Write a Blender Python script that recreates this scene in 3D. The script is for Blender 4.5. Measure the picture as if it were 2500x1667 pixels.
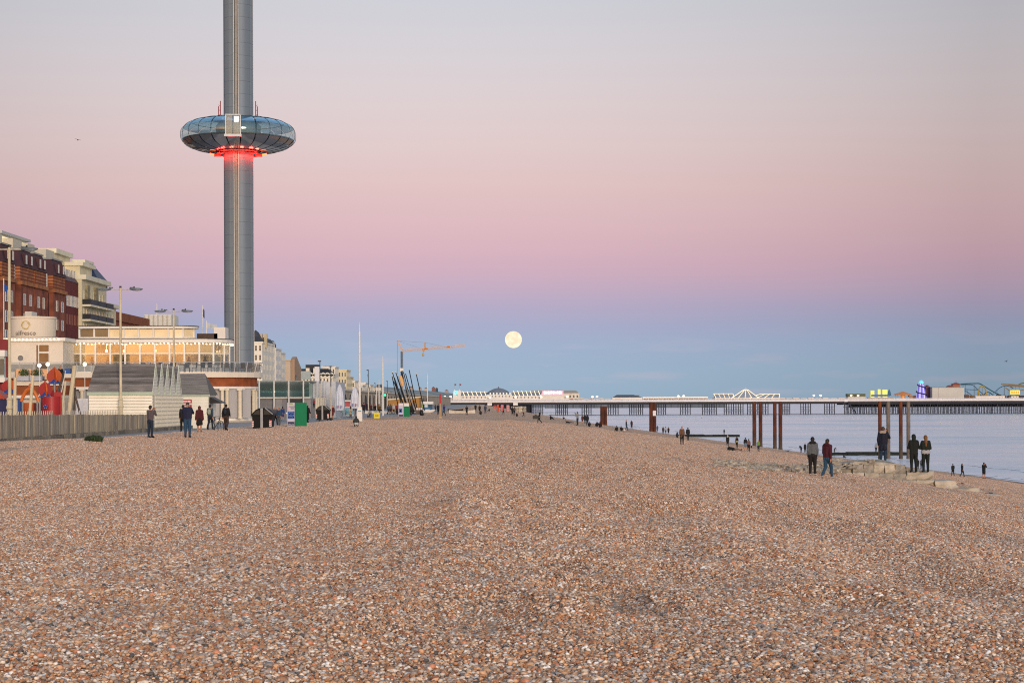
import bpy, math, random
import numpy as np
from mathutils import Matrix, Vector
R = math.radians
rnd = random.Random(7)
scene = bpy.context.scene
for _o in list(bpy.data.objects):
    bpy.data.objects.remove(_o)
COL = scene.collection

# ------------------------------------------------------------------ camera
FPX, EYE, HY, ROLL = 4500.0, 1.8, 980.0, R(0.2)     # focal length and horizon row on the 2500 x 1667 frame
CR, SR = math.cos(ROLL), math.sin(ROLL)
cam_d = bpy.data.cameras.new('camera')
cam = bpy.data.objects.new('camera', cam_d)
COL.objects.link(cam)
cam_d.sensor_width = 36.0
cam_d.lens = 36.0 * FPX / 2500.0
cam_d.shift_y = (HY - 833.5) / 2500.0
cam_d.clip_start = 0.5
cam_d.clip_end = 40000
cam.matrix_world = Matrix(((CR, SR, 0, 0), (0, 0, -1, 0), (-SR, CR, 0, EYE), (0, 0, 0, 1)))
scene.camera = cam

# ------------------------------------------------------------------ exposure
scene.view_settings.view_transform = 'Standard'
scene.view_settings.look = 'None'
scene.view_settings.exposure = 0.0
scene.view_settings.gamma = 1.0
scene.view_settings.use_curve_mapping = False
scene.cycles.max_bounces = 8
scene.cycles.transparent_max_bounces = 16
scene.cycles.volume_bounces = 0
scene.cycles.use_denoising = False
scene.cycles.filter_width = 1.1
scene.cycles.sample_clamp_indirect = 3.0
scene.cycles.sample_clamp_direct = 12.0

def lin(c):
    if isinstance(c, str):
        c = c.lstrip('#'); c = [int(c[i:i + 2], 16) for i in (0, 2, 4)]
    return tuple((v / 255 / 12.92) if v / 255 <= .04045 else ((v / 255 + .055) / 1.055) ** 2.4 for v in c)

# ------------------------------------------------------------------ sky: the pink belt above the blue earth shadow, opposite the sunset
world = bpy.data.worlds.new('World')
scene.world = world
world.use_nodes = True
nt = world.node_tree
nt.nodes.clear()
def wn(t, **k):
    n = nt.nodes.new(t)
    for a, b in k.items(): setattr(n, a, b)
    return n
L = nt.links.new
tc = wn('ShaderNodeTexCoord'); sep = wn('ShaderNodeSeparateXYZ'); L(tc.outputs['Generated'], sep.inputs[0])
asn = wn('ShaderNodeMath', operation='ARCSINE'); L(sep.outputs[2], asn.inputs[0])
# soft unevenness of the band heights
mpn = wn('ShaderNodeMapping'); mpn.inputs['Scale'].default_value = (3, 3, 14); L(tc.outputs['Generated'], mpn.inputs[0])
nz = wn('ShaderNodeTexNoise'); nz.inputs['Scale'].default_value = 1.6; nz.inputs['Detail'].default_value = 3; L(mpn.outputs[0], nz.inputs[0])
nzm = wn('ShaderNodeMath', operation='MULTIPLY_ADD'); L(nz.outputs[0], nzm.inputs[0]); nzm.inputs[1].default_value = .010; nzm.inputs[2].default_value = -.005
ele = wn('ShaderNodeMath', operation='ADD'); L(asn.outputs[0], ele.inputs[0]); L(nzm.outputs[0], ele.inputs[1])
eln = wn('ShaderNodeMath', operation='DIVIDE'); L(ele.outputs[0], eln.inputs[0]); eln.inputs[1].default_value = math.pi / 2
pw = wn('ShaderNodeMath', operation='POWER'); pw.use_clamp = True; L(eln.outputs[0], pw.inputs[0]); pw.inputs[1].default_value = .5
ramp = wn('ShaderNodeValToRGB')
SKY = [(0, (150, 175, 195)), (1.0, (157, 180, 202)), (1.8, (161, 178, 204)), (2.4, (168, 173, 201)), (2.95, (181, 171, 198)), (3.6, (199, 173, 193)),
       (4.3, (211, 176, 190)), (5.3, (219, 184, 191)), (6.6, (224, 194, 194)), (8.0, (224, 202, 202)), (9.5, (220, 207, 209)), (11, (213, 208, 213)),
       (13, (203, 206, 215)), (30, (186, 202, 223)), (90, (148, 175, 211))]
cr = ramp.color_ramp
for i, (d, c) in enumerate(SKY):
    p = math.sqrt(d / 90)
    e = cr.elements[i] if i < 2 else cr.elements.new(p)
    e.position = p
for e, (d, c) in zip(sorted(cr.elements, key=lambda e: e.position), SKY):
    e.color = lin(c) + (1,)
L(pw.outputs[0], ramp.inputs[0])
# brightest opposite the sun, falling off to both sides
azo = wn('ShaderNodeMath', operation='ADD'); L(sep.outputs[0], azo.inputs[0]); azo.inputs[1].default_value = .055
azq = wn('ShaderNodeMath', operation='MULTIPLY'); L(azo.outputs[0], azq.inputs[0]); L(azo.outputs[0], azq.inputs[1])
azm = wn('ShaderNodeMath', operation='MULTIPLY_ADD'); L(azq.outputs[0], azm.inputs[0]); azm.inputs[1].default_value = -3.1; azm.inputs[2].default_value = 1.02
azc = wn('ShaderNodeClamp'); azc.inputs['Min'].default_value = .74; azc.inputs['Max'].default_value = 1.02; L(azm.outputs[0], azc.inputs[0])
# thin low cloud streaks near the horizon
mpc = wn('ShaderNodeMapping'); mpc.inputs['Scale'].default_value = (16, 16, 95); mpc.inputs['Location'].default_value = (3.1, 0, .7); L(tc.outputs['Generated'], mpc.inputs[0])
nzc = wn('ShaderNodeTexNoise'); nzc.inputs['Scale'].default_value = 1.4; nzc.inputs['Detail'].default_value = 5; L(mpc.outputs[0], nzc.inputs[0])
mrc = wn('ShaderNodeMapRange'); L(nzc.outputs[0], mrc.inputs[0]); mrc.inputs[1].default_value = .54; mrc.inputs[2].default_value = .72; mrc.inputs[3].default_value = 0; mrc.inputs[4].default_value = .34
mre = wn('ShaderNodeMapRange', interpolation_type='SMOOTHSTEP'); L(asn.outputs[0], mre.inputs[0]); mre.inputs[1].default_value = R(2.6); mre.inputs[2].default_value = R(1.2); mre.inputs[3].default_value = 0; mre.inputs[4].default_value = 1
clm = wn('ShaderNodeMath', operation='MULTIPLY'); L(mrc.outputs[0], clm.inputs[0]); L(mre.outputs[0], clm.inputs[1])
cmx = wn('ShaderNodeMix', data_type='RGBA'); L(clm.outputs[0], cmx.inputs[0]); L(ramp.outputs[0], cmx.inputs[6]); cmx.inputs[7].default_value = lin((196, 186, 203)) + (1,)
bg = wn('ShaderNodeBackground'); L(cmx.outputs[2], bg.inputs[0]); L(azc.outputs[0], bg.inputs[1])
# the rest of the dusk sky: low sun behind the camera
SUN_EL, SUN_AZ = R(3.0), R(197)
sky = wn('ShaderNodeTexSky', sky_type='NISHITA'); sky.sun_disc = False
sky.sun_elevation = SUN_EL; sky.sun_rotation = SUN_AZ; sky.air_density = 1.2; sky.dust_density = 2.0
bg2 = wn('ShaderNodeBackground'); L(sky.outputs[0], bg2.inputs[0]); bg2.inputs[1].default_value = .05
# Nishita only carries the western half of the sky
wst = wn('ShaderNodeMapRange', interpolation_type='SMOOTHSTEP'); L(sep.outputs[1], wst.inputs[0])
wst.inputs[1].default_value = .35; wst.inputs[2].default_value = -.75; wst.inputs[3].default_value = 0; wst.inputs[4].default_value = .11
L(wst.outputs[0], bg2.inputs[1])
add = wn('ShaderNodeAddShader'); L(bg.outputs[0], add.inputs[0]); L(bg2.outputs[0], add.inputs[1])
wo = wn('ShaderNodeOutputWorld'); L(add.outputs[0], wo.inputs[0])

# ------------------------------------------------------------------ sun: soft afterglow from behind the camera
sd = bpy.data.lights.new('sun', 'SUN'); sun = bpy.data.objects.new('sun', sd); COL.objects.link(sun)
sd.energy = 2.1; sd.angle = R(14); sd.color = (1.0, .80, .62)
_sv = Vector((math.sin(SUN_AZ) * -1 * 1.0, math.cos(SUN_AZ), math.tan(R(7))))
sun.rotation_euler = _sv.to_track_quat('Z', 'Y').to_euler()

# ------------------------------------------------------------------ pixel <-> place
def P(x, y, d):
    """the point at depth d (metres along the view) seen at pixel x, y of the 2500 x 1667 photograph"""
    u, v = x - 1250.0, HY - y
    return Vector((d * (u * CR + v * SR) / FPX, d, EYE + d * (-u * SR + v * CR) / FPX))
def PX(x, d): return d * (x - 1250.0) / FPX
def PZ(x, y, d): return P(x, y, d).z

SEA = -6.8
_D = [0, 30, 90, 180, 270, 376, 484, 645, 900, 1200, 3000]
_XC = [5.0, 4.2, 2.0, 1.2, .5, -3, -5, -9, -14, -20, -60]
EDGE_D = [0, 78, 86, 127, 146, 190, 219, 253, 400, 900, 1300]      # seaward edge of the promenade
EDGE_X = [-22.0, -22.0, -19.2, -17.8, -16.3, -15.6, -12.3, -12.0, -12.5, -18, -24]
_XS = [60, 57, 51, 53.5, 49.5, 43, 38.5, 33.5, 26.5, 18, -40]
def _hash(i, j):
    n = np.sin(i * 127.1 + j * 311.7) * 43758.5453
    return n - np.floor(n)
def vnoise(x, y):
    xi, yi = np.floor(x), np.floor(y); fx, fy = x - xi, y - yi
    fx = fx * fx * (3 - 2 * fx); fy = fy * fy * (3 - 2 * fy)
    a, b, c, d = _hash(xi, yi), _hash(xi + 1, yi), _hash(xi, yi + 1), _hash(xi + 1, yi + 1)
    return (a * (1 - fx) + b * fx) * (1 - fy) + (c * (1 - fx) + d * fx) * fy - .5
def ground(x, y):
    x = np.asarray(x, float); y = np.asarray(y, float)
    xc = np.interp(y, _D, _XC); xs = np.interp(y, _D, _XS)
    t = (x - xc) / (xs - xc)
    k = .06
    h = .5 * (t + np.sqrt(t * t + k * k)) - k * .5          # soft crest
    z = SEA * h / (1 - k * .45)
    # low step in the shingle just above the water
    fade = np.clip((x - np.interp(y, EDGE_D, EDGE_X) - .3) / 3.0, 0, 1)
    amp = fade * np.clip(1.2 - y / 260, .12, 1)
    z = z + amp * (.17 * np.clip((y - 11) / 9, 0, 1) * vnoise(x * .85 + .02 * y + 31, y * .045) + .22 * vnoise(x * .22 + 3, y * .16) + .20 * vnoise(x * .6, y * .36 + 9) + .05 * vnoise(x * 1.3 + 7, y * .9)) - .02
    return z
_dr = np.random.default_rng(11)
_tr = []
for (xa, ya, xb, yb, nn_) in ((.9, 13, -3.5, 95, 95), (1.8, 14, 3.2, 60, 60), (-2.2, 13, 1.5, 55, 55), (2.6, 15, 9, 70, 55), (-.3, 13, .6, 40, 45)):
    t_ = np.sort(_dr.random(nn_))
    _tr.append(np.stack([xa + (xb - xa) * t_ + _dr.normal(0, .28, nn_) * (1 + t_), ya + (yb - ya) * t_, _dr.uniform(.3, .5, nn_), _dr.uniform(.016, .042, nn_)], 1))
TRAIL = np.concatenate(_tr)          # footprints and drag hollows trodden into the shingle
_g0 = ground
def ground(x, y):
    x = np.asarray(x, float); y = np.asarray(y, float); z = _g0(x, y)
    m = (y > 8) & (y < 98) & (x > -8) & (x < 14)
    if np.any(m):
        xm, ym = (x[m], y[m]) if x.ndim else (x[None], y[None]); dz = np.zeros(xm.shape)
        for a, b, r, h in TRAIL:
            k = np.abs(ym - b) < r * 6
            if k.any():
                q = ((xm[k] - a) ** 2 + ((ym[k] - b) * .6) ** 2) / (r * r); dz[k] += -h * np.exp(-q) + h * .45 * np.exp(-(np.sqrt(q) - 1.7) ** 2 * 2.5)
        if x.ndim: z = z.copy(); z[m] += dz
        else: z = z + dz[0]
    return z
def gz(x, y): return float(ground(x, y))
def hit(px, py, dmin=9, dmax=1150):
    """where the sight line through pixel px, py meets the beach"""
    d = np.geomspace(dmin, dmax, 900)
    u, v = px - 1250.0, HY - py
    X = d * (u * CR + v * SR) / FPX; Z = EYE + d * (-u * SR + v * CR) / FPX
    g = np.where(X < np.interp(d, EDGE_D, EDGE_X), .03, np.maximum(ground(X, d), SEA))
    i = np.argmax(Z < g)
    if not (Z < g).any(): i = len(d) - 1
    return float(X[i]), float(d[i]), float(g[i])

# ------------------------------------------------------------------ materials
_mc = {}
def M(c, rough=.65, var=.14, scale=3.0, bump=0.0, metal=0.0, emit=0.0, ec=None, spec=.4, detail=3, streak=None, var2=None):
    key = (c, rough, var, scale, bump, metal, emit, ec, spec, detail, streak, var2)
    if key in _mc: return _mc[key]
    m = bpy.data.materials.new('mat_%d' % len(_mc)); m.use_nodes = True
    t = m.node_tree; b = t.nodes['Principled BSDF']; l = t.links.new
    base = lin(c)
    b.inputs['Roughness'].default_value = rough; b.inputs['Metallic'].default_value = metal
    b.inputs['Specular IOR Level'].default_value = spec
    if emit:
        b.inputs['Emission Color'].default_value = lin(ec or c) + (1,); b.inputs['Emission Strength'].default_value = emit
    b.inputs['Base Color'].default_value = base + (1,)
    if var or bump:
        tcn = t.nodes.new('ShaderNodeTexCoord'); n = t.nodes.new('ShaderNodeTexNoise'); src = tcn.outputs['Object']
        if streak:
            mp = t.nodes.new('ShaderNodeMapping'); mp.inputs['Scale'].default_value = streak; l(src, mp.inputs[0]); src = mp.outputs[0]
        l(src, n.inputs[0]); n.inputs['Scale'].default_value = scale; n.inputs['Detail'].default_value = detail
    if var:
        mx = t.nodes.new('ShaderNodeMix'); mx.data_type = 'RGBA'
        mr = t.nodes.new('ShaderNodeMapRange'); l(n.outputs[0], mr.inputs[0]); mr.inputs[1].default_value = .3; mr.inputs[2].default_value = .7
        l(mr.outputs[0], mx.inputs[0])
        lo = lin(var2) if var2 else tuple(v * (1 - var) for v in base)
        mx.inputs[6].default_value = lo + (1,)
        mx.inputs[7].default_value = tuple(min(1, v * (1 + var)) for v in base) + (1,)
        l(mx.outputs[2], b.inputs['Base Color'])
    if bump:
        bp = t.nodes.new('ShaderNodeBump'); bp.inputs['Strength'].default_value = bump; bp.inputs['Distance'].default_value = .05
        l(n.outputs[0], bp.inputs['Height']); l(bp.outputs[0], b.inputs['Normal'])
    _mc[key] = m
    return m
def lamp_mat(c, s):
    return M(c, rough=.5, var=0, emit=s)
def glass(tint=(150, 165, 170), refl=.25, rough=.03, see=.6, gc=(.95, .97, 1)):
    key = ('glass', tint, refl, rough, see, gc)
    if key in _mc: return _mc[key]
    m = bpy.data.materials.new('glass_%d' % len(_mc)); m.use_nodes = True
    t = m.node_tree; t.nodes.clear(); l = t.links.new
    o = t.nodes.new('ShaderNodeOutputMaterial')
    tr = t.nodes.new('ShaderNodeBsdfTransparent'); tr.inputs[0].default_value = tuple(v for v in lin(tint)) + (1,)
    df = t.nodes.new('ShaderNodeBsdfDiffuse'); df.inputs[0].default_value = tuple(v * .45 for v in lin(tint)) + (1,)
    mx0 = t.nodes.new('ShaderNodeMixShader'); mx0.inputs[0].default_value = 1 - see; l(tr.outputs[0], mx0.inputs[1]); l(df.outputs[0], mx0.inputs[2])
    gl = t.nodes.new('ShaderNodeBsdfGlossy'); gl.inputs['Roughness'].default_value = rough; gl.inputs[0].default_value = gc + (1,)
    lw = t.nodes.new('ShaderNodeLayerWeight'); lw.inputs[0].default_value = .25
    mr = t.nodes.new('ShaderNodeMapRange'); l(lw.outputs['Facing'], mr.inputs[0]); mr.inputs[3].default_value = refl; mr.inputs[4].default_value = min(1, refl + .45)
    mx = t.nodes.new('ShaderNodeMixShader'); l(mr.outputs[0], mx.inputs[0]); l(mx0.outputs[0], mx.inputs[1]); l(gl.outputs[0], mx.inputs[2])
    l(mx.outputs[0], o.inputs[0])
    _mc[key] = m
    return m

# ------------------------------------------------------------------ mesh building
class MB:
    def __init__(s): s.v = []; s.f = []; s.mi = []; s.cur = 0
    def add(s, vs, fs):
        o = len(s.v); s.v += [tuple(v) for v in vs]
        for f in fs: s.f.append(tuple(i + o for i in f)); s.mi.append(s.cur)
        return s
    def mat(s, i): s.cur = i; return s
    def box(s, x0, y0, z0, x1, y1, z1):
        return s.add([(x0, y0, z0), (x1, y0, z0), (x1, y1, z0), (x0, y1, z0), (x0, y0, z1), (x1, y0, z1), (x1, y1, z1), (x0, y1, z1)],
                     [(0, 3, 2, 1), (4, 5, 6, 7), (0, 1, 5, 4), (1, 2, 6, 5), (2, 3, 7, 6), (3, 0, 4, 7)])
    def obox(s, c, size, rz=0, rx=0, ry=0):
        m = Matrix.Translation(c) @ Matrix.Rotation(rz, 4, 'Z') @ Matrix.Rotation(ry, 4, 'Y') @ Matrix.Rotation(rx, 4, 'X')
        a, b, d = (q / 2 for q in size)
        vs = [m @ Vector(p) for p in ((-a, -b, -d), (a, -b, -d), (a, b, -d), (-a, b, -d), (-a, -b, d), (a, -b, d), (a, b, d), (-a, b, d))]
        return s.add(vs, [(0, 3, 2, 1), (4, 5, 6, 7), (0, 1, 5, 4), (1, 2, 6, 5), (2, 3, 7, 6), (3, 0, 4, 7)])
    def cyl(s, p0, p1, r0, r1=None, n=8, caps=True):
        r1 = r0 if r1 is None else r1
        p0, p1 = Vector(p0), Vector(p1); ax = (p1 - p0)
        if ax.length < 1e-9: return s
        ax.normalize()
        a = ax.orthogonal().normalized() if abs(ax.z) < .999 else Vector((1, 0, 0)); b = ax.cross(a)
        vs = []
        for i in range(n):
            t = 2 * math.pi * i / n; e = a * math.cos(t) + b * math.sin(t)
            vs.append(p0 + e * r0); vs.append(p1 + e * r1)
        fs = [(2 * i, 2 * ((i + 1) % n), 2 * ((i + 1) % n) + 1, 2 * i + 1) for i in range(n)]
        if caps: fs += [tuple(2 * i for i in range(n))[::-1], tuple(2 * i + 1 for i in range(n))]
        return s.add(vs, fs)
    def bar(s, p0, p1, w, h=None):
        """square bar between two points"""
        return s.cyl(p0, p1, (w if h is None else (w + h) / 2) * .7071, n=4)
    def tube(s, pts, r, n=6):
        pts = [Vector(p) for p in pts]; rs = r if isinstance(r, (list, tuple)) else [r] * len(pts)
        vs = []; ref = None
        for i, p in enumerate(pts):
            t = (pts[min(i + 1, len(pts) - 1)] - pts[max(i - 1, 0)]).normalized()
            if ref is None: ref = t.orthogonal().normalized()
            a = (ref - t * ref.dot(t)).normalized(); ref = a; b = t.cross(a)
            for k in range(n):
                q = 2 * math.pi * k / n; vs.append(p + (a * math.cos(q) + b * math.sin(q)) * rs[i])
        fs = [(i * n + k, i * n + (k + 1) % n, (i + 1) * n + (k + 1) % n, (i + 1) * n + k) for i in range(len(pts) - 1) for k in range(n)]
        fs += [tuple(range(n))[::-1], tuple((len(pts) - 1) * n + k for k in range(n))]
        return s.add(vs, fs)
    def lathe(s, prof, c=(0, 0, 0), n=24, a0=0.0, a1=2 * math.pi, sx=1, sy=1):
        full = abs(a1 - a0 - 2 * math.pi) < 1e-6; m = n if full else n + 1
        vs = [(c[0] + sx * r * math.cos(a0 + (a1 - a0) * k / n), c[1] + sy * r * math.sin(a0 + (a1 - a0) * k / n), c[2] + z) for r, z in prof for k in range(m)]
        fs = []
        for i in range(len(prof) - 1):
            for k in range(n):
                k2 = (k + 1) % m
                fs.append((i * m + k, i * m + k2, (i + 1) * m + k2, (i + 1) * m + k))
        return s.add(vs, fs)
    def prism(s, poly, axis, a, b):
        """poly of 2D points, extruded along axis from a to b"""
        def mk(p, t): return {'x': (t, p[0], p[1]), 'y': (p[0], t, p[1]), 'z': (p[0], p[1], t)}[axis]
        n = len(poly)
        vs = [mk(p, a) for p in poly] + [mk(p, b) for p in poly]
        fs = [(i, (i + 1) % n, n + (i + 1) % n, n + i) for i in range(n)] + [tuple(range(n))[::-1], tuple(range(n, 2 * n))]
        return s.add(vs, fs)
    def sph(s, c, r, n=10, m=7):
        r = r if isinstance(r, (tuple, list)) else (r, r, r)
        vs = [(c[0], c[1], c[2] - r[2])]
        for i in range(1, m):
            ph = -math.pi / 2 + math.pi * i / m
            for k in range(n):
                t = 2 * math.pi * k / n
                vs.append((c[0] + r[0] * math.cos(ph) * math.cos(t), c[1] + r[1] * math.cos(ph) * math.sin(t), c[2] + r[2] * math.sin(ph)))
        vs.append((c[0], c[1], c[2] + r[2])); fs = []
        for k in range(n): fs.append((0, 1 + (k + 1) % n, 1 + k))
        for i in range(m - 2):
            for k in range(n): fs.append((1 + i * n + k, 1 + i * n + (k + 1) % n, 1 + (i + 1) * n + (k + 1) % n, 1 + (i + 1) * n + k))
        e = len(vs) - 1; o = 1 + (m - 2) * n
        for k in range(n): fs.append((o + k, o + (k + 1) % n, e))
        return s.add(vs, fs)
    def quad(s, a, b, c, d): return s.add([a, b, c, d], [(0, 1, 2, 3)])
    def mesh(s, name, mats, off=(0, 0, 0), smooth=False):
        me = bpy.data.meshes.new(name)
        me.from_pydata([(x - off[0], y - off[1], z - off[2]) for x, y, z in s.v], [], s.f)
        for m in (mats if isinstance(mats, (list, tuple)) else [mats]): me.materials.append(m)
        if any(s.mi): me.polygons.foreach_set('material_index', s.mi)
        if smooth: me.polygons.foreach_set('use_smooth', [True] * len(me.polygons))
        me.update()
        return me
    def build(s, name, mats, parent=None, W=True, smooth=False):
        """link as one mesh object; W: the points are world points, otherwise local to the parent"""
        off = root_loc(parent) if (parent and W) else (0, 0, 0)
        o = bpy.data.objects.new(name, s.mesh(name, mats, off, smooth)); COL.objects.link(o)
        if parent: o.parent = parent
        return o
def root_loc(o):
    p = Vector((0, 0, 0))
    while o is not None: p += o.location; o = o.parent
    return tuple(p)
def tag(o, label, cat, group=None, kind=None):
    if label: o['label'] = label
    if cat: o['category'] = cat
    if group: o['group'] = group
    if kind or cat: o['kind'] = kind or 'thing'
    return o
def thing(name, label, cat, loc=(0, 0, 0), group=None, rz=0.0):
    o = bpy.data.objects.new(name, None); COL.objects.link(o)
    o.empty_display_size = .2
    o.location = loc; o.rotation_euler = (0, 0, rz)
    return tag(o, label, cat, group)
def inst(name, me, parent, loc=(0, 0, 0), rz=0.0, W=False, scale=None):
    o = bpy.data.objects.new(name, me); COL.objects.link(o)
    if parent: o.parent = parent
    if W and parent: loc = tuple(Vector(loc) - Vector(root_loc(parent)))
    o.location = loc; o.rotation_euler = (0, 0, rz)
    if scale: o.scale = scale
    return o
def struct(o): o['kind'] = 'structure'; return o
def copy_tree(o, parent=None):
    c = o.copy(); COL.objects.link(c); c.parent = parent
    for ch in list(o.children): copy_tree(ch, c)
    return c
_tx = {}
def text(body, size, mats, parent, loc, rot=(math.pi / 2, 0, 0), depth=.01, W=True, name='lettering', align='CENTER', sx=1.0):
    """flat lettering as a mesh part"""
    cu = bpy.data.curves.new('txt', 'FONT'); cu.body = body; cu.size = size; cu.extrude = depth; cu.align_x = align; cu.align_y = 'CENTER'
    cu.resolution_u = 2
    t = bpy.data.objects.new('txt', cu); COL.objects.link(t)
    dg = bpy.context.evaluated_depsgraph_get()
    me = bpy.data.meshes.new_from_object(t.evaluated_get(dg)); bpy.data.objects.remove(t); bpy.data.curves.remove(cu)
    me.materials.clear(); me.materials.append(mats)
    o = bpy.data.objects.new(name, me); COL.objects.link(o)
    if parent:
        o.parent = parent
        if W: loc = tuple(Vector(loc) - Vector(root_loc(parent)))
    o.location = loc; o.rotation_euler = rot; o.scale = (sx, 1, 1)
    return o
WHITE = M('#d9d4ca', .55, .08, 1.2); CREAM = M('#d6cab0', .6, .10, .6); DARK = M('#15161a', .5, .2, 4); BLACK = M('#0b0b0d', .5, .2, 3)

# ================================================================== SETTING
# ---- beach
def beach_material():
    m = bpy.data.materials.new('shingle'); m.use_nodes = True
    t = m.node_tree; b = t.nodes['Principled BSDF']; l = t.links.new
    b.inputs['Roughness'].default_value = .8; b.inputs['Specular IOR Level'].default_value = .3
    tcn = t.nodes.new('ShaderNodeTexCoord')
    v = t.nodes.new('ShaderNodeTexVoronoi'); v.inputs['Scale'].default_value = 26; l(tcn.outputs['Object'], v.inputs[0])
    s = t.nodes.new('ShaderNodeSeparateColor'); l(v.outputs['Color'], s.inputs[0])
    r = t.nodes.new('ShaderNodeValToRGB'); r.color_ramp.interpolation = 'CONSTANT'
    pal = [(0, '#d29c74'), (.22, '#dcb08c'), (.4, '#b8845e'), (.55, '#e6c6a6'), (.7, '#c0a68e'), (.8, '#ecdac6'), (.9, '#9a8c80')]
    for i, (p, c) in enumerate(pal):
        e = r.color_ramp.elements[i] if i < 2 else r.color_ramp.elements.new(p)
        e.position = p; e.color = lin(c) + (1,)
    l(s.outputs[0], r.inputs[0])
    n = t.nodes.new('ShaderNodeTexNoise'); n.inputs['Scale'].default_value = .35; n.inputs['Detail'].default_value = 6; n.inputs['Roughness'].default_value = .65; l(tcn.outputs['Object'], n.inputs[0])
    mr = t.nodes.new('ShaderNodeMapRange'); l(n.outputs[0], mr.inputs[0]); mr.inputs[1].default_value = .32; mr.inputs[2].default_value = .68; mr.inputs[3].default_value = .82; mr.inputs[4].default_value = 1.14
    mx = t.nodes.new('ShaderNodeMix'); mx.data_type = 'RGBA'; mx.blend_type = 'MULTIPLY'; mx.inputs[0].default_value = 1; l(r.outputs[0], mx.inputs[6]); l(mr.outputs[0], mx.inputs[7])
    # wet shingle along the water line is darker
    geo = t.nodes.new('ShaderNodeNewGeometry'); sz = t.nodes.new('ShaderNodeSeparateXYZ'); l(geo.outputs['Position'], sz.inputs[0])
    wet = t.nodes.new('ShaderNodeMapRange'); l(sz.outputs[2], wet.inputs[0]); wet.inputs[1].default_value = SEA + .75; wet.inputs[2].default_value = SEA + .3; wet.inputs[3].default_value = 0; wet.inputs[4].default_value = .75
    mw = t.nodes.new('ShaderNodeMix'); mw.data_type = 'RGBA'; l(wet.outputs[0], mw.inputs[0]); l(mx.outputs[2], mw.inputs[6]); mw.inputs[7].default_value = lin('#4e3c34') + (1,)
    l(mw.outputs[2], b.inputs['Base Color'])
    bp = t.nodes.new('ShaderNodeBump'); bp.inputs['Strength'].default_value = 1.0; bp.inputs['Distance'].default_value = .05; bp.invert = True
    l(v.outputs['Distance'], bp.inputs['Height']); l(bp.outputs[0], b.inputs['Normal'])
    return m
SHINGLE = beach_material()
ys = np.concatenate([np.arange(-14, 7, 1.0), np.arange(7, 30, .17), np.arange(30, 70, .35), np.geomspace(70, 1300, 190)])
xs = np.concatenate([np.arange(-34, -16, .8), np.arange(-16, -6, .4), np.arange(-6, 6, .17), np.arange(6, 18, .35), np.arange(18, 78, 1.2)])
gx, gy = np.meshgrid(xs, ys)
gzv = ground(gx, gy)
# keep the sheet just under the promenade where they overlap
gzv = np.where(gx < np.interp(gy, EDGE_D, EDGE_X), np.minimum(gzv, -.06), gzv)
nv = np.stack([gx.ravel(), gy.ravel(), gzv.ravel()], 1)
nx = len(xs); idx = np.arange(len(ys) * nx).reshape(len(ys), nx)
q = np.stack([idx[:-1, :-1], idx[:-1, 1:], idx[1:, 1:], idx[1:, :-1]], -1).reshape(-1, 4)
me = bpy.data.meshes.new('beach'); me.from_pydata(nv.tolist(), [], q.tolist()); me.materials.append(SHINGLE)
me.polygons.foreach_set('use_smooth', [True] * len(me.polygons))
beach = struct(bpy.data.objects.new('beach', me)); COL.objects.link(beach)

# ---- sea
def sea_material():
    m = bpy.data.materials.new('sea_water'); m.use_nodes = True
    t = m.node_tree; b = t.nodes['Principled BSDF']; l = t.links.new
    b.inputs['Roughness'].default_value = .22; b.inputs['IOR'].default_value = 1.33
    tcn = t.nodes.new('ShaderNodeTexCoord')
    def noise(sx, sy, sc, det, rot=8):
        mp = t.nodes.new('ShaderNodeMapping'); mp.inputs['Scale'].default_value = (sx, sy, 1); mp.inputs['Rotation'].default_value = (0, 0, R(rot)); l(tcn.outputs['Object'], mp.inputs[0])
        n = t.nodes.new('ShaderNodeTexNoise'); n.inputs['Scale'].default_value = sc; n.inputs['Detail'].default_value = det; n.inputs['Roughness'].default_value = .6; l(mp.outputs[0], n.inputs[0]); return n
    swell = noise(.16, .05, .5, 6, 12); chop = noise(.8, .3, 1.0, 5); patch = noise(.03, .045, .5, 6, 4)
    # turbid chalk-grey water, with slicks
    mr = t.nodes.new('ShaderNodeMapRange'); l(patch.outputs[0], mr.inputs[0]); mr.inputs[1].default_value = .35; mr.inputs[2].default_value = .65
    mx = t.nodes.new('ShaderNodeMix'); mx.data_type = 'RGBA'; l(mr.outputs[0], mx.inputs[0]); mx.inputs[6].default_value = lin('#bccad5') + (1,); mx.inputs[7].default_value = lin('#e8ebed') + (1,)
    l(mx.outputs[2], b.inputs['Base Color'])
    mr2 = t.nodes.new('ShaderNodeMapRange'); l(patch.outputs[0], mr2.inputs[0]); mr2.inputs[1].default_value = .35; mr2.inputs[2].default_value = .65; mr2.inputs[3].default_value = .34; mr2.inputs[4].default_value = .12
    l(mr2.outputs[0], b.inputs['Roughness'])
    ad = t.nodes.new('ShaderNodeMath'); ad.operation = 'MULTIPLY_ADD'; l(chop.outputs[0], ad.inputs[0]); ad.inputs[1].default_value = .16; l(swell.outputs[0], ad.inputs[2])
    bp = t.nodes.new('ShaderNodeBump'); bp.inputs['Strength'].default_value = 1.0; bp.inputs['Distance'].default_value = 1.8
    l(ad.outputs[0], bp.inputs['Height']); l(bp.outputs[0], b.inputs['Normal'])
    return m
SEAM = sea_material()
b = MB()
_sy = np.geomspace(60, 30000, 60)
vs = []
for y in _sy:
    for x in (-1500 if y > 1300 else 5, 300, 1200, 12000): vs.append((float(x), float(y), SEA))
fs = [(r * 4 + c, r * 4 + c + 1, (r + 1) * 4 + c + 1, (r + 1) * 4 + c) for r in range(len(_sy) - 1) for c in range(3)]
b.add(vs, fs)
sea = struct(b.build('sea', SEAM))

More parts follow.
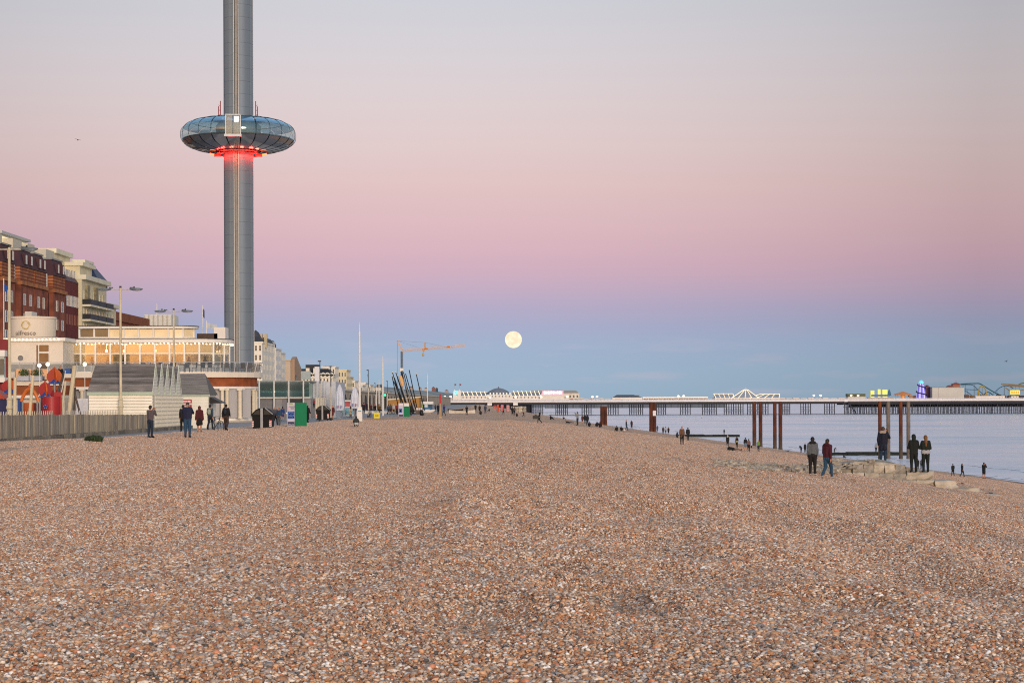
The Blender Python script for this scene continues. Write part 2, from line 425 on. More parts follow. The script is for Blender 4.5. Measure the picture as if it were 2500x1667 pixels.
# ---- low swell lines breaking at the edge of the shingle (foam)
foam = MB()
FOAM = M('#e4e2e6', .8, .06, 2)
for seg in range(16):
    y0 = 185 + (seg % 8) * 62 + rnd.uniform(-15, 15); off = 1.0 if seg < 8 else rnd.uniform(5, 9); pts = []
    n = 40; ln = rnd.uniform(40, 75)
    for k in range(n):
        y = y0 + k * ln / n; x = float(np.interp(y, _D, _XS)) + off + .9 * math.sin(y * .11 + seg) + .5 * math.sin(y * .37) + .25 * math.sin(y * 1.3)
        pts.append((x, y))
    wm_ = 2.0 if seg < 8 else 1.3
    w = [wm_ * math.sin(math.pi * (k + .2) / (n - .6)) * (.35 + .8 * rnd.random()) + .03 for k in range(n)]
    vs = [(x, y, SEA + .03) for x, y in pts] + [(x + ww * .5, y, SEA + .034) for (x, y), ww in zip(pts, w)] + [(x + ww, y, SEA + .03) for (x, y), ww in zip(pts, w)]
    foam.add(vs, [(k, n + k, n + k + 1, k + 1) for k in range(n - 1)] + [(n + k, 2 * n + k, 2 * n + k + 1, n + k + 1) for k in range(n - 1)])
o = foam.build('foam', FOAM); o['kind'] = 'stuff'; o['label'] = 'thin white foam along the edge of the water'

# ---- promenade, kerb, land
ASPH = M('#94918f', .85, .16, .5, detail=6)
edge = list(zip(EDGE_X, EDGE_D))
ed = [(float(np.interp(y, EDGE_D, EDGE_X)), y) for y in list(range(76, 300, 3)) + list(range(300, 1200, 30))]
b = MB(); n = len(ed)
b.add([(x, y, .03) for x, y in ed] + [(-70, y, .03) for x, y in ed], [(i, i + 1, n + i + 1, n + i) for i in range(n - 1)])
struct(b.build('promenade', ASPH))
KERBM = M('#6d665c', .85, .3, 2.5)
b = MB()
for i in range(6, n - 1):
    (x0, y0), (x1, y1) = ed[i], ed[i + 1]
    b.add([(x0 - .02, y0, -.12), (x0 + .2, y0, -.12), (x0 + .2, y0, .07), (x0 - .02, y0, .07), (x1 - .02, y1, -.12), (x1 + .2, y1, -.12), (x1 + .2, y1, .07), (x1 - .02, y1, .07)],
          [(3, 2, 6, 7), (2, 1, 5, 6), (0, 3, 7, 4), (0, 1, 2, 3), (5, 4, 7, 6)])
struct(b.build('kerb', KERBM))
b = MB(); b.box(-6000, -200, -1.0, -33.9, 9000, -.08)
struct(b.build('ground', M('#6f6d68', .9, .15, .05)))

# ---- hills on the skyline and the far breakwater
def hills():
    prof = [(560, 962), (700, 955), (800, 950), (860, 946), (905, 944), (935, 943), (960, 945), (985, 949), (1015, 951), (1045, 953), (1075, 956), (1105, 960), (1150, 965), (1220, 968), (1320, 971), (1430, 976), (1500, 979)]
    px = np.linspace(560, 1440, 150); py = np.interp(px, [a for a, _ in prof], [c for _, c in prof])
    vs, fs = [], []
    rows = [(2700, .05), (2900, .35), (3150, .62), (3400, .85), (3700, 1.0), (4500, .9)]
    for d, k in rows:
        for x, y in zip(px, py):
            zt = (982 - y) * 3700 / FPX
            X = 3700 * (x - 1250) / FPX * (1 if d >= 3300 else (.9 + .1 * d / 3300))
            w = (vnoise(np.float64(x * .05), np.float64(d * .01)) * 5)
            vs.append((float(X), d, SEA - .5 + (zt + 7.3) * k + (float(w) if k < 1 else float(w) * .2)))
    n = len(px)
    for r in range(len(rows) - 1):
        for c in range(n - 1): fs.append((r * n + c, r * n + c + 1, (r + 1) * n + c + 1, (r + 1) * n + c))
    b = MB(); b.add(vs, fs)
    return struct(b.build('hills', M('#8a8f88', .9, .3, .012, detail=5, var2='#6c7478'), smooth=True))  # distance haze is put into this grey colour, there is no haze volume
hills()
BRK = M('#5d6672', .85, .2, .05)
o = MB()
for i in range(26):
    x0 = 1330 + i * 17
    a, c = PX(x0, 2345), PX(x0 + 16.6, 2345)
    o.box(a, 2345, SEA - .5, c, 2352, PZ(1550, 986.3, 2345) - (.4 if i % 2 else 0))
    o.box(a + 1.5, 2343.5, SEA - .5, a + 3.2, 2345, PZ(1550, 987, 2345))
o = o.build('breakwater', BRK)
tag(o, 'long grey harbour wall far off under the pier deck', 'breakwater')

# ---- moon
m = bpy.data.materials.new('moon'); m.use_nodes = True
t = m.node_tree; t.nodes.clear(); l = t.links.new
em = t.nodes.new('ShaderNodeEmission'); ou = t.nodes.new('ShaderNodeOutputMaterial'); l(em.outputs[0], ou.inputs[0])
tcn = t.nodes.new('ShaderNodeTexCoord'); n1 = t.nodes.new('ShaderNodeTexNoise'); n1.inputs['Scale'].default_value = 1.7; n1.inputs['Detail'].default_value = 4; l(tcn.outputs['Generated'], n1.inputs[0])
n1.inputs['Scale'].default_value = 2.6
rr = t.nodes.new('ShaderNodeValToRGB'); l(n1.outputs[0], rr.inputs[0])
rr.color_ramp.elements[0].position = .38; rr.color_ramp.elements[0].color = lin('#fcd9b8') + (1,)
rr.color_ramp.elements[1].position = .56; rr.color_ramp.elements[1].color = lin('#ffeccf') + (1,)
l(rr.outputs[0], em.inputs[0]); em.inputs[1].default_value = 1.2
pm = P(1253.5, 829, 15000)
b = MB(); b.sph((0, 0, 0), 20.6 * 15000 / FPX, 40, 24)
moon = b.build('moon', m, smooth=True); moon.location = pm; moon.rotation_euler = (.3, .4, .2)
tag(moon, 'pale yellow full moon low in the blue sky above the pier', 'moon')

# ================================================================== OBSERVATION TOWER
TD = 287.0
tc0 = P(583, 600, TD); TX = tc0.x
PODZ = P(583, 331.5, TD).z
ALU = M('#6f7a85', .55, .16, .5, metal=.15, streak=(2.5, 2.5, .2), spec=.35, detail=5)
ALU2 = M('#7a848d', .55, .15, .5, metal=.15, streak=(2.5, 2.5, .2), spec=.35, detail=5)
CHAN = M('#8c8883', .6, .2, .3)
tower = thing('observation_tower', 'tall slender grey metal observation tower rising out of the picture', 'tower', (TX, TD, 0))
RT = 2.27
def ring_panel(a0, a1, h):
    b = MB(); n = 9
    def arc(r, z): return [(r * math.cos(a0 + (a1 - a0) * k / n), r * math.sin(a0 + (a1 - a0) * k / n), z) for k in range(n + 1)]
    for (ra, za), (rb, zb) in (((RT, .008), (RT, h - .012)), ((RT, h - .012), (RT - .06, h - .012)), ((RT - .06, .008), (RT, .008))):
        b.add(arc(ra, za) + arc(rb, zb), [(k, k + 1, n + 2 + k, n + 1 + k) for k in range(n)])
    return b
PH = 1.98; GAPA = .16
# three curved panels to a ring, slots between them for the lift rails (front, and two behind)
slots = [-math.pi / 2 + k * 2 * math.pi / 3 for k in range(3)]
pms = [ring_panel(slots[k] + GAPA, slots[k] + math.pi / 3 - .004, PH).mesh('cladding_panel', ALU if k != 1 else ALU2, smooth=True) for k in range(3)]
pms2 = [ring_panel(slots[k] + math.pi / 3 + .004, slots[k] + 2 * math.pi / 3 - GAPA, PH).mesh('cladding_panel', ALU2 if k != 1 else ALU, smooth=True) for k in range(3)]
for i in range(34):
    for k in range(3):
        for pm_ in (pms[k], pms2[k]):
            if k == 1: continue          # the far side is one sheet
            inst('cladding_panel', pm_, tower, (0, 0, i * PH))
MB().lathe([(RT - .1, 0), (RT - .1, 34 * PH), (RT - .01, 34 * PH), (RT - .01, 150), (0, 150)], n=40).build('steel_core', M('#6d757c', .5, .1, .3, metal=.4), tower, W=False, smooth=True)
for k in range(3):
    a = slots[k]; c, s_ = math.cos(a), math.sin(a)
    b = MB(); b.obox(((RT - .03) * c, (RT - .03) * s_, 66), (.08, .36, 132), rz=a); b.build('rail_channel', CHAN, tower, W=False)
    for sg in (-1, 1):
        b = MB(); px, py = RT * c - sg * .34 * s_, RT * s_ + sg * .34 * c
        b.obox((px, py, 66), (.2, .09, 132), rz=a); b.build('guide_rail', M('#c9c6c0', .5, .06), tower, W=False)
b = MB()
for i in range(60): b.obox((0, -RT - .02, 3 + i * 1.1), (.3, .05, .05))
o = b.build('ladder_rungs', CHAN, tower, W=False); o['kind'] = 'stuff'

# ---- the glass pod
pod = thing('observation_pod', 'glass doughnut shaped viewing pod around the tower, red light beneath', 'viewing pod', (TX, TD, PODZ), rz=R(3.3))
RA, RB = 8.88, 2.72
def podp(ph, th, k=1.0):
    e = 2 / 2.6
    c, s_ = math.cos(ph), math.sin(ph)
    r = RA * k * abs(c) ** e; z = RB * k * (abs(s_) ** e) * (1 if s_ > 0 else -1)
    r = max(r, 2.75)
    return Vector((r * math.cos(th), r * math.sin(th), z))
NS = 24
G_TOP = glass((196, 226, 244), .5, .03, .85, gc=(.55, .84, 1.0)); G_MID = glass((236, 247, 244), .12, .02, .97, gc=(.8, .95, 1))
def low_glass():
    m = bpy.data.materials.new('mirror_glass'); m.use_nodes = True
    b = m.node_tree.nodes['Principled BSDF']; b.inputs['Base Color'].default_value = (.38, .38, .41, 1); b.inputs['Metallic'].default_value = .85; b.inputs['Roughness'].default_value = .12
    return m
G_LOW = low_glass()
def pane(ph0, ph1, th0, th1, nph=5, nth=3):
    b = MB(); vs = []; g = .012
    for i in range(nph + 1):
        for j in range(nth + 1):
            vs.append(podp(ph0 + (ph1 - ph0) * i / nph, th0 + g + (th1 - th0 - 2 * g) * j / nth))
    n = nth + 1
    return b.add(vs, [(i * n + j, i * n + j + 1, (i + 1) * n + j + 1, (i + 1) * n + j) for i in range(nph) for j in range(nth)])
bands = [(R(78), R(42), G_TOP), (R(41.2), R(17), G_TOP), (R(16.2), R(-14), G_MID), (R(-14.8), R(-72), G_LOW)]
dth = 2 * math.pi / NS
for p0, p1, mt in bands:
    me_ = pane(p0, p1, 0, dth).mesh('glass_pane', mt, smooth=True)
    for k in range(NS): inst('glass_pane', me_, pod, (0, 0, 0), -math.pi / 2 + dth * (k + .5))
RIB = M('#22323d', .4, .1, metal=.5)
b = MB(); b.tube([podp(R(80) - R(155) * i / 22, 0, 1.004) for i in range(23)], .03, 5); me_ = b.mesh('rib', RIB)
for k in range(NS): inst('rib', me_, pod, (0, 0, 0), -math.pi / 2 + dth * (k + .5))
for ph in (R(41.5),):
    b = MB(); b.tube([podp(ph, 2 * math.pi * i / 72, 1.003) for i in range(73)], .05, 5); b.build('ring_mullion', RIB, pod, W=False)
MB().lathe([(2.7, -.95), (8.35, -.95), (8.6, -.7), (2.7, -.7)], n=48).build('floor', M('#5a5f66', .4, .2), pod, W=False)
MB().lathe([(2.6, -.7), (3.4, -.7), (3.5, 1.4), (2.6, 2.3)], n=32).build('inner_wall', M('#8fa6ad', .35, .2, .6), pod, W=False, smooth=True)
MB().lathe([(2.72, 2.55), (4.2, 2.35), (4.3, 2.5), (2.72, 2.72)], n=40).build('roof_collar', M('#6b8a9c', .3, .1, metal=.4), pod, W=False, smooth=True)
MB().lathe([(2.35, -2.72), (3.9, -2.2), (3.4, -1.2), (2.4, -1.0)], n=40).build('underside_cone', M('#9a928c', .5, .1), pod, W=False, smooth=True)
# lit door set in the side facing the beach
b = MB(); yf = -8.95
for x in (-1.12, 1.12): b.obox((x, yf, .35), (.14, .3, 3.1))
b.obox((0, yf, 1.88), (2.38, .3, .14)); b.obox((0, yf - .15, -1.28), (2.6, .8, .34))
b.build('door_frame', M('#c6cbcc', .4, .05), pod, W=False)
MB().obox((-.56, yf, .35), (.96, .06, 2.9)).build('door_leaf', glass((225, 238, 240), .12, .03, .95), pod, W=False)
MB().obox((.52, yf, .35), (.96, .06, 2.9)).build('door_leaf', glass((225, 238, 240), .12, .03, .95), pod, W=False)
MB().obox((.5, yf - .06, 1.2), (.62, .05, .75)).build('light_panel', lamp_mat('#eef6ff', 3.0), pod, W=False)
# red truss frames above
REDM = M('#8e2f2c', .5, .1)
for sg in (-1, 1):
    b = MB(); x = sg * 2.72
    for dx in (0, .28): b.bar((x + sg * dx, -.5, 2.4), (x + sg * dx, -.5, 5.3 - dx * 3), .09)
    b.bar((x - sg * .2, -.5, 2.5), (x + sg * 1.0, -.5, 2.4), .16)
    for z in (3.0, 3.7, 4.4): b.bar((x, -.5, z), (x + sg * .28, -.5, z + .3), .05)
    b.build('mast_frame', REDM, pod, W=False)
# red lamps below: a ring of fittings that light the shaft
RING = M('#5e1512', .5, .1)
MB().lathe([(3.1, -2.95), (3.55, -2.95), (3.55, -2.8), (3.1, -2.8), (3.1, -2.95)], n=40).build('lamp_ring', RING, pod, W=False)
RED = lamp_mat('#ff1e14', 1.4)
for k in range(12):
    a = 2 * math.pi * (k + .5) / 12
    b = MB(); b.obox((3.32 * math.cos(a), 3.32 * math.sin(a), -2.98), (.22, .7, .12), rz=a); b.build('red_lamp', RED, pod, W=False)
    if True:
        ld = bpy.data.lights.new('red_glow', 'POINT'); ld.energy = 150; ld.color = (1, .035, .02); ld.shadow_soft_size = .3; ld.specular_factor = 0
        lo = bpy.data.objects.new('red_glow', ld); COL.objects.link(lo); lo.parent = pod; lo.location = (3.15 * math.cos(a), 3.15 * math.sin(a), -3.35)
for sg in (-1, 1):
    b = MB(); b.obox((sg * 3.95, -.4, -2.95), (.9, .25, .16), ry=sg * -.22); b.build('side_lamp', lamp_mat('#ff6a20', 4.0), pod, W=False)
    b = MB(); b.obox((sg * 3.2, -.4, -3.15), (1.0, .5, .35)); b.build('lamp_bracket', REDM, pod, W=False)

# ================================================================== BEACH RESTAURANT
rest = thing('restaurant', 'white rounded seafront restaurant with glowing windows and a terrace', 'restaurant', (-36, 170, 0))
STUC = M('#d8cdbd', .7, .07, .5); TRIM = M('#dedad2', .55, .06, .8); TERRA = M('#8a4a26', .75, .28, 1.3, bump=.3); PANEL = M('#8f9094', .6, .12, .7)
def fp(o, cx=-27.45, cy=169.0, r=4.0, x0=-46.5, yb=186, n=14):
    """plan of the building: straight front with a rounded seaward end, grown by o"""
    p = [(x0, cy - r - o)]
    for k in range(n + 1):
        a = -math.pi / 2 + math.pi * k / n
        p.append((cx + (r + o) * math.cos(a), cy + (r + o) * math.sin(a)))
    p += [(cx, yb), (x0, yb)]
    return p
def slab(name, o, z0, z1, m, par=rest, **k):
    return MB().prism(fp(o, **k), 'z', z0, z1).build(name, m, par)
slab('lower_wall', -.7, 0, 3.02, PANEL)
slab('plinth', .12, 0, .38, TRIM); slab('step', .5, 0, .16, M('#b3a894', .8, .1))
slab('lintel_band', .2, 3.02, 3.24, TRIM); slab('fascia', .08, 3.24, 4.05, TERRA); slab('terrace_slab', .55, 4.05, 4.53, STUC)
COLM = M('#d8ccb4', .6, .06)
path = fp(-.05, n=40)
def col_at(x, y):
    b = MB(); b.cyl((x, y, .38), (x, y, 2.9), .17, .16, 12); b.box(x - .22, y - .22, 2.88, x + .22, y + .22, 3.02); b.cyl((x, y, .38), (x, y, .5), .22, n=12)
    return b.build('column', COLM, rest, smooth=False)
for px in (505, 543, 586): col_at(PX(px, 165.05), 165.05)
for a in (-62, -38, -12, 14): col_at(-27.45 + 3.95 * math.cos(R(a)), 169 + 3.95 * math.sin(R(a)))
for x in (-34.5, -38.5, -42.5): col_at(x, 165.05)
# grey door leaves between the columns
for px0, px1 in ((512, 538), (549, 581), (592, 612)):
    a, c = PX(px0, 165.6), PX(px1, 165.6)
    b = MB(); b.box(a, 165.62, .4, c, 165.72, 2.98); b.build('shutter', M('#a2a3a6', .5, .08, streak=(6, 1, .3)), rest)
# terrace railing
pr = fp(.38, n=16)[:-2]
RAILM = M('#b9bcc0', .4, .08, metal=.5)
def along(pts, step):
    out = []; acc = 0
    for (x0, y0), (x1, y1) in zip(pts, pts[1:]):
        l_ = math.hypot(x1 - x0, y1 - y0); t = -acc
        while t < l_:
            if t >= 0: out.append((x0 + (x1 - x0) * t / l_, y0 + (y1 - y0) * t / l_, (x1 - x0) / l_, (y1 - y0) / l_))
            t += step
        acc = l_ - (t - step)
    return out
spots = along(pr, 1.28)
for x, y, tx, ty in spots:
    b = MB(); b.bar((x, y, 4.5), (x + ty * .22, y - tx * .22, 5.42), .06); b.build('railing_post', RAILM, rest)
b = MB(); b.tube([(x + ty * .2, y - tx * .2, 5.42) for x, y, tx, ty in spots], .03, 5); b.build('handrail', RAILM, rest)
GR = glass((190, 198, 202), .15, .05, .75)
for (x, y, tx, ty), (x2, y2, tx2, ty2) in zip(spots, spots[1:]):
    b = MB(); b.quad((x + ty * .03 + tx * .05, y - tx * .03 + ty * .05, 4.6), (x2 + ty2 * .03 - tx2 * .05, y2 - tx2 * .03 - ty2 * .05, 4.6), (x2 + ty2 * .17 - tx2 * .05, y2 - tx2 * .17 - ty2 * .05, 5.3), (x + ty * .17 + tx * .05, y - tx * .17 + ty * .05, 5.3))
    b.build('railing_pane', GR, rest)
# glazed dining floor
GX = dict(cx=-30.35, cy=177.2, r=3.2, x0=-42.1, yb=186)
slab('dining_floor', .0, 4.53, 4.62, M('#8a7a66', .6, .2), **GX)
slab('sill', .06, 4.62, 5.3, TRIM, **GX)
slab('roof_slab', .4, 7.46, 7.8, TRIM, **GX); slab('roof_edge', .45, 7.8, 7.86, DARK, **GX)
b = MB(); b.box(-42.1, 181, 4.6, -30.4, 181.2, 7.46); b.build('back_wall', M('#c2bcab', .6, .4, 1.3, emit=.10, ec='#fff2da', var2='#575146'), rest)  # wall glows faintly: lamplight of the room put into its material
wb = along(fp(0, n=24, **GX)[:-1], 1.4)
GLW = glass((236, 226, 205), .07, .03, .93)
POSTM = M('#e2ded6', .5, .05)
BLIND = M('#efe6d0', .7, .12, .9, emit=.34, ec='#fff0d6')  # blinds glow: room light put into the material as emission
def bay(p, q, z0, zt, z1, name='window', gl=GLW, blind=False, par=rest):
    """one glazed bay between plan points p and q: frame with a transom, panes set in it"""
    (x, y), (x2, y2) = p, q
    b = MB()
    for (a, c) in ((x, y),): b.obox((a, c, (z0 + z1) / 2), (.16, .16, z1 - z0))
    ln = math.hypot(x2 - x, y2 - y); an = math.atan2(y2 - y, x2 - x); mx_, my_ = (x + x2) / 2, (y + y2) / 2
    for z, h in ((z0 + .03, .06), (zt, .1), (z1 - .03, .06)):
        if z is not None: b.obox((mx_, my_, z), (ln - .15, .09, h), rz=an)
    f = b.build(name, POSTM, par)
    for za, zb in ((z0 + .06, zt - .05), (zt + .05, z1 - .06)) if zt else ((z0 + .06, z1 - .06),):
        c = MB(); c.obox((mx_, my_, (za + zb) / 2), (ln - .18, .02, zb - za), rz=an); c.build('pane', gl, f)
    if blind:
        c = MB(); c.obox((mx_ + .12 * math.sin(-an), my_ + .12, (zt + z1) / 2), (ln - .22, .02, (z1 - zt) - .1), rz=an); c.build('blind', BLIND, f)
    return f
for i, ((x, y, tx, ty), (x2, y2, tx2, ty2)) in enumerate(zip(wb, wb[1:])):
    bay((x, y), (x2, y2), 5.3, 6.45, 7.46, blind=i not in (2, 3, 10, 11))
# warm lamps inside
INL = lamp_mat('#ffd9a0', 12.0)
for i in range(9):
    x = -41 + i * 1.62
    b = MB(); b.sph((x, 178.6 + (i % 3) * .5, 6.85), .13, 8, 6); b.cyl((x, 178.6 + (i % 3) * .5, 6.9), (x, 178.6 + (i % 3) * .5, 7.46), .012, n=4); b.build('pendant_lamp', INL, rest)
    if i % 2 == 0:
        ld = bpy.data.lights.new('warm_lamp', 'POINT'); ld.energy = 13; ld.color = (1, .88, .70); ld.shadow_soft_size = .3
        lo = bpy.data.objects.new('warm_lamp', ld); COL.objects.link(lo); lo.location = (x, 178.2, 6.6)
for i in range(8):          # dark tables and diners seen through the glass
    x = -40.8 + i * 1.55
    b = MB(); b.cyl((x, 176.5, 4.62), (x, 176.5, 5.36), .05, n=6); b.cyl((x, 176.5, 5.36), (x, 176.5, 5.4), .45, n=12); b.build('dining_table', M('#3c2c20', .5, .2), rest)
    b = MB(); b.sph((x + .5, 176.9, 5.72), (.2, .15, .32), 8, 6); b.sph((x + .5, 176.9, 6.12), .11, 8, 6); b.build('seated_diner', M(['#2a2426', '#43302a', '#1d2430'][i % 3], .8, .1), rest)
# upper floor
UX = dict(cx=-32.3, cy=178.6, r=1.6, x0=-41.5, yb=186)
slab('upper_sill', .05, 7.8, 8.05, TRIM, **UX); slab('upper_roof', .35, 8.92, 9.14, TRIM, **UX); slab('upper_roof_edge', .4, 9.14, 9.2, DARK, **UX)
ub = along(fp(0, n=12, **UX)[:-1], 1.42)
GUP = M('#dccba6', .35, .15, .7, emit=.14, ec='#ffd39a')
for i, (p, q_) in enumerate(zip(ub, ub[1:])):
    (x, y), (x2, y2) = p[:2], q_[:2]
    ln = math.hypot(x2 - x, y2 - y); an = math.atan2(y2 - y, x2 - x)
    b = MB(); b.obox((x, y, 8.48), (.18, .18, .88)); b.obox(((x + x2) / 2, (y + y2) / 2, 8.09), (ln - .17, .1, .08), rz=an); f = b.build('window', POSTM, rest)
    c = MB(); c.obox(((x + x2) / 2, (y + y2) / 2, 8.5), (ln - .2, .03, .74), rz=an); c.build('pane', [GUP, M('#7c6f58', .2, .2, .8)][1 if i in (0, 1) else 0], f)
slab('upper_core', -1.2, 7.8, 8.92, M('#b09468', .6, .1), **UX)
# left wing with porthole and tall window, drum above it
b = MB(); b.box(-46.4, 169.6, 3.5, -41.3, 186, 7.5); b.build('wing_wall', STUC, rest)
b = MB(); b.box(-46.7, 169.2, 7.5, -41.0, 186, 7.8); b.build('wing_cornice', TRIM, rest)
b = MB(); b.box(-46.7, 169.3, 7.8, -41.0, 186, 7.86); b.build('wing_roof_edge', DARK, rest)
pw_ = P(50.5, 874, 169.55)
b = MB(); b.cyl((pw_.x, 169.52, pw_.z), (pw_.x, 169.62, pw_.z), .30, n=24); o = b.build('porthole', TRIM, rest)
b = MB(); b.cyl((pw_.x, 169.50, pw_.z), (pw_.x, 169.58, pw_.z), .26, n=24); b.build('pane', M('#5d6a70', .15, .1), o)
a, c = P(87, 840, 169.5), P(120, 905, 169.5)
b = MB(); b.box(a.x, 169.5, c.z, c.x, 169.66, a.z); f = b.build('tall_window', POSTM, rest)
for x0, x1, y0, y1 in ((88.5, 93, 842, 903), (95.5, 118.5, 842, 858), (95.5, 118.5, 862, 903)):
    p, q_ = P(x0, y0, 169.45), P(x1, y1, 169.45)
    b = MB(); b.box(p.x, 169.46, q_.z, q_.x, 169.52, p.z); b.build('pane', M('#4a3c30', .12, .5, 1.6, emit=.1, ec='#ffb46a'), f)
dr = P(79, 800, 172); 
b = MB(); b.lathe([(2.04, 7.86), (2.04, 9.62), (2.12, 9.66), (2.12, 9.84), (0, 9.84)], c=(dr.x, 172.4, 0), n=48); b.build('drum', M('#ddd0bd', .7, .06, .6), rest, smooth=False)
# drum lettering and swirl mark
GOLD = M('#b9a24a', .5, .1); GREYT = M('#6f6258', .6, .1)
lx = P(63, 813, 170.3)
text('alfresco', .6, GREYT, rest, (lx.x, 170.27, lx.z), depth=.015, sx=1.0)
b = MB()
for k in range(3):
    b.tube([(lx.x + (.40 - .05 * k) * math.cos(a_ * .22 + k * 2.1), 170.3, lx.z + .72 + (.40 - .05 * k) * math.sin(a_ * .22 + k * 2.1)) for a_ in range(16)], .028, 4)
b.build('swirl_mark', GOLD, rest)
# strings of bulbs under the eaves
BULB = lamp_mat('#ffe9bd', 6.0)
bm_ = MB().sph((0, 0, 0), .055, 6, 5).mesh('bulb', BULB)
sl = thing('string_lights', 'string of warm bulbs under the eaves of the restaurant dining floor', 'string lights', (-36, 173, 7.3))
sp_ = along(fp(.34, n=24, **GX)[:-2], .36)
for x, y, tx, ty in sp_: inst('bulb', bm_, sl, (x, y, 7.36 + .04 * math.sin(x * 4)), W=True)
MB().tube([(x, y, 7.43) for x, y, _, _ in sp_], .012, 4).build('cable', DARK, sl)
sl2 = thing('string_lights', 'string of warm bulbs below the sign drum on the restaurant wing', 'string lights', (-44, 169, 7.6))
for k in range(14): inst('bulb', bm_, sl2, (-46.3 + k * .36, 169.1, 7.62), W=True)
MB().tube([(-46.3 + k * .36, 169.1, 7.68) for k in range(14)], .012, 4).build('cable', DARK, sl2)
# first floor balcony on the wing with planters
a, c = P(40, 925, 162), P(140, 930, 162)
b = MB(); b.box(a.x - 1, 161.5, 3.35, c.x + .5, 169.6, 3.75); b.build('balcony_slab', STUC, rest)
b = MB(); b.box(a.x - 1, 161.8, 2.5, c.x + .5, 169.4, 3.35); b.build('balcony_fascia', TERRA, rest)
b = MB(); b.box(a.x - 1, 161.6, 2.25, c.x + .5, 169.5, 2.5); b.build('balcony_band', TRIM, rest)
b = MB(); b.box(a.x - 1, 162.5, 0, c.x + .5, 169.5, 2.25); b.build('ground_wall', M('#c9c0b2', .7, .1), rest)
b = MB(); b.box(PX(185, 161), 161.2, 0, PX(213, 161), 161.3, 2.2); b.build('white_door', M('#c8c9ce', .5, .06), rest)
for i in range(6):
    x = a.x + i * (c.x - a.x) / 5
    b = MB(); b.bar((x, 161.7, 3.75), (x, 161.7, 4.9), .05); b.build('balcony_post', RAILM, rest)
    if i < 5:
        b = MB(); b.box(x + .06, 161.69, 3.85, x + (c.x - a.x) / 5 - .06, 161.71, 4.8); b.build('balcony_pane', GR, rest)
LEAF = M('#2f4a1f', .7, .5, 6); LEAF2 = M('#3f5f2c', .7, .4, 6)
def leafy(name, label, c, r, n, par=None, cat='plant', m=None, size=.09, up=0.3):
    g = random.Random(hash(label) % 9999 if False else len(label) * 7 + n); b = MB()
    for _ in range(n):
        th, z = g.uniform(0, 6.28), g.uniform(-1, 1); rr_ = g.random() ** .4
        q_ = Vector((math.cos(th) * math.sqrt(1 - z * z), math.sin(th) * math.sqrt(1 - z * z), z)) * rr_
        p = Vector((c[0] + q_.x * r[0], c[1] + q_.y * r[1], c[2] + q_.z * r[2]))
        d1 = Vector((g.uniform(-1, 1), g.uniform(-1, 1), g.uniform(-.3, 1) + up)).normalized() * size * g.uniform(.7, 1.4)
        d2 = d1.orthogonal().normalized() * size * .35
        b.cur = g.randrange(2)
        b.add([p - d1, p + d2, p + d1, p - d2], [(0, 1, 2, 3)])
    o = b.build(name, [LEAF, LEAF2] if m is None else m, par)
    if par is None: tag(o, label, cat)
    return o
for i, px in enumerate((57, 88)):
    p = P(px, 912, 161.3)
    t_ = thing('planter', ['long pale planter with bushy shrubs on the balcony under the porthole', 'long pale planter with thinner shrubs on the balcony below the tall window'][i], 'planter', (p.x, 161.3, 3.76), group='balcony planters')
    w = .52
    b = MB(); b.box(-w, -.2, 0, w, .2, .42); b.build('trough', M('#a9aeb6', .6, .08), t_, W=False)
    o = leafy('shrub', 'x' * (9 + i), (p.x, 161.3, 4.44), (w * .95, .25, .38), 320, t_, size=.07)
# globe lamps on the terrace
GLB = lamp_mat('#fff0c8', 3.0)
for i, (px, py, dd, lab) in enumerate([(96, 892, 158, 'leftmost globe lamp on a thin post by the balcony planters'), (116.5, 889, 158, 'globe lamp on a thin post just left of the play tower roof'), (207, 889, 158, 'globe lamp on a thin post beside the beach hut roof')]):
    p = P(px, py, dd)
    t_ = thing('globe_lamp', lab, 'lamp', (p.x, p.y, 0), group='terrace globe lamps')
    MB().sph((0, 0, p.z), .17, 14, 9).build('globe', GLB, t_, W=False, smooth=True)
    MB().cyl((0, 0, 0), (0, 0, p.z - .14), .03, n=6).build('post', TRIM, t_, W=False)
# terrace furniture
def cafe_chair(loc, rz, lab, grp):
    t_ = thing('terrace_chair', lab, 'chair', loc, grp, rz)
    m_ = M('#3a3d42', .5, .2)
    MB().box(-.22, -.22, .42, .22, .22, .46).build('seat', m_, t_, W=False); MB().box(-.22, .2, .46, .22, .24, .9).build('backrest', m_, t_, W=False)
    for sx in (-1, 1):
        for sy in (-1, 1): MB().bar((sx * .2, sy * .2, 0), (sx * .2, sy * .2, .42), .03).build('leg', m_, t_, W=False)
    return t_
ch0 = None
tl = 'grey metal chair on the curved restaurant terrace behind the railing'
for i in range(14):
    if i < 9: loc = (-33.5 + i * .78, 167.2 + (i % 2) * .9, 4.53)
    else: loc = (-26.6 + .55 * (i - 9), 167.6 + (i - 9) * .8, 4.53)
    if ch0 is None: ch0 = cafe_chair(loc, 0, tl, 'chairs on the restaurant terrace')
    else:
        c = copy_tree(ch0); c.location = loc; c.rotation_euler = (0, 0, i * 1.9)
for i in range(5):
    t_ = thing('terrace_table', 'small grey table on the curved restaurant terrace behind the railing', 'table', (-33 + i * 1.55, 168.1, 4.53), 'tables on the restaurant terrace')
    MB().cyl((0, 0, .7), (0, 0, .74), .38, n=14).build('tabletop', M('#4a4d52', .4, .1), t_, W=False); MB().cyl((0, 0, 0), (0, 0, .7), .04, n=6).build('pedestal', DARK, t_, W=False)
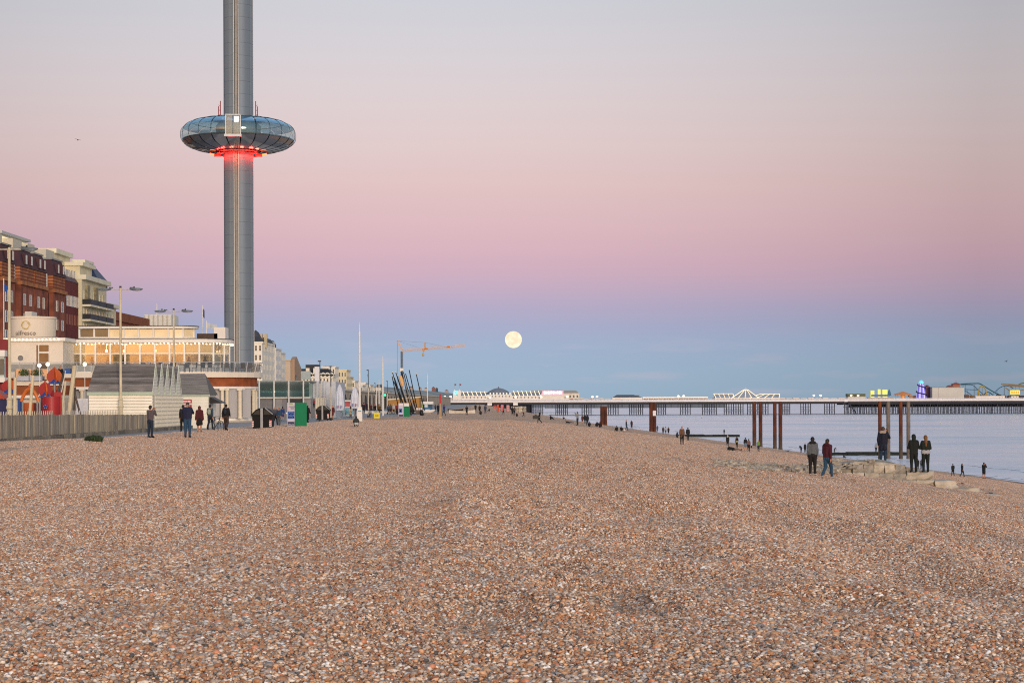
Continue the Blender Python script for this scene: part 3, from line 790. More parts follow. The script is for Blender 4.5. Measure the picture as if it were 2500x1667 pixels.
# roof things of the restaurant
b = MB(); p = P(539, 815, 180); b.box(p.x - .5, 179, 7.86, p.x + .6, 181, 9.1); tag(b.build('vent_housing', TRIM), 'small white box on the restaurant roof beside the tower', 'roof vent')
b = MB(); p = P(515, 826, 180); b.box(p.x - 1.2, 179, 7.86, p.x + .8, 181, 8.5); tag(b.build('roof_hatch', M('#4a3a30', .7, .2)), 'low brown box on the restaurant roof', 'roof hatch')
# red kiosk front at the left edge of the picture
t_ = thing('bay_fronted_building', 'red painted building with pale glazed bay at the left edge', 'building', (PX(8, 150), 150, 0))
x0, x1 = PX(-30, 150), PX(18.5, 150)
b = MB(); b.box(x0, 150, 0, x1, 150.7, 7.0); b.build('wall', M('#7a2226', .6, .15), t_)
b = MB(); b.box(x0, 149.4, 3.9, x1 - .12, 150.2, 5.6); f = b.build('bay_window', M('#b9c4bd', .5, .1), t_)
for k in range(3):
    b = MB(); b.box(x0 + .1 + k * .5, 149.36, 4.1, x0 + .52 + k * .5, 149.45, 5.4); b.build('pane', M('#4e5a58', .15, .2), f)
b = MB(); b.box(x0, 149.2, 5.6, x1, 150, 6.1); b.build('canopy', TRIM, t_)
b = MB(); b.box(x0, 149.0, 3.5, x1 + .05, 150.2, 3.9); b.build('balcony', TRIM, t_)
# ================================================================== BEACH HUTS
HB = M('#ebe6d6', .6, .07, 1.0); HG = M('#a9b8a4', .6, .08); HG2 = M('#c6cfc0', .6, .05); ROOFW = [M('#6a6664', .8, .3, 2, streak=(.5, 4, 4)), M('#7b7775', .8, .3, 2, streak=(.5, 4, 4)), M('#5b5755', .8, .3, 2, streak=(.5, 4, 4))]
HX0, HX1, HY0, HW, HE, HR = -26.4, -22.45, 115.0, 1.98, 2.5, 4.24
def hut(label):
    t_ = thing('beach_hut', label, 'beach hut', ((HX0 + HX1) / 2, HY0 + HW / 2, 0), group='row of beach huts behind the fence')
    lx0, lx1, hw = -(HX1 - HX0) / 2, (HX1 - HX0) / 2, HW / 2
    b = MB(); b.prism([(-hw + .03, 0), (hw - .03, 0), (hw - .03, HE - .03), (0, HR - .12), (-hw + .03, HE - .03)], 'x', lx0 + .05, lx1 - .04); b.build('wall', M('#a8a291', .8, .1), t_, W=False)  # core darker than the boards: shadow lines of the gaps put into its colour
    for i in range(13):
        z = .02 + i * .19
        b = MB(); b.add([(lx0, -hw + .03, z), (lx1, -hw + .03, z), (lx1, -hw + .03, z + .168), (lx0, -hw + .03, z + .168), (lx0, -hw - .03, z), (lx1, -hw - .03, z), (lx1, -hw - .004, z + .168), (lx0, -hw - .004, z + .168)],
                        [(4, 5, 6, 7), (0, 4, 7, 3), (1, 2, 6, 5), (0, 1, 5, 4), (3, 7, 6, 2)]); b.build('board', HB, t_, W=False)
    for i in range(20):
        z = .05 + i * .2
        if z > HR - .25: break
        w = hw if z + .18 < HE else hw * (HR - z - .2) / (HR - HE)
        b = MB(); b.box(lx1 - .04, -w + .02, z, lx1 + .0 + .015, w - .02, z + .19); b.build('gable_board', HB, t_, W=False)
    nr = 13
    for sd_ in (-1, 1):
        for i in range(nr):
            t0, t1 = i / nr, (i + 1) / nr
            y0, z0 = sd_ * hw * (1 - t0) * 1.0 + sd_ * .07 * (1 - t0), HE - .08 + (HR + .06 - HE) * t0
            y1, z1 = sd_ * hw * (1 - t1) + sd_ * .07 * (1 - t1), HE - .08 + (HR + .06 - HE) * t1
            lift = .035
            b = MB(); sk0, sk1 = .32 * t0, .32 * t1
            b.add([(lx0 - .1 + sk0, y0 + sd_ * .02, z0 + lift), (lx1 + .03, y0 + sd_ * .02, z0 + lift), (lx1 + .03, y1, z1 + lift * .3), (lx0 - .1 + sk1, y1, z1 + lift * .3),
                   (lx0 - .1 + sk0, y0, z0 - .03), (lx1 + .03, y0, z0 - .03), (lx1 + .03, y1, z1 - .03), (lx0 - .1 + sk1, y1, z1 - .03)],
                  [(0, 1, 2, 3), (4, 7, 6, 5), (0, 4, 5, 1), (2, 6, 7, 3), (1, 5, 6, 2), (0, 3, 7, 4)])
            b.build('roof_plank', ROOFW[rnd.randrange(3)], t_, W=False)
            if sd_ == 1 and i > 5: break
        b = MB(); b.bar((lx1 + .035, sd_ * (hw + .08), HE - .1), (lx1 + .035, 0, HR + .06), .04); b.build('barge_board', HG2, t_, W=False)
    b = MB(); b.box(lx0 - .1, -hw - .12, HE - .22, lx1 + .12, -hw - .08, HE - .02); b.build('eaves_board', HG, t_, W=False)
    return t_
labs = ['beach hut nearest the camera with weathered plank roof and cream boarded side', 'second beach hut in the row, its white gable behind the nearest one', 'middle one of the five white gabled beach huts', 'fourth beach hut in the row, second from the far end', 'farthest of the five gabled beach huts, next to the sheds']
h0 = hut(labs[0])
for k in range(1, 5):
    c = copy_tree(h0); c.location.y += k * (HW + .02); c['label'] = labs[k]
# lower shed in front of the restaurant
SX0, SX1, SY = PX(442, 128), PX(508.5, 128), 128.0
t_ = thing('shed', 'low white boarded shed with grey plank roof and red notice', 'shed', ((SX0 + SX1) / 2, SY, 0))
b = MB(); b.box(SX0 - 1, SY, 0, SX1, SY + 3.4, 2.36); b.build('wall', HB, t_)
for i in range(12):
    b = MB(); b.box(SX0 - 1, SY - .03, .02 + i * .195, SX1 + .02, SY, .195 + i * .195 - .004); b.build('board', HB, t_)
ez, rz_ = 2.34, 3.82
for i in range(10):
    t0, t1 = i / 10, (i + 1) / 10
    xe0, xe1 = SX1 + .12 - .62 * t0, SX1 + .12 - .62 * t1
    y0, y1 = SY - .1 + 1.8 * t0, SY - .1 + 1.8 * t1; z0, z1 = ez + (rz_ - ez) * t0, ez + (rz_ - ez) * t1
    b = MB(); b.add([(SX0 - 1, y0, z0 + .05), (xe0, y0, z0 + .05), (xe1, y1, z1 + .015), (SX0 - 1, y1, z1 + .015), (SX0 - 1, y0, z0), (xe0, y0, z0), (xe1, y1, z1), (SX0 - 1, y1, z1)],
                    [(0, 1, 2, 3), (4, 7, 6, 5), (0, 4, 5, 1), (2, 6, 7, 3), (1, 5, 6, 2), (0, 3, 7, 4)]); b.build('roof_plank', ROOFW[1] if i % 2 else M('#7c756d', .8, .25, 2, streak=(.5, 4, 4)), t_)
b = MB(); b.add([(SX1 + .12, SY - .1, ez), (SX1 + .12, SY + 3.5, ez), (SX1 - .5, SY + 1.7, rz_)], [(0, 1, 2)]); b.add([(SX0 - 1, SY + 3.5, ez), (SX0 - 1, SY + 1.7, rz_), (SX1 - .5, SY + 1.7, rz_), (SX1 + .12, SY + 3.5, ez)], [(0, 1, 2, 3)]); b.build('roof_end', ROOFW[0], t_)
b = MB(); b.box(SX0 - 1, SY - .14, ez - .1, SX1 + .14, SY - .1, ez + .01); b.build('eaves_board', HG, t_)
b = MB(); b.add([(SX1 + .1, SY + .2, 2.2), (SX1 + .95, SY + .2, 1.75), (SX1 + .1, SY + .2, 1.75), (SX1 + .1, SY + 2.2, 2.2), (SX1 + .95, SY + 2.2, 1.75), (SX1 + .1, SY + 2.2, 1.75)], [(0, 2, 1), (3, 4, 5), (0, 1, 4, 3), (1, 2, 5, 4)]); b.build('awning', BLACK, t_)
# red notice on it
n_ = thing('notice_sign', 'red and white notice fixed to the shed wall', 'sign', (PX(456, 127.9), 127.93, 1.8))
for y0, y1 in ((975, 984), (988, 1001)):
    p, q_ = P(444, y0, 127.9), P(468, y1, 127.9)
    b = MB(); b.box(p.x, 127.91, q_.z, q_.x, 127.95, p.z); b.build('red_panel', M('#b3262a', .5, .06), n_)
p, q_ = P(444, 984, 127.9), P(468, 988, 127.9)
b = MB(); b.box(p.x, 127.915, q_.z, q_.x, 127.95, p.z); b.build('white_panel', M('#d8d4d0', .5, .05), n_)
for k, (y0, y1, x0, x1) in enumerate(((977.5, 981.5, 446, 451), (977.5, 981.5, 452, 456), (977.5, 981.5, 457.5, 465), (991, 993, 446, 464), (995, 997, 446, 460))):
    p, q_ = P(x0, y0, 127.88), P(x1, y1, 127.88)
    b = MB(); b.box(p.x, 127.895, q_.z, q_.x, 127.91, p.z); b.build('white_print', M('#e2dcd8', .5, .05), n_)

# ================================================================== FENCE AND LOW WALL
WOOD = [M('#a1947f', .8, .3, 1.5, streak=(6, 6, .6)), M('#8d8272', .8, .3, 1.5, streak=(6, 6, .6)), M('#b0a38a', .8, .3, 1.5, streak=(6, 6, .6)), M('#978b7c', .8, .35, 1.5, streak=(6, 6, .6))]
FX = -22.25
fence = thing('wooden_fence', 'weathered vertical plank fence along the playground and huts', 'fence', (FX, 94, .27))
y = 70.0; i = 0
pl = {}
while y < 113.5:
    w = .27 + .05 * rnd.random() if y < 92 else .38 + .12 * rnd.random()
    top = 1.30 - (y - 79) * .0065 + rnd.uniform(-.02, .02)
    dx = rnd.uniform(-.018, .018)
    b = MB(); b.box(FX - .02 + dx, y, .26, FX + .015 + dx, y + w - .025, top)
    b.build('plank', WOOD[rnd.randrange(4)], fence); y += w; i += 1
for z in (.5, 1.0): MB().box(FX - .1, 70, z, FX - .025, 113.5, z + .08).build('rail', WOOD[1], fence)
for k in range(70):      # pickets of a second, paler fence just behind
    pass
pick = thing('picket_fence', 'pale pointed picket fence just behind the plank fence by the playground', 'fence', (FX - .8, 90, 0))
pmk = MB().prism([(-.05, 0), (.05, 0), (.05, 1.3), (0, 1.42), (-.05, 1.3)], 'x', -.015, .015).mesh('picket', M('#c9bda6', .7, .1))
for k in range(76): inst('picket', pmk, pick, (FX - .8, 76 + k * .42, 0), W=True)
MB().box(FX - .86, 76, .9, FX - .82, 108, 1.0).build('rail', M('#c9bda6', .7, .1), pick)
STN = [M('#7f7668', .9, .3, 3), M('#6d665b', .9, .3, 3), M('#8c8272', .9, .3, 3)]
lw_ = thing('low_wall', 'low concrete block wall under the plank fence and the huts', 'wall', (FX, 95, 0))
y = 70
while y < 127:
    w = rnd.uniform(.7, .95)
    MB().box(FX - .12, y, -.2, FX + .16 + rnd.uniform(-.01, .02), y + w - .02, .24 + rnd.uniform(-.015, .015)).build('block', STN[rnd.randrange(3)], lw_); y += w
p = hit(230, 1078)
leafy('bush', 'small green bush at the foot of the low wall beside the path', (p[0], p[1], p[2] + .1), (.4, .3, .12), 420, size=.08, m=[M('#3a4a2c', .8, .4, 6), M('#2b3822', .8, .3, 6)], up=.9)
# white slatted trellis screens in front of the huts
tr = thing('trellis_screen', 'white trellis screens standing in front of the gabled huts', 'screen', (-22.3, 120, 0))
TW = M('#d8d3c4', .6, .05)
for k in range(5):
    y0 = 115.1 + k * 2.0
    for j in range(9): MB().box(-22.32, y0 + j * .225, .1, -22.29, y0 + j * .225 + .07, 2.3).build('slat', TW, tr)
    for j in range(9): MB().box(-22.30, y0, .25 + j * .25, -22.27, y0 + 1.9, .30 + j * .25).build('slat', TW, tr)

# ================================================================== PLAYGROUND
ORG = M('#c2571c', .5, .12, 2); RDP = M('#9a1f1f', .45, .1, 2); BLU = M('#1b4f94', .45, .1, 2); NAVY = M('#141d52', .5, .1, 2); STEEL = M('#8d9094', .4, .1, metal=.4)
def play_tower(x, dd, yap, ysk, ybot, hw, label, petals, body):
    """petal roofed play tower: x centre px, apex row, skirt row, floor row"""
    p0 = P(x, yap, dd); zs = P(x, ysk, dd).z; zb = P(x, ybot, dd).z; w = hw * dd / FPX
    t_ = thing('play_tower', label, 'play tower', (p0.x, dd, 0), group='play towers')
    H = p0.z - zs
    for k in range(4):
        a = k * math.pi / 2 + .5
        b = MB(); pr_ = [(0, 0), (.8, -.05), (1.12, .25), (1.05, .52), (.68, .78), (.24, .92), (0, 1.05)]
        vs = []
        for u_, v_ in pr_:
            vs.append((p0.x + u_ * w * math.cos(a), dd + u_ * w * math.sin(a), zs + v_ * H))
        n_ = len(vs); off = Vector((-math.sin(a), math.cos(a), 0)) * .03
        b.add([Vector(v) - off for v in vs] + [Vector(v) + off for v in vs], [tuple(range(n_)), tuple(range(n_, 2 * n_))[::-1]] + [(i, n_ + i, n_ + (i + 1) % n_, (i + 1) % n_) for i in range(n_)])
        b.build('roof_petal', petals[k % len(petals)], t_)
    b = MB(); b.lathe([(w * 1.08, zs - .14), (w * .2, zs + .14)], c=(p0.x, dd, 0), n=4, a0=.3, a1=.3 + 2 * math.pi); b.build('roof_skirt', BLU, t_)
    for k in range(4):
        a = k * math.pi / 2 + .3
        b = MB(); b.cyl((p0.x + w * .75 * math.cos(a), dd + w * .75 * math.sin(a), 0), (p0.x + w * .75 * math.cos(a), dd + w * .75 * math.sin(a), zs - .05), .05, n=6); b.build('post', STEEL, t_)
    b = MB(); b.cyl((p0.x, dd, 0.02), (p0.x, dd, zb), w * .8, n=4); b.build('body', body, t_)
    return t_
play_tower(22, 96, 925, 953, 975, 17, 'play tower with orange petal roof behind the leftmost lamp post', [ORG, ORG, RDP], NAVY)
play_tower(133, 99, 897, 931, 952, 17, 'tallest play tower with orange petal roof and blue skirt', [ORG, ORG, M('#a33a24', .5, .1), ORG], RDP)
tw = play_tower(110, 94, 931, 963, 968, 15, 'play tower with dark red and orange petal roof above a red drum', [RDP, ORG], RDP)
p0, p1 = P(93, 975, 92), P(134, 1016, 92)
dr_ = thing('play_drum', 'red curved play panel with a round blue star window', 'play panel', ((p0.x + p1.x) / 2, 93, 0))
b = MB(); b.lathe([(.44, 0), (.44, P(93, 968, 93).z)], c=((p0.x + p1.x) / 2, 93, 0), n=20, a0=math.pi, a1=2 * math.pi); b.box((p0.x + p1.x) / 2 + .14, 93.0, 0, (p0.x + p1.x) / 2 + .5, 93.08, P(93, 957, 93).z); b.build('panel', M('#a3262a', .45, .08), dr_)
p = P(110, 993, 92.4)
b = MB(); b.cyl((p.x, 92.56, p.z), (p.x, 92.50, p.z), .11, n=16); f = b.build('star_window', M('#17367f', .4, .1), dr_)
for k in range(5):
    a = k * 1.2566 + 1.57
    MB().sph((p.x + .085 * math.cos(a), 92.48, p.z + .085 * math.sin(a)), .016, 6, 4).build('stud', TRIM, f)
ar = thing('play_arch', 'orange play arch on grey legs in the playground', 'play arch', (P(73, 1000, 90).x, 90, 0))
pts = [P(52 + 42 * k / 14, 980 - 30 * math.sin(math.pi * k / 14) ** .8, 90) for k in range(15)]
MB().tube(pts, [.11 - .03 * abs(k - 7) / 7 for k in range(15)], 8).build('arch', M('#cf6a22', .5, .1), ar)
p = P(73, 950, 90); MB().sph((p.x + .02, 90, p.z + .12), (.1, .12, .17), 8, 6).build('crest', M('#cf6a22', .5, .1), ar)
for x in (55, 91):
    p = P(x, 982, 90); MB().cyl((p.x, 90, 0), (p.x, 90, p.z + .05), .045, n=6).build('leg', STEEL, ar)
bx_ = thing('play_cabin', 'dark blue play cabin with red slope at the left edge', 'play cabin', (P(20, 1000, 92).x, 92, 0))
p, q_ = P(-30, 974, 92), P(40, 1010, 92); MB().box(p.x, 92, 0, P(22, 1000, 92).x, 93, p.z).build('wall', NAVY, bx_); MB().box(P(40, 990, 92).x, 92.2, 0, P(47, 990, 92).x, 92.6, P(40, 972, 92).z).build('blue_panel', BLU, bx_)
a, c, e = P(-30, 972, 91.8), P(17, 973, 91.8), P(-30, 940, 91.8); MB().prism([(a.x, a.z), (c.x, c.z), (e.x, e.z)], 'y', 91.8, 92.9).build('slope', M('#a83a22', .5, .1), bx_)
fr = thing('play_wall', 'orange and dark red panels at the back of the playground', 'play panel', (P(75, 1000, 97).x, 97, 0))
for x0, x1, m_ in ((48, 60, ORG), (61, 82, M('#b5561f', .5, .1)), (83, 94, M('#6d1414', .5, .1)), (128, 140, M('#8a1c1c', .5, .1)), (141, 150, ORG)):
    MB().box(P(x0, 1000, 97).x, 97, 0, P(x1, 1000, 97).x, 97.1, P(x0, 983, 97).z).build('panel', m_, fr)
POLE = M('#cdbf9f', .65, .12, 2); DWOOD = M('#574c43', .8, .25, 2)
def poles(name, label, segs, d0):
    t_ = thing(name, label, 'climbing frame', (P(segs[0][0], segs[0][1], d0).x, d0, 0))
    for k, (x0, y0, x1, y1, r, m_, dz) in enumerate(segs):
        a, c = P(x0, y0, d0 + dz), P(x1, y1, d0 + dz); a = a + (a - c) * ((a.z - 0) / max(.1, (c.z - a.z))) if True else a
        MB().cyl(a, c, r, n=8).build('pole', m_, t_)
    return t_
poles('climbing_frame', 'cream leaning poles and dark timbers of a climbing frame', [(168, 1012, 182, 893, .115, POLE, 0), (150, 1012, 160, 930, .06, POLE, -.5), (122, 1012, 158, 908, .06, DWOOD, .8), (196, 1012, 176, 935, .055, DWOOD, 1), (180, 1012, 184, 945, .045, DWOOD, 1.2), (140, 1012, 160, 905, .02, TRIM, -.8)], 98)
cf = poles('swing_frame', 'two cream posts of a swing frame beside the leftmost lamp post', [(35.5, 1013, 37, 921, .075, POLE, 0), (72.5, 1013, 80.5, 916, .075, POLE, 0)], 88)
b = MB(); p = P(164, 906, 98); b.box(p.x - .14, 98, p.z - .13, p.x + .15, 98.4, p.z + .14); o = b.build('blue_hut', BLU); tag(o, 'small blue box at the top of the climbing frame', 'play box')

# ================================================================== TWIN LAMP POSTS
POLEW = M('#c6bb9f', .6, .25, 2.2, streak=(2, 2, .5)); HEADM = M('#6c757a', .45, .1, metal=.3)
def twin_lamp(x, dd, ytop, label, arm=1.3):
    p = P(x, ytop, dd); H = p.z
    t_ = thing('street_lamp', label, 'street lamp', (p.x, dd, 0), group='twin armed lamp posts')
    MB().cyl((0, 0, 2.0), (0, 0, H), .085, .062, 10).build('post', POLEW, t_, W=False)
    b = MB(); b.lathe([(.19, 0), (.19, .5), (.15, .6), (.14, 1.5), (.18, 1.55), (.18, 1.62), (.14, 1.7), (.14, 1.95), (.17, 2.0), (.08, 2.1)], n=12); b.build('pedestal', POLEW, t_, W=False)
    MB().cyl((0, 0, H), (0, 0, H + .12), .07, n=8).build('finial', DARK, t_, W=False)
    for s_ in (-1, 1):
        MB().cyl((0, 0, H - .1), (s_ * arm * .45, 0, H - .1), .03, n=6).build('arm', POLEW, t_, W=False)
        x0 = s_ * arm * .42; ln = arm * .62
        b = MB(); b.sph((x0 + s_ * ln * .52, 0, H - .08), (ln * .55, .16, .085), 10, 6); b.box(x0 + s_ * .1 - .06, -.06, H - .02, x0 + s_ * .1 + .18, .06, H + .05)
        hd = b.build('lamp_head', HEADM, t_, W=False, smooth=True)
        MB().sph((x0 + s_ * ln * .58, 0, H - .13), (ln * .4, .12, .06), 8, 5).build('lens', M('#9aa3a6', .2, .05), hd, W=False)
        MB().cyl((x0 + s_ * .3, 0, H - .02), (x0 + s_ * .3, 0, H + .1), .04, n=6).build('sensor', DARK, hd, W=False)
    return t_
twin_lamp(22.5, 89, 604, 'twin armed cream lamp post nearest the camera at the left edge')
twin_lamp(294, 114.4, 703, 'twin armed cream lamp post in front of the weathered hut roof')
twin_lamp(424, 133, 757, 'twin armed lamp post before the orange lit window of the restaurant')

# ================================================================== SEAFRONT HOTELS
PANE = M('#39434c', .12, .3, .3); PANEL_L = M('#b9b4aa', .3, .1)
def win_mesh(w, h, frame, pane=PANE, t=.12, mull=1):
    """window facing +x: frame mesh and pane mesh (shared)"""
    b = MB(); f = .09
    b.box(0, -w / 2, 0, t, -w / 2 + f, h); b.box(0, w / 2 - f, 0, t, w / 2, h); b.box(0, -w / 2 + f, 0, t, w / 2 - f, f); b.box(0, -w / 2 + f, h - f, t, w / 2 - f, h)
    b.box(0, -w / 2 + f, h / 2 - .04, t * .7, w / 2 - f, h / 2 + .04)
    fm = b.mesh('window', frame)
    c = MB(); c.box(0, -w / 2 + f, f, t * .4, w / 2 - f, h - f)
    return fm, c.mesh('pane', pane)
def put_windows(par, ms, places, rz=0.0):
    for x, y, z in places:
        f = inst('window', ms[0], par, (x, y, z), rz, W=True)
        inst('pane', ms[1], f, (0, 0, 0))
FXH = -95.0
# ---- red brick hotel
BRK_ = M('#8a4e3a', .85, .3, .5, bump=.2, var2='#66382b'); BRK2 = M('#6a2a28', .85, .2, .4); TERC = M('#a86d42', .8, .25, .6, var2='#7c4a30'); SLATE = M('#46282e', .7, .2, .4); LEAD = M('#8d8f8c', .6, .1)
hot = thing('brick_hotel', 'large red brick seafront hotel with mansard bays and white windows', 'hotel', (-105, 365, 0))
MB().box(-118, 318, 0, FXH, 386.5, 24.6).build('wall', BRK_, hot)
MB().box(-118, 317.5, 24.6, FXH + .6, 386.7, 25.3).build('cornice', TERC, hot)
MB().box(-118, 319, 25.3, FXH - 2.2, 386, 28.6).build('attic', SLATE, hot)
MB().box(-118, 319.5, 28.6, FXH - 3, 386, 29.1).build('roof', LEAD, hot)
for y0, y1 in ((324, 333), (338.5, 347), (351, 361), (361.8, 370.6), (376, 386.4)):
    MB().box(FXH, y0, 3, FXH + 1.5, y1, 25.2).build('bay', BRK_, hot)
    MB().box(FXH, y0 - .2, 24.4, FXH + 1.9, y1 + .2, 25.1).build('bay_cornice', TERC, hot)
    MB().box(FXH - 2, y0, 25.1, FXH + 1.4, y1, 27.9).build('bay_attic', TERC, hot)
    b = MB()
    for k in range(4):
        b = MB(); b.box(FXH - 2.0, y0 - .05, 25.4 + k * .62, FXH + 1.46, y1 + .05, 25.62 + k * .62); b.build('stone_band', M('#7c3a26', .8, .2), hot)
    b = MB(); mx_, my_ = .9, .9
    b.add([(FXH - 2.2, y0 - .2, 27.9), (FXH + 1.7, y0 - .2, 27.9), (FXH + 1.7, y1 + .2, 27.9), (FXH - 2.2, y1 + .2, 27.9), (FXH - 2.2, y0 + my_, 31.2), (FXH + .9, y0 + my_, 31.2), (FXH + .9, y1 - my_, 31.2), (FXH - 2.2, y1 - my_, 31.2)],
          [(0, 1, 5, 4), (1, 2, 6, 5), (2, 3, 7, 6), (3, 0, 4, 7), (4, 5, 6, 7), (3, 2, 1, 0)]); b.build('mansard', SLATE, hot)
    MB().box(FXH - 2.4, y0 + my_ - .2, 31.2, FXH + 1.1, y1 - my_ + .2, 31.5).build('roof_cap', LEAD, hot)
    MB().box(FXH - 3.5, y0 + 2, 31.5, FXH - .5, y1 - 1.5, 33.4).build('chimney_block', M('#c9c0ac', .7, .1), hot)
    for k in range(2):
        yw = y0 + (y1 - y0) * (.3 + .4 * k)
        b = MB(); b.box(FXH + 1.0, yw - .7, 28.4, FXH + 1.85, yw + .7, 30.4); f = b.build('dormer', SLATE, hot); MB().box(FXH + 1.8, yw - .5, 28.5, FXH + 1.9, yw + .5, 30.2).build('pane', WHITE, f)
wm = win_mesh(1.3, 2.2, WHITE)
for z in (6, 9.6, 13.2, 16.8, 20.6):
    for y0, y1 in ((324, 333), (338.5, 347), (351, 361), (361.8, 370.6), (376, 386.4)):
        put_windows(hot, wm, [(FXH + 1.5, y0 + (y1 - y0) * t, z) for t in (.28, .72)])
    put_windows(hot, wm, [(FXH, y, z) for y in (335.5, 349, 372, 374.4)])
# white balustered loggia windows between the bays
for yc in (349, 335.8, 373.3):
    for k in range(5):
        b = MB(); y = yc - 2.0 + k * .95
        b.prism([(y - .3, 24.9), (y + .3, 24.9), (y + .36, 27.5), (y, 28.1), (y - .36, 27.5)], 'x', FXH + .2, FXH + .5); b.build('white_arch', WHITE, hot)
for y, z in ((356, 18.0), (366, 13.0)): MB().box(FXH + 1.4, y - 2, z, FXH + 2.8, y + 2, z + 1.4).build('white_balcony', WHITE, hot)
for y in (352, 372, 386.6):
    MB().cyl((FXH + 1.5, y, 5), (FXH + 1.5, y, 24), .1, n=5).build('downpipe', M('#3a1a18', .6, .1), hot)
# glass roof pavilion on the hotel
t_ = thing('roof_pavilion', 'white glazed pavilion lit inside on the brick hotel roof', 'roof pavilion', (-101, 362, 29.1))
MB().box(-106, 352, 29.1, -97.6, 371, 34.2).build('wall', M('#cfcdc6', .6, .08), t_)
b = MB(); b.prism([(-106.5, 34.2), (-97.0, 34.2), (-97.0, 34.7), (-102, 36.0), (-106.5, 36.0)], 'y', 351, 372); b.build('roof', M('#b9bab6', .5, .08), t_)
for k in range(5): MB().box(-97.6, 352.5 + k * 3.6, 31, -97.5, 355.6 + k * 3.6, 33.8).build('lit_pane', M('#f0e4b8', .4, .08, emit=.55, ec='#fff0b8'), t_)
MB().box(-105, 351.9, 30, -98.6, 352, 33.8).build('lit_pane', M('#f0e4b8', .4, .08, emit=.55, ec='#fff0b8'), t_)
# plain red block
rb = thing('red_block', 'plain dark red hotel block with rows of white windows', 'hotel', (-103, 393, 0))
MB().box(-112, 387, 0, FXH + 1.2, 399, 27.6).build('wall', BRK2, rb)
b = MB(); b.add([(-112, 387, 27.6), (FXH + 1.3, 387, 27.6), (FXH + 1.3, 399, 27.6), (-112, 399, 27.6), (-112, 388, 30.5), (FXH - .6, 388, 30.5), (FXH - .6, 398.5, 30.5), (-112, 398.5, 30.5)], [(0, 1, 5, 4), (1, 2, 6, 5), (2, 3, 7, 6), (4, 5, 6, 7)]); b.build('mansard', M('#5c4a4e', .7, .2), rb)
wm2 = win_mesh(1.5, 2.3, WHITE, PANEL_L)
put_windows(rb, wm2, [(FXH + 1.2, 388.6 + k * 2.35, 22.3) for k in range(5)])
put_windows(rb, wm2, [(FXH + .5, 388.6 + k * 2.35, 27.9) for k in range(5)])
for z in (18.4, 10.5, 6.6): put_windows(rb, win_mesh(.9, 2.2, M('#8a5a4c', .6, .1), M('#6d2c28', .5, .2)), [(FXH + 1.2, 388.6 + k * 2.35, z) for k in range(5)])
MB().box(FXH + 1.2, 387.4, 8.6, FXH + 3.2, 398.6, 9.9).build('white_balcony', WHITE, rb)
for k in range(4): MB().box(FXH + 1.2, 388.2 + k * 3, 7.6, FXH + 2.6, 388.6 + k * 3, 8.6).build('bracket', WHITE, rb)
# ---- cream grand hotel
CRM = M('#d9cdaa', .7, .14, .4); CRM2 = M('#e2d9bf', .7, .1, .4)
gh = thing('cream_hotel', 'ornate cream stucco hotel with iron balconies and corner turret', 'hotel', (-100, 413, 0))
MB().box(-116, 399.6, 0, FXH + 1.8, 424, 28.6).build('wall', CRM, gh)
MB().box(-117, 399.3, 28.6, FXH + 2.8, 424.5, 29.6).build('cornice', CRM2, gh)
MB().box(-118, 391, 27.0, FXH - 2, 405, 33.6).build('rear_wing', CRM, gh); MB().box(-118.6, 390.5, 33.6, FXH - 1.4, 405.5, 34.6).build('parapet', CRM2, gh)
MB().box(-113, 400.5, 29.6, FXH + 1.2, 412, 31.6).build('attic', CRM, gh); MB().box(-114, 400, 31.6, FXH + 2, 412.5, 32.4).build('attic_cornice', CRM2, gh)
b = MB(); cx, cy = FXH - 1.2, 417.5
b.add([(cx - 4, cy - 5, 29.6), (cx + 3.6, cy - 5, 29.6), (cx + 3.6, cy + 5, 29.6), (cx - 4, cy + 5, 29.6), (cx - 1, cy - 1, 33.8), (cx + .6, cy - 1, 33.8), (cx + .6, cy + 1, 33.8), (cx - 1, cy + 1, 33.8)], [(0, 1, 5, 4), (1, 2, 6, 5), (2, 3, 7, 6), (3, 0, 4, 7), (4, 5, 6, 7)]); b.build('turret_roof', M('#2c3a58', .5, .2), gh)
MB().box(cx - 2, cy - 6, 33.0, cx + 1, cy + 3, 33.8).build('roof_pediment', CRM2, gh)
wm3 = win_mesh(1.1, 2.1, CRM2, M('#564a3a', .2, .3))
for z in (3.8, 7.4, 10.6, 13.8, 17.0, 20.3, 24.2): put_windows(gh, wm3, [(FXH + 1.8, 401.3 + k * 3.2, z) for k in range(7)])
put_windows(gh, wm3, [(FXH - 4 - k * 3, 399.6, z) for k in range(5) for z in (17, 20.5, 24.2)], -math.pi / 2)
IRON = M('#1d2028', .5, .2)
for i, z in enumerate((23.2, 20.0, 16.8, 13.4)):
    for y0, y1 in ((400.2, 407.2), (407.8, 415.5), (416.2, 423.5)):
        MB().box(FXH + 1.8, y0, z - .4, FXH + 3.6, y1, z).build('balcony_slab', CRM2, gh)
        b = MB(); b.box(FXH + 3.5, y0, z, FXH + 3.56, y1, z + 1.15); b.box(FXH + 1.8, y0, z, FXH + 3.5, y0 + .06, z + 1.15); b.box(FXH + 1.8, y1 - .06, z, FXH + 3.5, y1, z + 1.15); b.build('balcony_rail', IRON, gh)
for y in (403.7, 412): MB().box(FXH + 1.8, y - 1, 24, FXH + 2.4, y + 1, 27.5).build('relief', M('#8f8466', .8, .3, 2), gh)
t2 = thing('cream_annexe', 'narrow cream hotel annexe with chimney pots right of the ornate one', 'hotel', (-100, 429, 0))
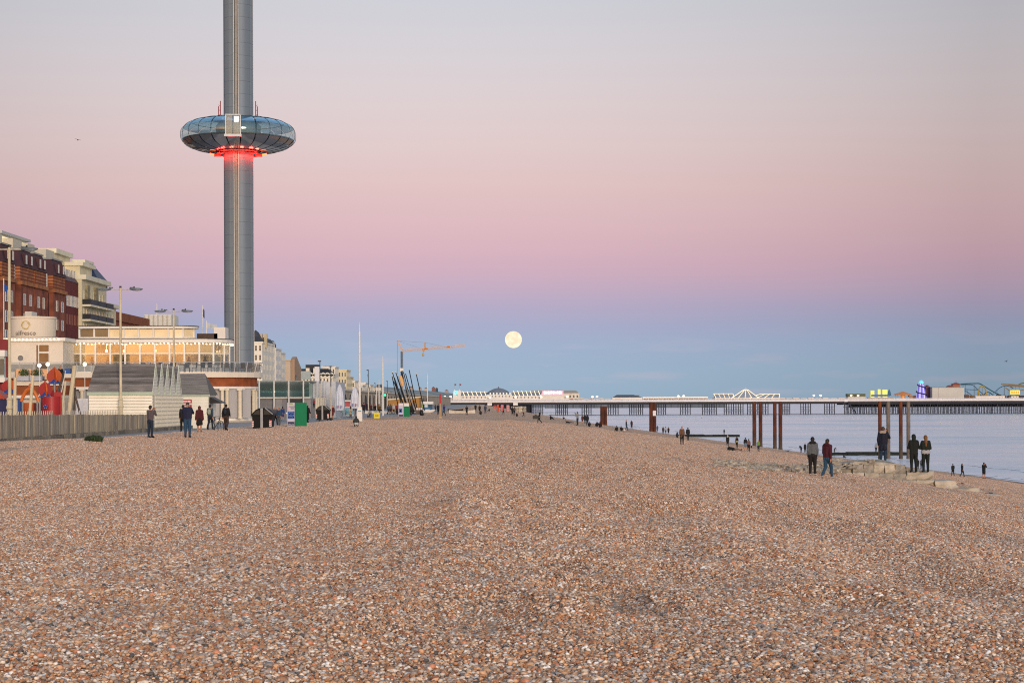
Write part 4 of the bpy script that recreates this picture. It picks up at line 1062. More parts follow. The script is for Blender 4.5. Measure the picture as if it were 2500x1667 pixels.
MB().box(-112, 424.2, 0, FXH + 1.4, 436, 24.0).build('wall', CRM, t2); MB().box(-113, 424.1, 24.0, FXH + 2.3, 436.4, 24.8).build('cornice', CRM2, t2); MB().box(-106, 425, 24.8, -97, 431, 26.8).build('chimney_stack', CRM2, t2)
for k in range(4): MB().cyl((-104 + k * 1.8, 428, 26.8), (-104 + k * 1.8, 428, 27.8), .35, .28, 8).build('chimney_pot', M('#5d2a22', .8, .1), t2)
put_windows(t2, wm3, [(FXH + 1.4, 426.3 + k * 3, z) for k in range(3) for z in (7.2, 10.6, 13.8, 17, 20.3)])
put_windows(t2, wm3, [(FXH - 3 - k * 3.2, 424.2, z) for k in range(3) for z in (20.3,)], -math.pi / 2)
# ---- long brown conference centre
cc = thing('conference_centre', 'long low brown brick hall with dark panels behind the restaurant', 'hall', (-92, 460, 0))
BRN = M('#8a4a2c', .8, .15, .3)
MB().box(-120, 437, 0, -94.5, 478, 21.4).build('wall', BRN, cc)
MB().box(-121, 436.6, 21.4, -94, 478.5, 23.5).build('roof_band', M('#8a4c2c', .8, .12, .3), cc)
b = MB(); b.prism([(437.5, 23.5), (460, 23.5), (444, 25.2), (437.5, 25.4)], 'x', -118, -98); b.build('roof_slope', M('#332a33', .7, .2), cc)
MB().box(-94.5, 443, 4, -94.3, 478, 19.6).build('dark_panel', M('#3c2f36', .5, .15), cc); MB().box(-94.5, 442.4, 19.6, -94.1, 478, 20.2).build('pale_trim', M('#b3a79c', .7, .1), cc)
# pale round-fronted block
wb_ = thing('white_tower_block', 'plain off white block with fluted front behind the restaurant roof', 'building', (P(388, 790, 488).x, 492, 0))
p, q_ = P(352, 768, 488), P(419, 768, 488)
MB().box(p.x, 488, 0, q_.x, 498, p.z).build('wall', M('#d8d4c8', .7, .06), wb_)
for k in range(6): MB().cyl((p.x + (k + .5) * (q_.x - p.x) / 6, 488, 0), (p.x + (k + .5) * (q_.x - p.x) / 6, 488, p.z - .1), (q_.x - p.x) / 12, n=10).build('flute', M('#d8d4c8', .7, .06), wb_)
# ---- town farther along: (x0, x1, ytop, depth, colour, roof, label)
def town(x0, x1, yt, dd, c, name, label, roof=None, win=True, dep=14, rows=5, cols=4, wc='#4c4a48'):
    p, q_ = P(x0, yt, dd), P(x1, yt, dd); m_ = M(c, .7, .1, .2)
    t_ = thing(name, label, 'building', ((p.x + q_.x) / 2, dd, 0))
    MB().box(p.x, dd, 0, q_.x, dd + dep, p.z).build('wall', m_, t_)
    MB().box(p.x - .3, dd - .3, p.z, q_.x + .3, dd + dep, p.z + .6).build('cornice', m_, t_)
    if roof:
        h = roof[1] * dd / FPX; b = MB(); k = min(2.5, (q_.x - p.x) * .2)
        b.add([(p.x, dd + .3, p.z + .6), (q_.x, dd + .3, p.z + .6), (q_.x, dd + dep, p.z + .6), (p.x, dd + dep, p.z + .6), (p.x + k, dd + k, p.z + h), (q_.x - k, dd + k, p.z + h), (q_.x - k, dd + dep - k, p.z + h), (p.x + k, dd + dep - k, p.z + h)],
              [(0, 1, 5, 4), (1, 2, 6, 5), (2, 3, 7, 6), (3, 0, 4, 7), (4, 5, 6, 7)]); b.build('roof', M(roof[0], .6, .2), t_)
    if win:
        w = (q_.x - p.x) / cols; ms = win_mesh(min(1.5, w * .5), 2.0, M('#c9c4b8', .6, .05), M(wc, .2, .3))
        z = p.z - 2.8; r_ = 0
        while z > 4 and r_ < rows:
            put_windows(t_, ms, [(p.x + (k + .5) * w, dd, z) for k in range(cols)], -math.pi / 2)
            ns = max(1, int(dep / 4)); put_windows(t_, ms, [(q_.x, dd + (k + .5) * dep / ns, z) for k in range(ns)])
            z -= 3.5; r_ += 1
    return t_
t_ = town(600, 640, 838, 684, '#e4dfd2', 'cream_terrace', 'cream terrace with dark mansard just right of the tower shaft', ('#2c333c', 17), dep=34, rows=6)
b = MB(); p = P(622, 815, 684); b.lathe([(2.4, 0), (2.2, 2.2), (1.2, 4.2), (0, 5.2)], c=(p.x - .5, 690, p.z - 3.5), n=12); b.build('turret_roof', M('#3a3f4a', .6, .2), t_)
for px in (637, 648): p = P(px, 836, 690); MB().box(p.x - .5, 690, p.z - 2, p.x + .5, 692, p.z + 3.2).build('chimney', M('#b9a98a', .7, .1), t_)
town(640, 655, 836, 716, '#e4dfd2', 'cream_corner_house', 'tall cream corner house with iron roof rail beyond the tower', ('#3d4650', 8), dep=20, cols=2, rows=6)
t_ = town(655, 673, 853, 735, '#dcd9d6', 'white_gabled_house', 'tall white house with blank gable and red chimney', ('#5a3430', 5), dep=18, cols=2, rows=5)
p = P(659, 848, 735); MB().box(p.x - 1.5, 737, p.z, p.x + 1.8, 740, p.z + 1.4).build('chimney', M('#7a2f26', .8, .1), t_)
town(672, 682, 862, 752, '#e2ddd2', 'narrow_cream_house', 'narrow cream house left of the plain tan building', None, dep=20, cols=2, rows=5)
t_ = town(682, 709, 881, 790, '#b9a894', 'tan_building', 'plain tan building with blank side wall', None, win=False, dep=26)
p, q_ = P(709, 878, 792), P(718, 900, 816)
b = MB(); b.prism([(792, 0), (818, 0), (818, q_.z), (800, p.z + 1.5), (792, p.z)], 'x', P(709, 900, 792).x, P(709, 900, 792).x + 1.8); b.build('side_wing', M('#a58a72', .7, .1), t_)
for z in (6, 10.5): MB().box(P(709, 900, 792).x + 1.8, 794, z, P(709, 900, 792).x + 1.95, 799, z + 3).build('dark_window', M('#23403c', .3, .2), t_)
t_ = town(722, 812, 920, 850, '#e2dccd', 'mansard_hotel', 'long cream hotel with dark mansard roof and round dormers', ('#22262f', 20), dep=16, cols=11, rows=3)
for k in range(9):
    p = P(729 + k * 10, 914, 850); b = MB(); b.cyl((p.x, 849.6, p.z), (p.x, 852, p.z), .95, n=10); b.box(p.x - .95, 849.6, p.z - 1.6, p.x + .95, 852, p.z); f = b.build('dormer', M('#d9d2c0', .6, .05), t_); MB().cyl((p.x, 849.5, p.z - .1), (p.x, 849.62, p.z - .1), .45, n=8).build('pane', PANE, f)
MB().box(P(746, 892, 852).x, 852, 10, P(777, 892, 852).x, 860, P(760, 890, 852).z).build('raised_roof', M('#1f232c', .6, .2), t_)
for x in (752, 770): p = P(x, 905, 851); MB().box(p.x - .8, 849, p.z - 1.2, p.x + .8, 852, p.z + 1.2).build('dormer', M('#d9d2c0', .6, .05), t_)
town(786, 818, 897, 865, '#dcd8cf', 'white_flats', 'white flats with small dark roof boxes behind the mansard hotel', ('#4a2f2c', 4), dep=18, cols=4, rows=3)
town(819, 846, 905, 900, '#d6c8a4', 'yellow_cream_flats', 'yellowish cream flats beside the white flats', ('#8a8070', 3), dep=22, cols=4, rows=4)
town(846, 854, 922, 930, '#cfc096', 'narrow_yellow_house', 'narrow yellowish house right of the cream flats', None, dep=20, cols=1, rows=3)
town(853, 885, 942, 960, '#d0cdc6', 'low_white_terrace', 'low white terrace behind the tallest flagpole', ('#6b6a6c', 3), dep=20, cols=6, rows=2)
town(885, 905, 941, 1000, '#d6d1c6', 'far_white_terrace', 'small white terrace far along the seafront', ('#7a7672', 3), dep=20, cols=4, rows=2)
town(903, 950, 958, 1080, '#8b8480', 'grey_aquarium_block', 'low grey block beside the green light', None, dep=20, cols=8, rows=1)
town(697, 724, 903, 838, '#dcd8d0', 'white_back_terrace', 'pale terrace showing between the tan building and the mansard hotel', ('#4f545c', 4), dep=18, cols=4, rows=3)
town(722, 747, 905, 880, '#e0dcd4', 'pale_rear_block', 'pale block just behind the left end of the mansard hotel', ('#8a8a8c', 3), dep=12, cols=4, rows=2)
town(838, 866, 931, 945, '#e0dace', 'white_seafront_house', 'white house low on the skyline left of the tallest mast', ('#5d6068', 4), dep=20, cols=4, rows=3)
town(866, 892, 936, 985, '#dcd6ca', 'pale_seafront_house', 'pale house on the skyline just right of the tallest mast', ('#74716e', 3), dep=20, cols=4, rows=3)
town(903, 931, 949, 1020, '#d2ccc2', 'far_pale_block', 'far pale block left of the second white mast', ('#7d7a78', 3), dep=20, cols=5, rows=2)
# apartment block behind the pier, with dome to its left
t_ = town(1290, 1414, 962, 1420, '#cfc8ba', 'apartment_block', 'long cream apartment block standing behind the pier entrance', ('#8f8a80', 9), dep=30, cols=14, rows=3)
t_ = town(1320, 1345, 954, 1440, '#c0b8a8', 'apartment_penthouse', 'raised centre of the cream flats behind the pier', None, dep=15, cols=4, rows=1)
# houses on the skyline hills
for i, (x, y, w, c, lab) in enumerate([(925, 944, 14, '#4e5663', 'dark hangar like building on the hill skyline above the green light'), (957, 956, 16, '#b9a894', 'pale building on the hillside left of the leaning masts'), (1040, 952, 9, '#b4a7a0', 'pale house on the skyline right of the leaning masts'), (1058, 950, 8, '#7d5a56', 'reddish house on the skyline left of the dark tower'), (1066, 952, 6, '#2f4a5c', 'small dark windmill tower on the hill skyline'), (1025, 951, 7, '#a79c98', 'small grey house on the skyline near the masts'), (1090, 957, 9, '#9d918c', 'low house on the skyline left of the pier towers'), (1003, 949, 8, '#a08f86', 'house on the skyline between the leaning masts')]):
    p = P(x, y, 3650); ww = w * 3650 / FPX / 2
    t_ = thing('hill_house', lab, 'house', (p.x, 3650, p.z - 12), group='buildings on the skyline')
    MB().box(p.x - ww, 3650, p.z - 12, p.x + ww, 3660, p.z + 3).build('wall', M(c, .8, .1), t_)
    MB().prism([(p.x - ww, p.z + 3), (p.x + ww, p.z + 3), (p.x, p.z + 5.5)], 'y', 3650, 3660).build('roof', M('#6d5f5e' if i else '#3f4854', .8, .1), t_)
# ---- sea wall with arches and shops under the road
sw = thing('seafront_arches', 'long pale sea wall with dark arches under the upper road', 'sea wall', (-42, 500, 0))
MB().box(-60, 236, 0, -36, 1080, 4.2).build('wall', M('#a89c8a', .8, .2, .2), sw)
MB().box(-60, 235.8, 4.2, -35.6, 1080, 4.6).build('coping', M('#c3bbab', .7, .1), sw)
for k in range(40):
    y = 240 + k * 14
    b = MB(); b.prism([(y, 0), (y + 7, 0), (y + 7, 2.4), (y + 5, 3.5), (y + 2, 3.5), (y, 2.4)], 'x', -36.05, -35.95); b.build('arch', M(['#2c2320', '#5a3f2a', '#6d4a2c', '#3a302c'][k % 4], .7, .3), sw)

t_ = thing('traffic_light', 'small green light glowing left of the tan club building', 'traffic light', (PX(940, 420), 420, .03)); p = P(940, 964, 420)
MB().cyl((p.x, 420, 0), (p.x, 420, p.z), .07, n=6).build('post', DARK, t_); MB().box(p.x - .3, 419.9, p.z - .45, p.x + .3, 420.2, p.z + .45).build('housing', DARK, t_); MB().cyl((p.x, 419.88, p.z), (p.x, 419.8, p.z), .26, n=12).build('lens', lamp_mat('#30e0a0', 1.6), t_)

# ================================================================== PROMENADE
# ---- glass visitor building and white corrugated block
GRN = glass((120, 165, 160), .22, .04, .45)
gv = thing('glass_pavilion', 'green glass fronted pavilion with white posts right of the restaurant', 'pavilion', (PX(690, 205), 205, 0))
x0, x1 = PX(620, 205), PX(756, 205)
z_ = lambda y, d=205: P(690, y, d).z
MB().box(x0, 206, 0, x1, 216, z_(972)).build('lower_wall', M('#8d8a8a', .6, .15, .3), gv)
MB().box(x0, 207.5, z_(972), x1, 208, z_(935)).build('rear_screen', M('#7f9c98', .5, .25, .3), gv)
MB().box(x0, 205.6, z_(972), x1, 216, z_(969)).build('floor_edge', TRIM, gv); MB().box(x0, 205.4, z_(932), x1, 216, z_(929)).build('roof_edge', M('#8b8f88', .5, .1), gv)
xs_ = [PX(p_, 205) for p_ in (632, 668, 704, 740, 756)]
for a in xs_[:-1]: MB().bar((a, 205.3, 0), (a, 205.3, z_(929)), .12).build('post', TRIM, gv)
for a, c in zip(xs_, xs_[1:]):
    MB().box(a + .1, 205.42, z_(969) + .02, c - .1, 205.46, z_(949)).build('lower_pane', GRN, gv); MB().box(a + .1, 205.42, z_(948), c - .1, 205.46, z_(932) - .02).build('upper_pane', glass((150, 180, 180), .2, .04, .6), gv)
for a, c, m_ in ((633, 666, '#6f6d6e'), (670, 686, '#8b8889'), (688, 702, '#77757a'), (706, 739, '#26262b')):
    MB().box(PX(a, 205), 205.9, .1, PX(c, 205), 206, z_(974)).build('ground_panel', M(m_, .4, .15), gv)
ls = thing('lamp_string', 'row of small bright lamps inside the green glass pavilion', 'lights', (PX(680, 206), 206, z_(956)))
for k in range(16):
    MB().sph((PX(643 + k * 4.1, 206.8), 206.8, z_(956.5, 206.8) + .05 * math.sin(k)), .055, 6, 5).build('lamp', lamp_mat('#fff3d0', 5.0), ls)
cw = thing('corrugated_block', 'white corrugated screen wall beside the glass pavilion', 'building', (PX(780, 212), 212, 0))
p, q_ = P(756, 930, 212), P(800, 970, 212)
MB().box(p.x, 212.2, 0, q_.x + .9, 224, p.z - .1).build('core', M('#b9bcc2', .6, .1), cw)
cm = MB().cyl((0, 0, 0), (0, 0, p.z - q_.z), .07, n=6).mesh('rib', M('#c3c7cd', .5, .08))
n_ = int((q_.x - p.x) / .16)
for k in range(n_): inst('rib', cm, cw, (p.x + .08 + k * .16, 212.15, q_.z), W=True)
lm_ = MB().box(-.09, -.03, .02, .09, .03, q_.z - .05).mesh('panel', M('#d2cab8', .6, .08))
for k in range(int((PX(798, 211) - PX(741, 211)) / .2)): inst('panel', lm_, cw, (PX(741, 211) + .1 + k * .2, 211, 0), W=True)
b = MB(); b.box(PX(735, 219), 219, 5.5, PX(758, 219), 219.3, z_(927, 219)); b.build('rear_parapet', M('#9aa5a4', .5, .1), cw)
b = MB(); p, q_ = P(768, 895, 226), P(780, 930, 226); b.box(p.x, 226, 0, q_.x, 226.8, p.z); tag(b.build('white_pylon', M('#d3d3d6', .6, .06)), 'tall plain white slab rising behind the corrugated screen', 'pylon')
# ---- slim single lamp posts
LP_ = M('#bfb9ab', .55, .1); LH = M('#3b4048', .5, .1)
def slim_lamp(x, yb, yt, label, head=4, kind='T', w=.07):
    X, D, Z = hit(x, yb); p = P(x, yt, D)
    t_ = thing('street_lamp', label, 'street lamp', (X, D, .03), group='slim lamp posts along the promenade')
    h = p.z - .03
    MB().cyl((0, 0, 0), (0, 0, h * .62), w, w * .85, 8).build('post', LP_, t_, W=False); MB().cyl((0, 0, h * .62), (0, 0, h), w * .7, w * .6, 8).build('upper_post', LH, t_, W=False)
    hw = head * D / FPX
    b = MB()
    if kind == 'T': b.box(-hw, -.1, h - .08, hw * .6, .1, h + .04)
    else: b.box(-hw, -.1, h - .08, .05, .1, h + .04); b.bar((-hw * .4, 0, h - .5), (0, 0, h - 1.1), .05)
    b.build('lamp_head', LH, t_, W=False)
    MB().cyl((0, 0, 0), (0, 0, .25), w * 1.8, n=8).build('foot', DARK, t_, W=False)
    return t_
slim_lamp(781.5, 1026, 881, 'slim lamp post with flat dark head right in front of the second bin', 5)
slim_lamp(808, 1026, 894, 'slim post just right of the second black bin', 3)
slim_lamp(899.5, 1019, 903, 'slim lamp post with dark bracket head behind the parked bicycle', 4, 'L')
slim_lamp(946, 1011, 930, 'slim lamp post with small dark head beside the tan club building', 2.5, 'L', .06)
slim_lamp(916, 1008, 935, 'slim lamp post farther along the promenade left of the white masts', 2.5, 'L', .06)
slim_lamp(932, 1003, 938, 'small distant lamp post behind the second white mast', 2, 'L', .06)
slim_lamp(906, 1000, 940, 'tiny distant lamp post beyond the seated people', 2, 'L', .06)
# ---- white flag masts
MASTM = M('#dcd9d3', .5, .06)
def mast(x, yb, yt, label, r, box=None):
    X, D, Z = hit(x, yb); p = P(x, yt, D)
    t_ = thing('flag_mast', label, 'mast', (X, D, .03), group='white masts on the promenade')
    h = p.z
    MB().cyl((0, 0, 0), (0, 0, h * .9), r, r * .72, 10).build('pole', MASTM, t_, W=False)
    MB().cyl((0, 0, h * .9), (0, 0, h), r * .5, r * .2, 8).build('tip', MASTM, t_, W=False)
    if box:
        w, hh = box; b = MB(); b.box(-w, -w, 0, w, w, hh * .82); b.box(-w * .85, -w * .85, hh * .82, w * .85, w * .85, hh); bb = b.build('base_box', MASTM, t_, W=False)
        MB().box(-w * .7, -w - .01, hh * .72, w * .7, -w + .005, hh * .78).build('blue_stripe', M('#3f9ab5', .5, .05), bb, W=False)
    return t_
mast(878.5, 1028, 788, 'tallest white mast with a square base box beside the crouching person', .105, (.21, 1.36))
mast(935, 1015, 869, 'second white mast, left of the leaning dark masts', .11)
mast(925.5, 1006, 927, 'shorter thin white mast beside the second tall one', .11)
mast(1043.5, 1003, 909, 'thin white mast standing by the catamaran hulls', .10)
mast(919, 1000, 940, 'faint white mast left of the shorter thin one', .10)
# ---- big black litter bins
BINM = M('#0c0c0e', .6, .2, 3, spec=.2); BINL = M('#1c1b1a', .4, .2, 2); GREYB = M('#96989a', .5, .1)
def stripes(par, x, y, z, w, h):
    b = MB(); b.box(x, y, z, x + w, y + .01, z + h); f = b.build('reflector', M('#d9d4d2', .4, .05), par, W=False)
    for k in range(3):
        zz = z + .04 + k * h / 3
        MB().add([(x, y - .004, zz), (x + w, y - .004, zz + h * .16), (x + w, y - .004, zz + h * .30), (x, y - .004, zz + h * .14)], [(0, 1, 2, 3)]).build('red_stripe', M('#c4262a', .4, .05), f, W=False)
def big_bin(x0, x1, yb, yt, label):
    X, D, Z = hit((x0 + x1) / 2, yb); w = (x1 - x0) * D / FPX / 2; h = (yb - yt) * D / FPX
    t_ = thing('litter_bin', label, 'bin', (X, D + .7, .03), group='large black bins on the promenade')
    MB().prism([(-w * .82, .12), (w * .82, .12), (w * .93, h * .68), (-w * .93, h * .68)], 'y', -.65, .65).build('body', BINM, t_, W=False)
    pr_ = [(-w, h * .66), (w, h * .66), (w * .97, h * .74), (w * .55, h * .93), (w * .2, h), (-w * .2, h), (-w * .55, h * .93), (-w * .97, h * .74)]
    MB().prism(pr_, 'y', -.7, .7).build('lid', BINM, t_, W=False)
    for s_ in (-1, 1): MB().prism([(s_ * w * .2, h * .72), (s_ * w * .82, h * .72), (s_ * w * .52, h * .88), (s_ * w * .22, h * .92)][::s_], 'y', -.715, -.70).build('lid_flap', BINL, t_, W=False)
    MB().box(-w * .13, -.76, .14, w * .1, -.68, h * .99).build('centre_bar', GREYB, t_, W=False)
    MB().bar((w * .3, -.72, h), (w * 1.0, -.72, h * .73), .05).build('rim', GREYB, t_, W=False)
    for s_ in (-1, 1): MB().cyl((s_ * w * .55, -.4, .07), (s_ * w * .55 + .1, -.4, .07), .09, n=10).build('wheel', DARK, t_, W=False)
    stripes(t_, -w * .93, -.68, h * .2, w * .16, h * .25); stripes(t_, w * .66, -.68, h * .2, w * .22, h * .27)
    MB().box(-w * .95, -.68, .1, w * .95, -.6, .16).build('skirt', BINL, t_, W=False)
big_bin(613, 666, 1046, 989, 'large black litter bin with domed lid nearest the camera')
big_bin(770, 805, 1028, 990, 'second large black litter bin behind a lamp post')
# ---- notice boxes
GREENP = M('#12784f', .5, .05)
def notice_box(x0, xm, x1, yb, yt, label, big=True):
    X, D, Z = hit((x0 + x1) / 2, yb); s_ = D / FPX
    t_ = thing('notice_box', label, 'notice board', (X, D, Z), group='green and white notice boxes')
    a, m_, c = (x0 - (x0 + x1) / 2) * s_, (xm - (x0 + x1) / 2) * s_, (x1 - (x0 + x1) / 2) * s_; h = (yb - yt) * s_
    MB().prism([(m_, 0), (c, .5), (c - .1, .9), (a, .35), (a, -.05), (m_ - .03, -.05)], 'z', 0, h).build('box', GREENP, t_, W=False)
    MB().box(a, -.09, 0, m_ - .03, -.05, h).build('poster_board', M('#b9b6c6', .5, .06), t_, W=False)
    w = m_ - .03 - a
    q0 = lambda u0, u1, v0, v1, c_, nm: MB().box(a + w * u0, -.1, h * v0, a + w * u1, -.089, h * v1).build(nm, M(c_, .5, .05), t_, W=False)
    if big:
        q0(.25, .75, .92, .985, '#9aa465', 'yellow_patch'); q0(.06, .97, .33, .64, '#1d4f9a', 'blue_panel'); q0(.05, .97, .03, .2, '#1d2550', 'navy_panel')
        text('PLEASE', h * .075, M('#3a3340', .5, 0), t_, (a + w * .66, -.105, h * .83), depth=.003, W=False); text('SPACE', h * .085, M('#d9d8e0', .5, 0), t_, (a + w * .5, -.107, h * .075), depth=.003, W=False)
        q0(.45, .95, .76, .78, '#6d6675', 'print_line'); q0(.45, .95, .72, .74, '#6d6675', 'print_line'); q0(.1, .3, .70, .84, '#c9a9b4', 'pink_symbol')
        for k, (u, v) in enumerate(((.3, .55), (.5, .56), (.75, .55), (.22, .42), (.5, .41), (.82, .42))):
            MB().sph((a + w * u, -.1, h * (v + .035)), .025, 6, 4).build('figure_head', M('#dfe2ea', .5, 0), t_, W=False); q0(u - .05, u + .05, v - .04, v + .02, '#dfe2ea', 'figure')
    else:
        q0(.1, .95, .82, .98, '#d6ccd4', 'top_panel'); q0(.08, .75, .3, .6, '#1f5aa8', 'blue_panel'); q0(.08, .95, .02, .16, '#2a2a5a', 'navy_panel'); q0(.3, .55, .36, .5, '#d9dde6', 'figure')
        MB().box(m_ + .02, -.012, h * .76, c * .9, .0, h).build('white_panel', M('#d8d4d2', .5, .05), t_, W=False)
notice_box(702, 721, 747, 1041, 983, 'green box with white and blue notice panel near the first bin')
notice_box(973, 986, 1000, 1017, 984, 'smaller green and white notice box near the leaning masts', False)
# ---- bollard, folded parasols, van, yellow board, bench
X, D, Z = hit(700, 1026)
t_ = thing('bollard', 'grey bollard with white top beside the green notice box', 'bollard', (X, D, .03)); MB().cyl((0, 0, 0), (0, 0, .62), .07, n=8).build('post', GREYB, t_, W=False); MB().sph((0, 0, .7), .1, 10, 7).build('top', M('#e6e6ea', .4, .02), t_, W=False)
CANV = M('#c9ccd6', .7, .1, 2)
for x, w, yb, yt, lab in ((829, 9.5, 1003, 939, 'tall folded white parasol left of the two'), (866, 9.5, 998, 946, 'folded white parasol with printed hem next to the tallest mast')):
    D = 205; p, q_ = P(x, yt, D), P(x, yb, D); ww = w * D / FPX
    t_ = thing('folded_parasol', lab, 'parasol', (p.x, D, 0), group='folded parasols')
    b = MB(); n = 20; prof = [(.3, 0), (.85, .02), (1.0, .2), (.85, .6), (.55, .85), (.2, 1.0), (.02, 1.02)]; vs = []
    for r_, v in prof:
        for k in range(n):
            a = 2 * math.pi * k / n; rr_ = r_ * ww * (1 + .18 * (k % 2)); vs.append((rr_ * math.cos(a), rr_ * math.sin(a), q_.z + (p.z - q_.z) * v))
    b.add(vs, [(i * n + k, i * n + (k + 1) % n, (i + 1) * n + (k + 1) % n, (i + 1) * n + k) for i in range(len(prof) - 1) for k in range(n)]); b.build('canopy', CANV, t_, W=False)
    MB().cyl((0, 0, 0), (0, 0, q_.z + .2), .04, n=6).build('pole', GREYB, t_, W=False); MB().cyl((0, 0, 0), (0, 0, .1), .4, n=12).build('base', GREYB, t_, W=False)
    for k in range(4): MB().box(-.25 + k * .17, -ww * 1.12, q_.z + .25 + .1 * (k % 2), -.19 + k * .17, -ww * 1.08, q_.z + .6).build('printed_mark', M(['#3a3f8a', '#8a3f7a', '#3a3f8a', '#b04a5a'][k], .6, .05), t_, W=False)
D = 240; p, q_ = P(796, 989, D), P(822, 1012, D)
t_ = thing('parked_van', 'white van parked behind the second black bin', 'van', ((p.x + q_.x) / 2, D, 0))
b = MB(); b.prism([(p.x - .3, .35), (q_.x + 1.2, .35), (q_.x + 1.25, 1.0), (q_.x + .5, 1.25), (q_.x - .1, 2.05), (p.x - .3, 2.1)], 'y', D, D + 1.8); b.build('body', M('#cfd0d2', .35, .05), t_)
MB().box(p.x + .2, D - .02, 1.25, q_.x - .25, D, 1.85).build('window', PANE, t_)
for x in (p.x + .2, q_.x + .5): MB().cyl((x, D - .03, .33), (x, D + .2, .33), .33, n=14).build('wheel', DARK, t_)
t_ = thing('market_kiosk', 'white kiosk with red lettered counter behind the cyclist', 'kiosk', (PX(848, 235), 235, 0))
p, q_ = P(840, 975, 235), P(860, 1010, 235)
MB().box(p.x - .4, 235, 0, q_.x + .5, 238, 1.9).build('body', M('#c9c4bd', .6, .1), t_); MB().box(p.x - .3, 234.9, 1.25, q_.x + .4, 235, 1.85).build('red_panel', M('#a6474f', .5, .25, 4), t_); MB().box(p.x - .4, 234.6, 1.9, q_.x + .5, 238, 2.05).build('roof', TRIM, t_); MB().box(p.x - .35, 234.88, .2, q_.x + .45, 235, 1.1).build('blue_panel', M('#6f9fae', .5, .1), t_)
X, D, Z = hit(920, 1021); s_ = D / FPX
t_ = thing('yellow_board', 'bright yellow sandwich board on the edge of the shingle', 'sign board', (X, D, Z))
MB().box(-7 * s_, 0, 0, 7 * s_, .05, 13.5 * s_).build('panel', M('#d9c81c', .5, .04), t_, W=False); MB().obox((0, .25, 6.5 * s_), (14 * s_, .04, 13.5 * s_), rx=-.3).build('rear_panel', M('#c4b41a', .5, .04), t_, W=False)
for k in range(2): MB().box(-4 * s_, -.012, (8 - k * 3) * s_, 4 * s_, -.0, (9 - k * 3) * s_).build('print_line', M('#5a531a', .5, .05), t_, W=False)
X, D, Z = hit(922, 1010); D += 2
bw = thing('low_white_wall', 'low white wall people sit on along the promenade', 'wall', (PX(935, D), D, 0))
k = 0; x = PX(888, D)
while x < PX(972, D): MB().box(x, D, 0, x + 1.15, D + .45, .45).build('block', M('#cfcac2', .7, .08), bw); x += 1.2
# ---- tan club building, blue kiosk, catamarans with leaning masts
cb = thing('club_building', 'tan flat fronted boat club building behind the leaning masts', 'building', (PX(985, 330), 330, 0))
p, q_, r_ = P(948, 977, 330), P(1024, 972, 330), P(1024, 1006, 330)
b = MB(); b.prism([(p.x, 0), (q_.x, 0), (q_.x, q_.z + .1), (p.x, p.z)], 'y', 330, 338); b.build('wall', M('#a3793f', .75, .12, .4), cb)
b = MB(); b.prism([(p.x - .2, p.z), (q_.x + .2, q_.z + .1), (q_.x + .2, q_.z + .35), (p.x - .2, p.z + .25)], 'y', 329.8, 338); b.build('roof_edge', M('#c9bda2', .6, .1), cb)
MB().box(PX(1008, 329.9), 329.9, 0, PX(1012, 329.9), 330, 2).build('door', DARK, cb)
bk = thing('blue_kiosk', 'low white roofed kiosk with blue front right of the leaning masts', 'kiosk', (PX(1038, 345), 345, 0))
p, q_ = P(1023, 980, 345), P(1053, 1000, 345)
MB().box(p.x, 345, 0, q_.x, 350, p.z - .5).build('wall', M('#2f6a92', .5, .25, .8), bk); MB().box(p.x - .3, 344.5, p.z - .5, q_.x + .3, 350, p.z).build('roof', M('#dcdad6', .5, .05), bk)
for k in range(3): MB().box(p.x + .3 + k * .75, 344.92, .8, p.x + .85 + k * .75, 345, 1.6).build('window', M(['#8fae5a', '#c9d2d6', '#1d3f55'][k], .4, .1), bk)
CARB = M('#17191c', .4, .2); ALM = M('#a9a6a2', .4, .1, metal=.4)
MS = [(974, 999, 957, 917, 0), (984, 1003, 958, 908, 0), (990, 1002, 961, 930, 0), (995, 1005, 966, 908, 0), (998, 1004, 969, 916, 0), (1001, 1006, 973, 918, 1), (990, 1004, 963, 922, 0), (1003, 1004, 981, 906, 0), (1008, 1005, 985, 908, 0), (1011, 1006, 978, 906, 0), (1016, 1007, 990, 912, 0), (1013, 1005, 984, 925, 1), (1019, 1007, 999, 903, 0), (1036, 1005, 1016, 912, 0)]
